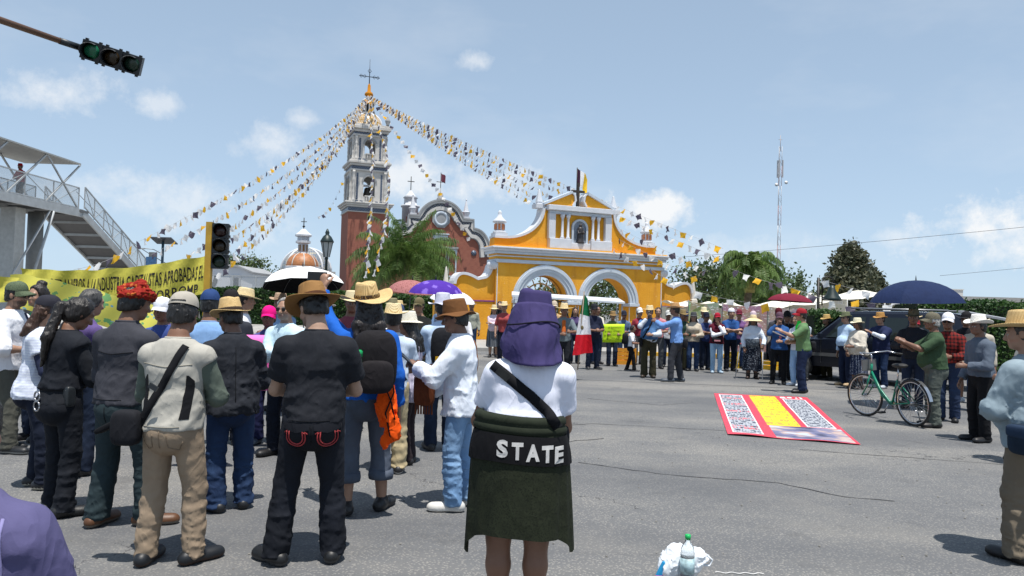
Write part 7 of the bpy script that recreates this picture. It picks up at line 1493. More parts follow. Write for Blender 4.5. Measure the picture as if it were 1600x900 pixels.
XTRA = [(1.55, 21.5, '#7a8a96', 'sun', '#cdbb92', 'person in grey blue with pale hat left of the navy polo man'), (2.55, 22.4, '#c9c4b8', None, 0, 'bare headed person in cream shirt behind the lime placard'), (3.85, 22.6, '#8a2f3c', 'cap', '#e0e0e0', 'person in red top and white cap behind the microphone man'), (4.75, 20.8, '#2f4a40', 'sun', '#8a7448', 'person in dark green and brown hat beside the beige jacket'), (5.25, 22.6, '#b98a50', 'cap', '#1f2a4a', 'person in ochre top and navy cap in the second row'), (5.85, 22.8, '#dcdfe6', 'sun', '#e3d5ac', 'person in white with straw hat behind the maroon vest'), (6.75, 22.2, '#6a4a78', 'cap', '#6d2436', 'person in violet top and wine red cap'), (7.3, 18.8, '#a9b4c0', 'cap', '#2c2c30', 'person in pale grey shirt near the maroon umbrella'), (8.2, 19.4, '#4a5a3c', 'sun', '#b99a5c', 'person in moss green by the car door'), (8.95, 16.6, '#93a9c4', 'cap', '#8f2230', 'person in light blue and red cap by the tailgate'), (9.35, 17.4, '#3c3c46', 'straw', '#d8c69c', 'person in dark jacket and straw hat at the tailgate'), (8.3, 13.3, '#b9b2a4', 'straw', '#e6dcc0', 'man in beige shirt behind the plaid shirt man'), (9.6, 13.0, '#5a6a86', 'cap', '#b8b8b4', 'man in blue grey behind the black cap man'), (8.1, 11.6, '#d4d4d8', 'sun', '#cbb888', 'woman in white behind the cowboy hat man'), (-.2, 21.8, '#a04848', 'straw', '#dccaa0', 'person in brick red top left of the purple hat'), (-1.9, 20.5, '#6c86a8', 'cap', '#d8d8d8', 'person in steel blue behind the white shirt man'), (-2.6, 17.5, '#c8bcae', 'straw', '#cfb987', 'person in beige under the pink umbrella'), (-3.4, 14.0, '#3f5f9a', 'sun', '#e8e4da', 'person in cobalt blue behind the white umbrella'), (-1.55, 10.2, '#d8d9de', 'cap', '#3b4a6a', 'person in white shirt behind the pink blouse woman'), (-2.05, 9.6, '#7a3f4a', 'sun', '#d9c9a0', 'person in wine red behind the long haired man')]
for i, (x, y, tc_, hk, hc_, lb) in enumerate(XTRA):
    ht_ = None if hk is None else dict(kind=hk, m=straw_mat(hc_, hc_) if hk != 'cap' else cloth(hc_), brim=.075 if hk != 'straw' else .10)
    PP['x%d' % i] = person(x, y, 180 + (i * 53 % 60 - 30) - (40 if x > 7.6 else 0), 1.58 + .02 * (i * 7 % 9), .95 + .03 * (i % 6), 'fm'[i % 2], skin=i % 4, lod=2, top=T(cloth(tc_), sleeve=(.9, 1.9)[i % 2]), bottom=T((JD, JB, GRY, OLV, JN)[i % 5]), hair='long' if i % 4 == 0 else 'short', armL=('front', 'cross', 'down')[i % 3], armR=('front', 'cross', 'relax')[i % 3], hat=ht_, label=lb, group=GF_)
PP['bridge'] = person(-22.0, 33.2, 170, 1.62, 1.0, skin=1, lod=2, z0=5.75, top=T(cloth('#c01828'), sleeve=2.0, o=.03, collar=.05), bottom=T(cloth('#5a5650')), hair='short', armL='front', armR='front', hat=dict(kind='bucket', m=cloth('#b01624'), brim=.03), label='person in red hooded top standing on the footbridge', group='people on the footbridge')
PP['lav'] = person(-1.20, 1.62, 8, 1.385, 1.1, skin=2, lod=0, top=T(cloth('#565378', var=.06), name='sweatshirt', sleeve=1.95, o=.04, hem=.75, wr=.006, collar=.03), bottom=T(JD), hair='short', armL='front', armR='front', label='shoulder of a person in lavender sweatshirt in the near corner', group=GL_)
q = MB(); S = PP['lav']; bv = S['bvh']['sweatshirt']; s = S['s']; pts = []
for k in range(11):
    z = (1.38 - .30 * k / 10) * s; h = bv.ray_cast(Vector(((.165 + .012 * math.sin(k / 3)) * s, -1, z)), Vector((0, 1, 0)))
    if h[0] is not None: pts.append(h[0] + Vector((0, -.003, 0)))
q.tube(pts, .004, 6); q.build('sleeve_seam', cloth('#8480ac'), S['sweatshirt'])

# ---------------------------------------------------------------- the woman with the purple neck-flap hat
S = PP['main'] = person(.06, 3.72, -2, 1.645, 1.36, 'f', skin=1, lod=0, lean=3, lat=5, ht=3, hp=8, hy=6, armL=((-.02, .17, 1.10), (1.6, -.4, -.3), (-.8, .3, .1), .5), armR=((.0, .20, 1.08), (1.0, -.2, -.9), (-.7, .5, .1), .5), feet=((-.09, .0, 6), (.09, .0, -6)), top=T(cloth('#dfe2f0', var=.03), sleeve=.66, o=.014, hem=.98, wr=.003, loose=.010, collar=.02), bottom=None, shoes=('#1c1c20', '#2a2a2c'), hair='short', label='woman in white t-shirt with purple neck flap hat, seen from behind')
s = S['s']; GRN = cloth('#23291e', var=.18); GRF = cloth('#272c1e', pat='speck', col2='#1b1f15', var=.3, weave=3)
def ringed(name, rows, m, parent, n=72, close=False):
    V = []; F = []
    for j, fn in enumerate(rows):
        for i in range(n): V.append(fn(2 * math.pi * i / n))
    for j in range(len(rows) - 1):
        for i in range(n): F.append((j * n + (i + 1) % n, j * n + i, (j + 1) * n + i, (j + 1) * n + (i + 1) % n))
    o = mesh_obj(name, np_mesh(name, V, np.array(F)), m, parent); S['bvh'][name] = BVHTree.FromPolygons([tuple(v) for v in V], F); return o
def wrap(t, extra=0.0):
    """jacket tied round the hips: t 0 at the waist .. 1 at the hem"""
    def f(a):
        z = 1.105 - t * .565; back = max(0.0, -math.sin(a)); sd_ = abs(math.cos(a))
        hem = -.12 * sd_ ** 14 * t ** 2 + .012 * math.sin(3 * a + 1) * t
        r = .188 + .036 * math.sin(min(1, t * 3.0) * math.pi / 2) + .030 * t * (1 - .4 * back) + .006 * math.sin(7 * a + 2 * t) * t + .010 * math.sin(3 * a + .6) * t + .011 * math.sin(15 * a) * t * sd_ ** 2
        return ((r + extra) * math.cos(a) * s * 1.06, (r + extra) * math.sin(a) * s * .86 - .02 * s, (z + hem) * s)
    return f
wp = ringed('wrap_jacket', [wrap(t) for t in np.linspace(.0, 1, 22)], GRF, S['root'])
ringed('waist_roll', [(lambda a, zz=zz, rr=rr: ((.196 + rr + .008 * math.sin(2 * a + 1)) * math.cos(a) * s * 1.06, (.196 + rr + .006 * math.sin(3 * a)) * math.sin(a) * s * .86 - .02 * s, (1.125 - zz - .012 * math.cos(a)) * s)) for zz, rr in ((.0, -.02), (.004, .006), (.016, .016), (.036, .018), (.046, .010), (.052, .016), (.066, .024), (.082, .022), (.092, .008))], GRN, S['root'])
ringed('black_band', [(lambda a, t=t: (lambda p: (p[0], p[1], p[2] - .012 * math.cos(a) * s))(wrap(t, .010)(a))) for t in np.linspace(.125, .365, 6)], cloth('#0b0b0f'), S['root'])
bv = S['bvh']['black_band']
for ch, x0, wd in zip('STATE', (-.108, -.034, .036, .112, .176), (.056, .056, .066, .056, .044)):
    Vt, Ft, w = text_geo(ch, .105, .005); P = []
    xs = [v[0] for v in Vt]; mnx = min(xs); sc_ = wd / (max(xs) - mnx)
    for (x, y) in Vt:
        X = (x0 + (x - mnx) * sc_) * s; Z = (.925 + y - .016 * x0 / .14) * s; h = bv.ray_cast(Vector((X, -1, Z)), Vector((0, 1, 0))); yy = h[0].y if h[0] is not None else -.2; P.append((X, yy - (.009 if ch == 'E' else .003), Z))
    q = MB(); q.add(P, Ft); q.build('letter', cloth('#bcbbb9', var=.15), S['root'])
r_ = bag_root(S, 'crossbody_strap', 'broad black bag strap across the white t-shirt back'); strap_part(S, r_, [(-.150, 1.365), (-.08, 1.315), (.05, 1.22), (.15, 1.13), (.19, 1.07)], .05, BK, side=-1)
q = MB(); q.box((-.085, -.165, 1.285), (.07, .012, .04), M=Matrix.Rotation(R(38), 3, 'Y')); q.build('patch', cloth('#2a2c2c', var=.3), r_)
q = MB(); rbox(q, (.20, .15, .95), (.10, .22, .18), 4); q.build('pouch', BK2, r_)
# hat with the neck cape
PUR = cloth('#3f3864', var=.15, weave=.3); PUD = cloth('#383258', var=.1)
make_hat(S, kind='bucket', m=PUR, band=PUD, brim=.003, crown=.112, curl=.0, wob=.002, tilt=-8, scale=1.06, lift=.012)
hl, Mh = S['hl'], S['Mh']; V = []; F = []; nA, nT = 64, 26
for j in range(nT + 1):
    t = j / nT
    for i in range(nA + 1):
        u = i / nA; a = R(-90 + (-128 + 256 * u)); edge = abs(2 * u - 1)
        r0 = .101 + .034 * math.sin(min(1, t * 1.5) * math.pi / 2) + .012 * t * t; fold = (.012 * abs(math.sin(u * 17 + t)) + .014 * math.sin(u * 13 + 1.0) + .006 * math.sin(u * 53 + t * 4)) * t * (1 - .3 * edge)
        ln = .345 * (1 - .50 * edge ** 1.8); z = .092 - t * ln - .010 * math.sin(u * 9) * t; rr = r0 + fold + .010 * math.sin(t * 9 + u * 6) * t
        V.append(hl(rr * math.cos(a), rr * math.sin(a) * (1.14 - .12 * t) - .012 - .035 * t * (1 - edge), z))
for j in range(nT):
    for i in range(nA): a = j * (nA + 1) + i; F.append((a, a + 1, a + nA + 2, a + nA + 1))
V = [tuple(v) for v in V]; o = mesh_obj('neck_flap', np_mesh('neck_flap', V, np.array(F)), PUR, S['root']); sm_ = o.modifiers.new('thick', 'SOLIDIFY'); sm_.thickness = .003
q = MB(); q.tube([hl(.138 * math.cos(R(a)), .150 * math.sin(R(a)) - .026, -.018 - .012 * math.sin(R(a * 2))) for a in range(-205, 26, 10)], .0045, 6); q.build('cord', cloth('#1c1a28'), S['root'])
q = MB(); rbox(q, hl(-.045, -.045, .158), (.07, .05, .04), 2.2); q.build('top_knot', PUR, S['root'])
# ================================================================ THINGS CARRIED AND LEFT AROUND
def umbrella(x, y, ztop, r, m, label, drop=.30, tilt=(0, 0), under=None, shaft=1.0, group=None, n=8, tipc=None):
    r_ = tag(empty('umbrella', (x, y, ztop - shaft)), label, 'umbrella', group); r_.rotation_euler = (R(tilt[0]), R(tilt[1]), 0); z0 = shaft
    def pt(a, t, in_=0):
        k = a / (2 * math.pi) * n; f = abs((k % 1) - .5) * 2; sc = 1 - .07 * (1 - f ** 2) * t; rr = r * math.sin(t * 1.25) / math.sin(1.25) * sc; return (rr * math.cos(a), rr * math.sin(a), z0 - drop * (1 - math.cos(t * 1.25)) / (1 - math.cos(1.25)) + .035 * r * (1 - f ** 2) * t * (1 - t) * 4 * -.4 - in_)
    nn, nt = n * 6, 8
    for k in range(n):
        V = []; F = []
        for j in range(nt + 1):
            for i in range(7): V.append(pt(2 * math.pi * (k * 6 + i) / nn, j / nt))
        for j in range(nt):
            for i in range(6): F.append((j * 7 + i, j * 7 + i + 1, (j + 1) * 7 + i + 1, (j + 1) * 7 + i))
        q = MB(); q.add(V, F, True); q.build('panel', m, r_)
        if under is not None: q = MB(); q.add([(p[0] * .995, p[1] * .995, p[2] - .008) for p in V], F, True); q.build('lining', under, r_)
        a = 2 * math.pi * k / n; q = MB(); q.tube([(p[0] * .99, p[1] * .99, p[2] - .018) for p in [pt(a, j / 6) for j in range(7)]], .004, 5); q.build('rib', M_STEELD, r_)
    q = MB(); q.tube([(0, 0, 0), (0, 0, z0 + .02)], .008, 8); q.build('shaft', M_STEELD, r_); q = MB(); q.lathe([(.014, -.12), (.018, -.05), (.014, .0)], 10); q.build('handle', M_SIG, r_); q = MB(); q.lathe([(.012, z0), (.008, z0 + .05), (.002, z0 + .09)], 8); q.build('tip', M_SIG, r_)
    return r_
umbrella(7.30, 13.5, 2.30, .80, cloth('#18274a', var=.15, weave=.2), 'large navy umbrella over the right hand crowd', .40, (2, -2), shaft=1.05)
umbrella(6.84, 18.5, 2.15, .56, cloth('#701c30', var=.1, weave=.2), 'maroon umbrella behind the red cap reader', .20, (0, 3), shaft=.95)
umbrella(-1.30, 12.8, 2.04, .46, cloth('#4a2a94', pat='floral', col2='#7a60bc', ps=4.0, weave=.2), 'bright purple umbrella left of the gate', .22, (4, 0), shaft=.9, group='umbrellas left of the gate')
umbrella(-2.02, 14.6, 2.09, .46, cloth('#a06a68', pat='floral', col2='#6c4038', ps=.7, weave=.2), 'pink patterned umbrella beside the purple umbrella', .24, (4, 5), shaft=.95, group='umbrellas left of the gate')
umbrella(-2.90, 10.5, 2.10, .58, cloth('#e4e4e4', var=.03, weave=.2), 'white umbrella with black lining above the left crowd', .26, (-9, -5), under=cloth('#101114'), shaft=.95)
umbrella(-1.15, 13.8, 1.90, .42, cloth('#dcdfe4', var=.03, weave=.2), 'small white umbrella below the purple umbrella', .20, (5, 6), shaft=.8)
# placards
def placard(S, w, h, col, lines, label, y=.37, z=1.05, tilt=0, ink='#1c2a1a'):
    r_ = bag_root(S, 'placard', label, 'placard'); s = S['s']; V = []; F = []
    for i in range(9):
        for j in range(7): u, t = i / 8 - .5, j / 6 - .5; V.append((u * w, y * s + .012 * math.sin(u * 5) + .01 * t, z * s + t * h + u * tilt))
    for i in range(8):
        for j in range(6): a = i * 7 + j; F.append((a, a + 7, a + 8, a + 1))
    q = MB(); q.add(V, F, True); o = q.build('card', plain('card' + col, col, .7, var=.05), r_); o.modifiers.new('thick', 'SOLIDIFY').thickness = .003
    g = random.Random(len(label)); hh = h / (len(lines) + .8)
    for k, fr in enumerate(lines):          # rows of hasty handwriting, too small to read
        x = fr * w / 2; q = MB()
        while x > -fr * w / 2:
            ln = g.uniform(.03, .05); zc = z * s + h / 2 - hh * (k + .9); P = [(x - ln * j / 4, y * s + .016, zc + (hh * .28 * (1 if j % 2 else -1) * g.uniform(.5, 1)) + (x - ln * j / 4) / w * tilt) for j in range(5)]; q.tube(P, .0035, 4); x -= ln + g.choice((.008, .008, .03))
        q.build('handwriting', plain('ink' + ink, ink, .7), r_)
placard(PP['r2'], .62, .52, '#c8f018', [.5, .8, .85, .7], 'lime green handwritten placard in the row by the gate', tilt=-.02)
placard(PP['pinkcap'], .44, .60, '#f878c8', [.6, .8, .7, .75, .5], 'pink handwritten placard held by the pink cap woman', z=1.04, ink='#a01858')
# national flag
fg = tag(empty('national_flag', (1.50, 16.9, 0)), 'green, white and red flag hanging on a thin pole', 'flag'); fg.rotation_euler = (0, R(2), 0)
q = MB(); q.tube([(0.02, 0, .25), (.06, 0, 2.02)], .014, 8); q.build('pole', plain('pole_wood', (.25, .2, .15), .6), fg)
for nm, c0, c1, col in (('green_stripe', 0, 1 / 3, '#0f6b42'), ('white_stripe', 1 / 3, 2 / 3, '#e6e6ea'), ('red_stripe', 2 / 3, 1, '#d01c2c')):
    V = []; F = []
    for i in range(13):
        for j in range(9):
            u = i / 12; t = c0 + (c1 - c0) * j / 8; wdt = .10 + .34 * t; V.append((.05 - .16 * t + wdt * u, .05 * math.sin(u * 9 + t * 2) * (.4 + t), 1.98 - 1.42 * t - .12 * u * (1 - t) + .10 * u * t))
    for i in range(12):
        for j in range(8): a = i * 9 + j; F.append((a, a + 9, a + 10, a + 1))
    q = MB(); q.add(V, F, True); q.build(nm, cloth(col, var=.06), fg)
q = MB(); q.lathe([(0, 0), (.045, .004), (.05, .0)], 14); q.v = [(.06 + p[0] * .7, -.045 - p[2], 1.20 + p[1]) for p in q.v]; q.build('crest', plain('crest', (.16, .12, .05), .6), fg)
# bicycle
bk_ = tag(empty('bicycle', (6.07, 11.25, 0)), 'green step-through bicycle with chrome handlebar standing in the road', 'bicycle')
d0 = Vector((5.84 - 6.07, 12.28 - 11.25, 0)); bk_.rotation_euler = (R(0), 0, math.atan2(d0.y, d0.x)); bk_.rotation_euler[0] = R(-4)
GB = plain('bike_green', (.008, .20, .12), .3); CHR = plain('chrome2', (.55, .56, .58), .2, .9); RUB = plain('rubber', (.02, .02, .02), .7); wb_, wr_r = 1.06, .345
def wheel(x, steer=0.0):
    w = tag(empty('wheel', (x, 0, wr_r))); w.parent = bk_; w.rotation_euler = (0, 0, steer)
    q = MB(); q.tube([(wr_r * .965 * math.cos(R(a)), 0, wr_r * .965 * math.sin(R(a))) for a in range(0, 361, 9)], .019, 8, False); q.build('tyre', RUB, w)
    q = MB(); q.tube([((wr_r - .035) * math.cos(R(a)), 0, (wr_r - .035) * math.sin(R(a))) for a in range(0, 361, 9)], .011, 6, False); q.build('rim', CHR, w)
    q = MB()
    for k in range(32): a = R(k * 11.25); b_ = a + (.35 if k % 2 else -.35); q.tube([(.02 * math.cos(b_), (.03 if k % 4 < 2 else -.03), .02 * math.sin(b_)), ((wr_r - .04) * math.cos(a), 0, (wr_r - .04) * math.sin(a))], .0022, 4)
    q.build('spokes', CHR, w); q = MB(); q.tube([(0, -.05, 0), (0, .05, 0)], .02, 8); q.build('hub', CHR, w); return w
wheel(0); wheel(wb_, R(10))
def tb(nm, pts, r, m): q = MB(); q.tube(pts, r, 8); return q.build(nm, m, bk_)
tb('down_tube', [(.90, 0, .78), (.70, 0, .48), (.50, 0, .31), (.44, 0, .27)], .017, GB); tb('lower_tube', [(.885, 0, .70), (.66, 0, .38), (.48, 0, .28)], .016, GB); tb('head_tube', [(.885, 0, .68), (.865, 0, .86)], .020, GB)
tb('seat_tube', [(.44, 0, .27), (.30, 0, .66)], .016, GB); tb('seat_post', [(.30, 0, .64), (.265, 0, .86)], .012, CHR)
for g in (-1, 1): tb('fork_blade', [(.885, g * .03, .68), (.93, g * .055, .5), (wb_, g * .055, wr_r)], .011, GB); tb('chain_stay', [(.44, g * .03, .27), (0, g * .06, wr_r)], .010, GB); tb('seat_stay', [(.31, g * .02, .62), (0, g * .06, wr_r)], .009, GB); tb('mudguard_stay', [(0, g * .05, wr_r), (-.20, g * .03, wr_r + .31)], .004, CHR)
tb('stem', [(.865, 0, .86), (.855, 0, 1.0), (.90, 0, 1.03)], .012, CHR); tb('handlebar', [(.66, .30, 1.03), (.80, .26, 1.06), (.90, .12, 1.04), (.91, 0, 1.03), (.90, -.12, 1.04), (.80, -.26, 1.06), (.66, -.30, 1.03)], .011, CHR)
for g in (-1, 1): tb('grip', [(.55, g * .315, 1.02), (.67, g * .30, 1.03)], .016, RUB); tb('crank', [(.44, g * .07, .27), (.44 + g * .10, g * .07, .27 - g * .13)], .009, CHR)
for g in (-1, 1): q = MB(); q.box((.44 + g * .10, g * .125, .27 - g * .13), (.09, .10, .025)); q.build('pedal', RUB, bk_)
q = MB(); rbox(q, (.235, 0, .885), (.27, .17, .07), 2.3); q.build('saddle', RUB, bk_); q = MB(); q.lathe([(.085, -.006), (.09, 0), (.085, .006)], 20); q.v = [(.44 + p[0], -.055 + p[2], .27 + p[1]) for p in q.v]; q.build('chain_wheel', CHR, bk_)
q = MB(); q.box((.22, -.065, .31), (.46, .015, .06)); q.build('chain_guard', plain('guard', (.03, .05, .045), .4), bk_)
V = []; F = []
for i in range(19):
    a = R(20 + 150 * i / 18); V += [((wr_r + .028) * math.cos(a), g * .028, wr_r + (wr_r + .028) * math.sin(a)) for g in (-1, 1)]
q = MB(); q.add(V, [(2 * i, 2 * i + 1, 2 * i + 3, 2 * i + 2) for i in range(18)], True); q.build('mudguard', CHR, bk_); tb('kick_stand', [(.02, -.07, .30), (.12, -.22, .03)], .009, CHR)
q = MB(); q.box((.93, 0, .84), (.02, .26, .18)); q.build('basket_plate', M_STEELD, bk_)
# ground banner
C4 = [Vector((4.09, 15.0, 0)), Vector((5.83, 14.7, 0)), Vector((4.42, 9.42, 0)), Vector((2.90, 9.93, 0))]
def gb_mat():
    t = NT('printed_banner'); c = t.coord('UV'); sp = t.n('ShaderNodeSeparateXYZ'); t.l(c, sp.inputs[0]); U, Vv, _ = sp.outputs
    gt = lambda a, b: t.math('GREATER_THAN', a, b); lt = lambda a, b: t.math('LESS_THAN', a, b); AND = lambda a, b: t.math('MULTIPLY', a, b)
    rect = lambda u0, u1, v0, v1: AND(AND(gt(U, u0), lt(U, u1)), AND(gt(Vv, v0), lt(Vv, v1)))
    RED = (.62, .045, .075); base = t.mix(0.0, RED, RED)
    def text_rows(rows, cols, th):
        m = t.n('ShaderNodeMapping'); m.inputs['Scale'].default_value = (cols, rows, 1); t.l(c, m.inputs[0]); n = t.noise(1.0, 1, .5, m.outputs[0]); rw = lt(t.math('FRACT', t.math('MULTIPLY', Vv, rows)), .68); return AND(gt(n, th), rw)
    grey = (.40, .42, .46); ink = (.05, .055, .085)
    def panel(base, u0, u1, v0, v1, bg, ik_, rows, cols, th):
        base = t.mix(rect(u0 - .012, u1 + .012, v0 - .008, v1 + .008), base, (.78, .76, .76)); p = t.mix(text_rows(rows, cols, th), bg, ik_); return t.mix(rect(u0, u1, v0, v1), base, p)
    base = panel(base, .06, .285, .05, .96, grey, ink, 25, 62, .49)
    rr = AND(gt(t.math('FRACT', t.math('MULTIPLY', Vv, 17 / 3)), .68), text_rows(25, 50, .5)); base = t.mix(AND(rect(.06, .285, .05, .96), rr), base, (.6, .12, .14))
    base = t.mix(rect(.375, .655, .23, .985), base, t.mix(t.math('MULTIPLY', text_rows(16, 40, .52), .7), (.80, .62, .015), (.62, .22, .05)))
    base = panel(base, .72, .935, .24, .90, grey, ink, 30, 62, .49); base = t.mix(rect(.70, .93, .915, .985), base, t.mix(text_rows(14, 20, .5), RED, (.8, .78, .78)))
    pic = t.ramp(t.noise(3.0, 3, .5, t.coord('UV', (1.2, 5, 1))), [(.35, (.05, .05, .10)), (.48, (.18, .18, .30)), (.56, (.50, .36, .30)), (.66, (.45, .55, .66))]); base = t.mix(rect(.385, .975, .012, .225), base, pic)
    t.set(Base_Color=base, Roughness=.45); t.bump(t.noise(3.5, 3, .5, t.coord('Object')), .25, .03); return t.m
V = []; F = []; UV = []; N = 28
for i in range(N + 1):
    for j in range(N + 1):
        u, t = i / N, j / N; p = C4[0].lerp(C4[1], u).lerp(C4[3].lerp(C4[2], u), t); rip = .004 + .010 * (math.sin(u * 9 + t * 5) * math.sin(t * 13 + u) + 1) * .5 + (.02 * max(0, t - .93) / .07 * (1 + math.sin(u * 11)) / 2); V.append((p.x, p.y, rip)); UV.append((u, 1 - t))
for i in range(N):
    for j in range(N): a = i * (N + 1) + j; F.append((a, a + 1, a + N + 2, a + N + 1))
me = np_mesh('ground_banner', V, np.array(F)); uvl = me.uv_layers.new(name='UVMap'); li = np.empty(len(me.loops), np.int32); me.loops.foreach_get('vertex_index', li); uvl.data.foreach_set('uv', np.array(UV, np.float32)[li].ravel())
mesh_obj('ground_banner', me, gb_mat(), label='printed red bordered banner with yellow panel lying on the road', cat='banner')
# bottle and plastic bag, litter
bo = tag(empty('water_bottle', (1.075, 4.44, 0)), 'clear plastic water bottle with green cap on the road', 'bottle')
pet = NT('clear_plastic'); pet.set(Base_Color=(.80, .86, .90), Roughness=.12, Transmission_Weight=.75, IOR=1.33)
q = MB(); q.lathe([(.0, .004), (.038, .006), (.042, .02), (.040, .06), (.042, .10), (.040, .14), (.042, .19), (.036, .225), (.018, .255), (.015, .262), (.015, .275)], 20); q.build('body', pet.m, bo); q = MB(); q.lathe([(.017, .268), (.0175, .295), (.012, .298)], 16); q.build('cap', plain('bottle_green', (.01, .42, .10), .35), bo)
q = MB(); q.lathe([(.0425, .075), (.0425, .165)], 20); q.build('label_sleeve', plain('bottle_label', (.45, .62, .66), .4, var=.6, vs=30), bo)
pb = tag(empty('plastic_bag', (1.06, 4.53, 0)), 'crumpled white plastic bag with blue print behind the bottle', 'bag')
L = [ell((-.02, .02, .09), (.10, .07, .12), None, .04), ell((.06, .0, .10), (.07, .05, .10), RY(R(30)), .04), ell((-.09, .0, .06), (.05, .04, .07), None, .04), cone((.06, 0, .16), (.15, .0, .135), .03, .016, .04), plane((0, 0, -1), (0, 0, .003))]
V_, Q_ = solidify(L, .006, None, None, [(.006, (22, 22, 18), True, 1.0), (.004, (45, 45, 40), True, 3.0)], 0); pl_ = NT('thin_film'); pl_.set(Base_Color=(.82, .86, .90), Roughness=.25); mesh_obj('film', np_mesh('film', V_, Q_), pl_.m, pb)
q = MB(); q.tube([(.10, 0, .15), (.15, -.005, .155), (.185, 0, .125), (.17, 0, .09), (.12, 0, .09)], .011, 8, True, .5); q.build('bag_handle', pl_.m, pb)
q = MB(); q.box((-.115, -.02, .06), (.05, .03, .11), M=Matrix.Rotation(R(25), 3, 'Y')); q.build('blue_print', plain('bag_blue', (.02, .30, .60), .3), pb, bevel=.01); q = MB(); q.box((-.13, -.03, .018), (.06, .03, .03)); q.build('red_print', plain('bag_red', (.55, .05, .10), .3), pb, bevel=.008)
q = MB(); q.add([(-.50, 8.72, .006), (-.38, 8.70, .012), (-.36, 8.80, .006), (-.47, 8.84, .02)], [(0, 1, 2, 3)]); q.build('paper_scrap', plain('paper2', (.75, .74, .72), .8), label='white scrap of paper lying on the road', cat='paper')
q = MB(); q.tube([(1.30 + .012 * k, 4.66 + .01 * math.sin(k * .9), .006) for k in range(26)], .003, 5); q.build('string_piece', plain('paper2', (.75, .74, .72), .8), label='piece of white string on the road by the bag', cat='string')
# dark off-road car
car = tag(empty('parked_car', (8.95, 18.9, 0), math.atan2(.62, -.78)), 'dark blue off-road car with open tailgate parked behind the crowd', 'car')
CP = plain('car_paint', (.012, .016, .028), .22, .3, var=.05); GLS = plain('car_glass', (.015, .022, .022), .06); TRM = plain('car_trim', (.03, .03, .032), .5)
# stations along x (front +): x, floor, sill half width, belt z, belt half width, roof z, roof half width
ST = [(2.25, .55, .70, .80, .74, .86, .66), (2.15, .40, .84, .92, .88, .98, .78), (1.20, .36, .88, 1.02, .92, 1.08, .82), (1.0, .36, .88, 1.04, .92, 1.12, .80), (.35, .36, .88, 1.06, .92, 1.70, .68), (.1, .36, .88, 1.06, .92, 1.75, .69), (-1.0, .36, .88, 1.07, .92, 1.77, .70), (-2.05, .38, .87, 1.07, .91, 1.75, .69), (-2.28, .42, .84, 1.05, .88, 1.66, .66)]
rows = []
for (x, zf, wf, zb, wb2, zr, wr2) in ST: h_ = [(wf * .96, zf), (wf, zf + .12), (wb2, zb - .25), (wb2, zb), (wr2 + .02, zr - .06), (wr2 - .06, zr), (0, zr + .02)]; rows.append([(x, -a, b_) for a, b_ in h_] + [(x, a, b_) for a, b_ in h_[::-1][1:]])
q = MB(); m_ = len(rows[0]); V = [p for r in rows for p in r]; F = []
for j in range(len(rows) - 1):
    for i in range(m_ - 1): F.append((j * m_ + i, j * m_ + i + 1, (j + 1) * m_ + i + 1, (j + 1) * m_ + i))
F += [tuple(range(m_ - 1, -1, -1)), tuple(range((len(rows) - 1) * m_, len(rows) * m_))]; q.add(V, F); q.build('body', CP, car, bevel=.03)
def side_pane(x0, x1, g, nm='side_window'):
    def wz(x, z):
        for a, b_ in zip(ST, ST[1:]):
            if b_[0] <= x <= a[0]: t = (a[0] - x) / (a[0] - b_[0]); zb, wb2, zr, wr2 = [a[k] + (b_[k] - a[k]) * t for k in (3, 4, 5, 6)]; return wb2 + (wr2 + .02 - wb2) * (z - zb) / (zr - .06 - zb)
        return .8
    P = []
    for (x, z) in ((x0, 1.10), (x1, 1.10), (x1, 1.62), (x0 - (.42 if x0 > .5 else .0), 1.62)): P.append((x, g * (wz(x, z) + .008), z))
    q = MB(); q.add(P, [(0, 1, 2, 3)]); q.build(nm, GLS, car)
for g in (-1, 1):
    side_pane(.72, -.18, g); side_pane(-.26, -1.10, g); side_pane(-1.20, -2.0, g)
    for x in (.82, -.22, -1.15): q = MB(); q.b2(x - .006, x + .006, g * .925 - .004, g * .925 + .004, .45, 1.06); q.build('door_seam', TRM, car)
    for x in (.0, -.95): q = MB(); q.b2(x - .10, x + .02, min(g * .92, g * .95), max(g * .92, g * .95), .93, .97); q.build('door_handle', TRM, car)
    q = MB(); q.b2(-2.1, 2.0, min(g * .915, g * .94), max(g * .915, g * .94), .62, .70); q.build('side_trim', plain('trim_grey', (.10, .10, .10), .5), car); q = MB(); q.box((.80, g * 1.04, 1.12), (.10, .20, .14)); q.build('mirror', CP, car, bevel=.02)
    q = MB(); q.tube([(.2, g * .60, 1.83), (-1.9, g * .60, 1.82)], .018, 8); q.build('roof_rail', plain('rail_silver', (.4, .4, .4), .35, .7), car)
    q = MB(); q.b2(-2.33, -2.22, min(g * .68, g * .86), max(g * .68, g * .86), .80, 1.15); q.build('tail_light', plain('tail_red', (.35, .01, .015), .2), car); q = MB(); q.b2(2.10, 2.24, min(g * .48, g * .74), max(g * .48, g * .74), .66, .80); q.build('headlight', plain('head_glass', (.6, .62, .64), .1), car)
    for x in (1.42, -1.42):
        w = empty('wheel', (x, g * .82, .37)); w.parent = car; q = MB(); q.lathe([(.20, -.11), (.34, -.11), (.37, -.07), (.37, .07), (.34, .11), (.20, .11)], 24); q.v = [(p[0], p[2], p[1]) for p in q.v]; q.build('tyre', RUB, w); q = MB(); q.lathe([(0, .10), (.08, .10), (.20, .07), (.21, .0)], 12); q.v = [(p[0], g * p[2], p[1]) for p in q.v]; q.build('rim', plain('rim_grey', (.3, .3, .31), .35, .8), w)
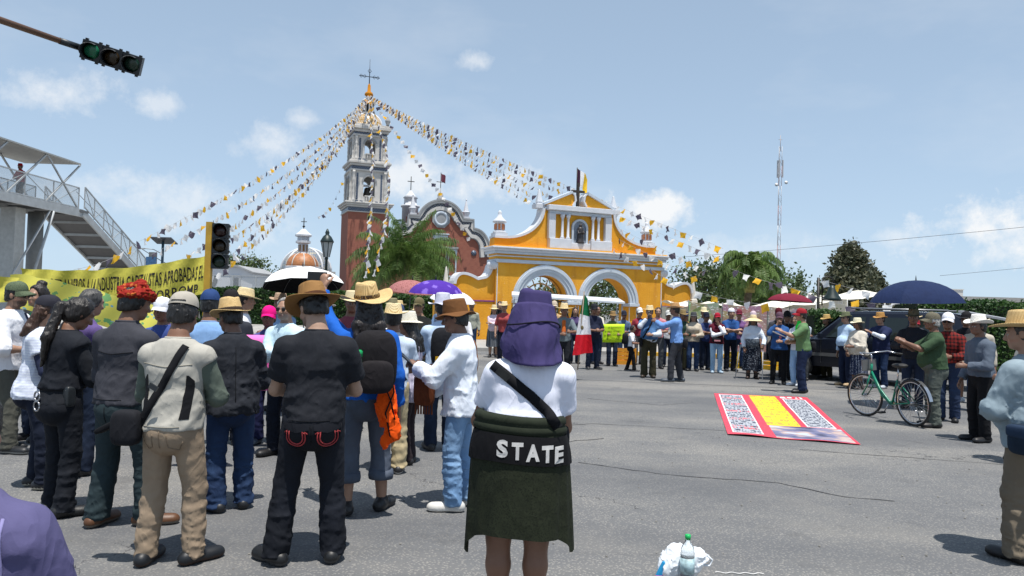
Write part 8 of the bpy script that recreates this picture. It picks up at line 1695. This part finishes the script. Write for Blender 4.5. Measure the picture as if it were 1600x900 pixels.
q = MB(); q.add([(.98, -.74, 1.13), (.98, .74, 1.13), (.42, .62, 1.66), (.42, -.62, 1.66)], [(0, 1, 2, 3)]); q.v = [(p[0] + .02, p[1], p[2] + .015) for p in q.v]; q.build('windscreen', GLS, car)
q = MB(); q.b2(-2.40, -2.24, -.86, .86, .42, .62); q.build('bumper', TRM, car, bevel=.03); q = MB(); q.b2(2.20, 2.32, -.80, .80, .42, .62); q.build('bumper', TRM, car, bevel=.03)
q = MB(); q.add([(-2.10, -.66, 1.78), (-2.10, .66, 1.78), (-3.0, .62, 1.62), (-3.0, -.62, 1.62), (-2.10, -.66, 1.83), (-2.10, .66, 1.83), (-3.0, .62, 1.67), (-3.0, -.62, 1.67)], [(3, 2, 1, 0), (4, 5, 6, 7), (0, 1, 5, 4), (1, 2, 6, 5), (2, 3, 7, 6), (3, 0, 4, 7)]); q.build('open_tailgate', plain('tailgate', (.42, .42, .43), .3, .2), car)
q = MB(); q.b2(-2.31, -2.29, -.26, .26, .72, .86); q.build('number_plate', plain('plate', (.6, .6, .58), .5), car)

# ================================================================ BUNTING
def film(col):
    t = NT('flag_film'); c = lin(col); t.set(Base_Color=c, Roughness=.45); tr = t.n('ShaderNodeBsdfTranslucent'); tr.inputs[0].default_value = (*c, 1); mx = t.n('ShaderNodeMixShader'); mx.inputs[0].default_value = .5
    t.l(t.b.outputs[0], mx.inputs[1]); t.l(tr.outputs[0], mx.inputs[2]); t.l(mx.outputs[0], t.t.nodes['Material Output'].inputs[0]); return t.m
CM = {'y': film('#f8c030'), 'w': film('#f4f4f4'), 'v': film('#625b6c')}
PEN = {}
for k, m in CM.items():
    PEN[k] = []
    for v_ in range(3):
        V = []; F = []
        for j in range(5):
            t = j / 4
            for i in range(4): u = i / 3 - .5; V.append((u * (1 - .25 * t), .22 * math.sin(u * 4 + v_ * 2 + t * 3) * t - .25 * v_ * t * .4, -t * .85 + (.16 * (1 - abs(u) * 2) * t if True else 0)))
        for j in range(4):
            for i in range(3): a = j * 4 + i; F.append((a, a + 1, a + 5, a + 4))
        me = np_mesh('pennant', V, np.array(F)); me.materials.append(m); PEN[k].append(me)
TOP = Vector(local(CH, TH, (.15, 2.2, 25.2)))
def bunting(pts, n, size, label, seq='ywvwywvw', group='bunting lines from the bell tower', sag=None, end_size=None):
    """pts: way points; pennants hang from a cord between them"""
    P = [Vector(p) for p in pts]; r_ = tag(empty('bunting_line', P[0]), label, 'bunting', group); C = []; g = random.Random(len(label) + n)
    if sag is not None:
        for t in range(41): C.append(P[0].lerp(P[-1], t / 40) - Vector((0, 0, sag * 4 * t / 40 * (1 - t / 40))))
    else: C = P
    q = MB(); q.tube([p - P[0] for p in C], .0045, 4); q.build('cord', plain('cord_grey', (.35, .35, .36), .8), r_); L = [0]
    for a, b_ in zip(C, C[1:]): L.append(L[-1] + (b_ - a).length)
    for k in range(n):
        d = L[-1] * (k + .5) / n; i = max(0, min(len(C) - 2, int(np.searchsorted(L, d)) - 1)); f = (d - L[i]) / (L[i + 1] - L[i]); p = C[i].lerp(C[i + 1], f); me = PEN[seq[k % len(seq)]][g.randrange(3)]
        o = bpy.data.objects.new('pennant', me); COL.objects.link(o); o.parent = r_; o.location = p - P[0]; sz = size + ((end_size or size) - size) * d / L[-1]; o.scale = (sz * g.uniform(.85, 1.1), sz, sz * g.uniform(.85, 1.1))
        t = (C[i + 1] - C[i]); o.rotation_euler = (g.uniform(-.5, .5), g.uniform(-.35, .35), math.atan2(t.y, t.x) + g.uniform(-.5, .5))
    return r_
# to the left, down to poles along the road
LEFTS = [((-13.17, 26, 3.46), 80, .9, 'topmost bunting line running left to the stairway'), ((-13.06, 27, 3.15), 70, 1.3, 'second bunting line running left to the solar lamp'), ((-11.57, 26, 2.92), 76, 1.3, 'bunting line running left toward the signal, upper strand'), ((-10.4, 27, 3.69), 78, 1.6, 'bunting line running left behind the signal head'), ((-10.53, 28, 3.29), 74, .9, 'bunting line just right of the signal head'), ((-10.63, 27, 2.48), 74, 1.4, 'lowest bunting line ending right of the signal')]
for e, n, sg_, lb in LEFTS: bunting([TOP, e], int(n * 1.35), .44, lb, 'ywwvwywvww', sag=sg_, end_size=.31)
bunting([TOP + Vector((-.6, 0, -2)), (-24.5, 93, 12.3)], 16, .5, 'thin bunting line from tower to the chapel cross', sag=3.0)
bunting([(-13.17, 26.0, 3.46), (-10.9, 18.6, 2.25)], 7, .34, 'short bunting line above the yellow banner', 'ywyvwyw', sag=.15)
# towards the camera and the right, over the gate to the lamp post and the trees
RIGHTS = [((8.43, 30, 4.22), 92, .4, 'uppermost bunting line running right over the gate'), ((8.36, 30, 3.79), 92, .5, 'second bunting line running right over the gate'), ((8.07, 30.5, 3.29), 90, .5, 'third bunting line running right behind the gate cross'), ((7.68, 31, 3.01), 88, .6, 'fourth bunting line running right over the gate'), ((6.89, 31, 2.72), 86, .5, 'lowest bunting line running right over the gate')]
for e, n, sg_, lb in RIGHTS: bunting([TOP, e], int(n * 1.15), .44, lb, sag=sg_, end_size=.31)
bunting([(9.6, 33, 3.6), (14.6, 26.0, 2.0)], 14, .34, 'bunting line from the palm to the lamp post', 'vwyvwyw', sag=.35)
bunting([(11.05, 27, 2.95), (13.4, 22.5, 2.0)], 9, .32, 'bunting line from the lamp post to the navy umbrella', 'wyw', sag=.12)
bunting([(9.3, 27, 2.9), (13.0, 23.5, 1.55)], 8, .32, 'drooping bunting line above the maroon umbrella', 'vyvw', sag=.2)
bunting([(6.6, 27.5, 2.45), (8.9, 25.5, 1.95)], 5, .32, 'short bunting line over the printed banners', 'wyw', sag=.1)
bunting([TOP, local(CH, TH, (8.6, .3, 14.2)), local(CH, TH, (11.8, -.3, 9.3))], 30, .5, 'thin bunting line down the church gable')
bunting([TOP, (-11.46, 60, 13.18), (-8.61, 45, 7.18), (-5.86, 30, 2.8)], 66, .50, 'bunting line hanging straight down the tower face', 'ywvw', end_size=.34)
bunting([TOP, (-10.82, 62, 14.67), (-8.76, 52, 9.88), (-7.16, 42, 6.29), (-5.53, 30, 2.88)], 66, .50, 'bunting line hanging down right of the tower face', 'ywvw', end_size=.34)
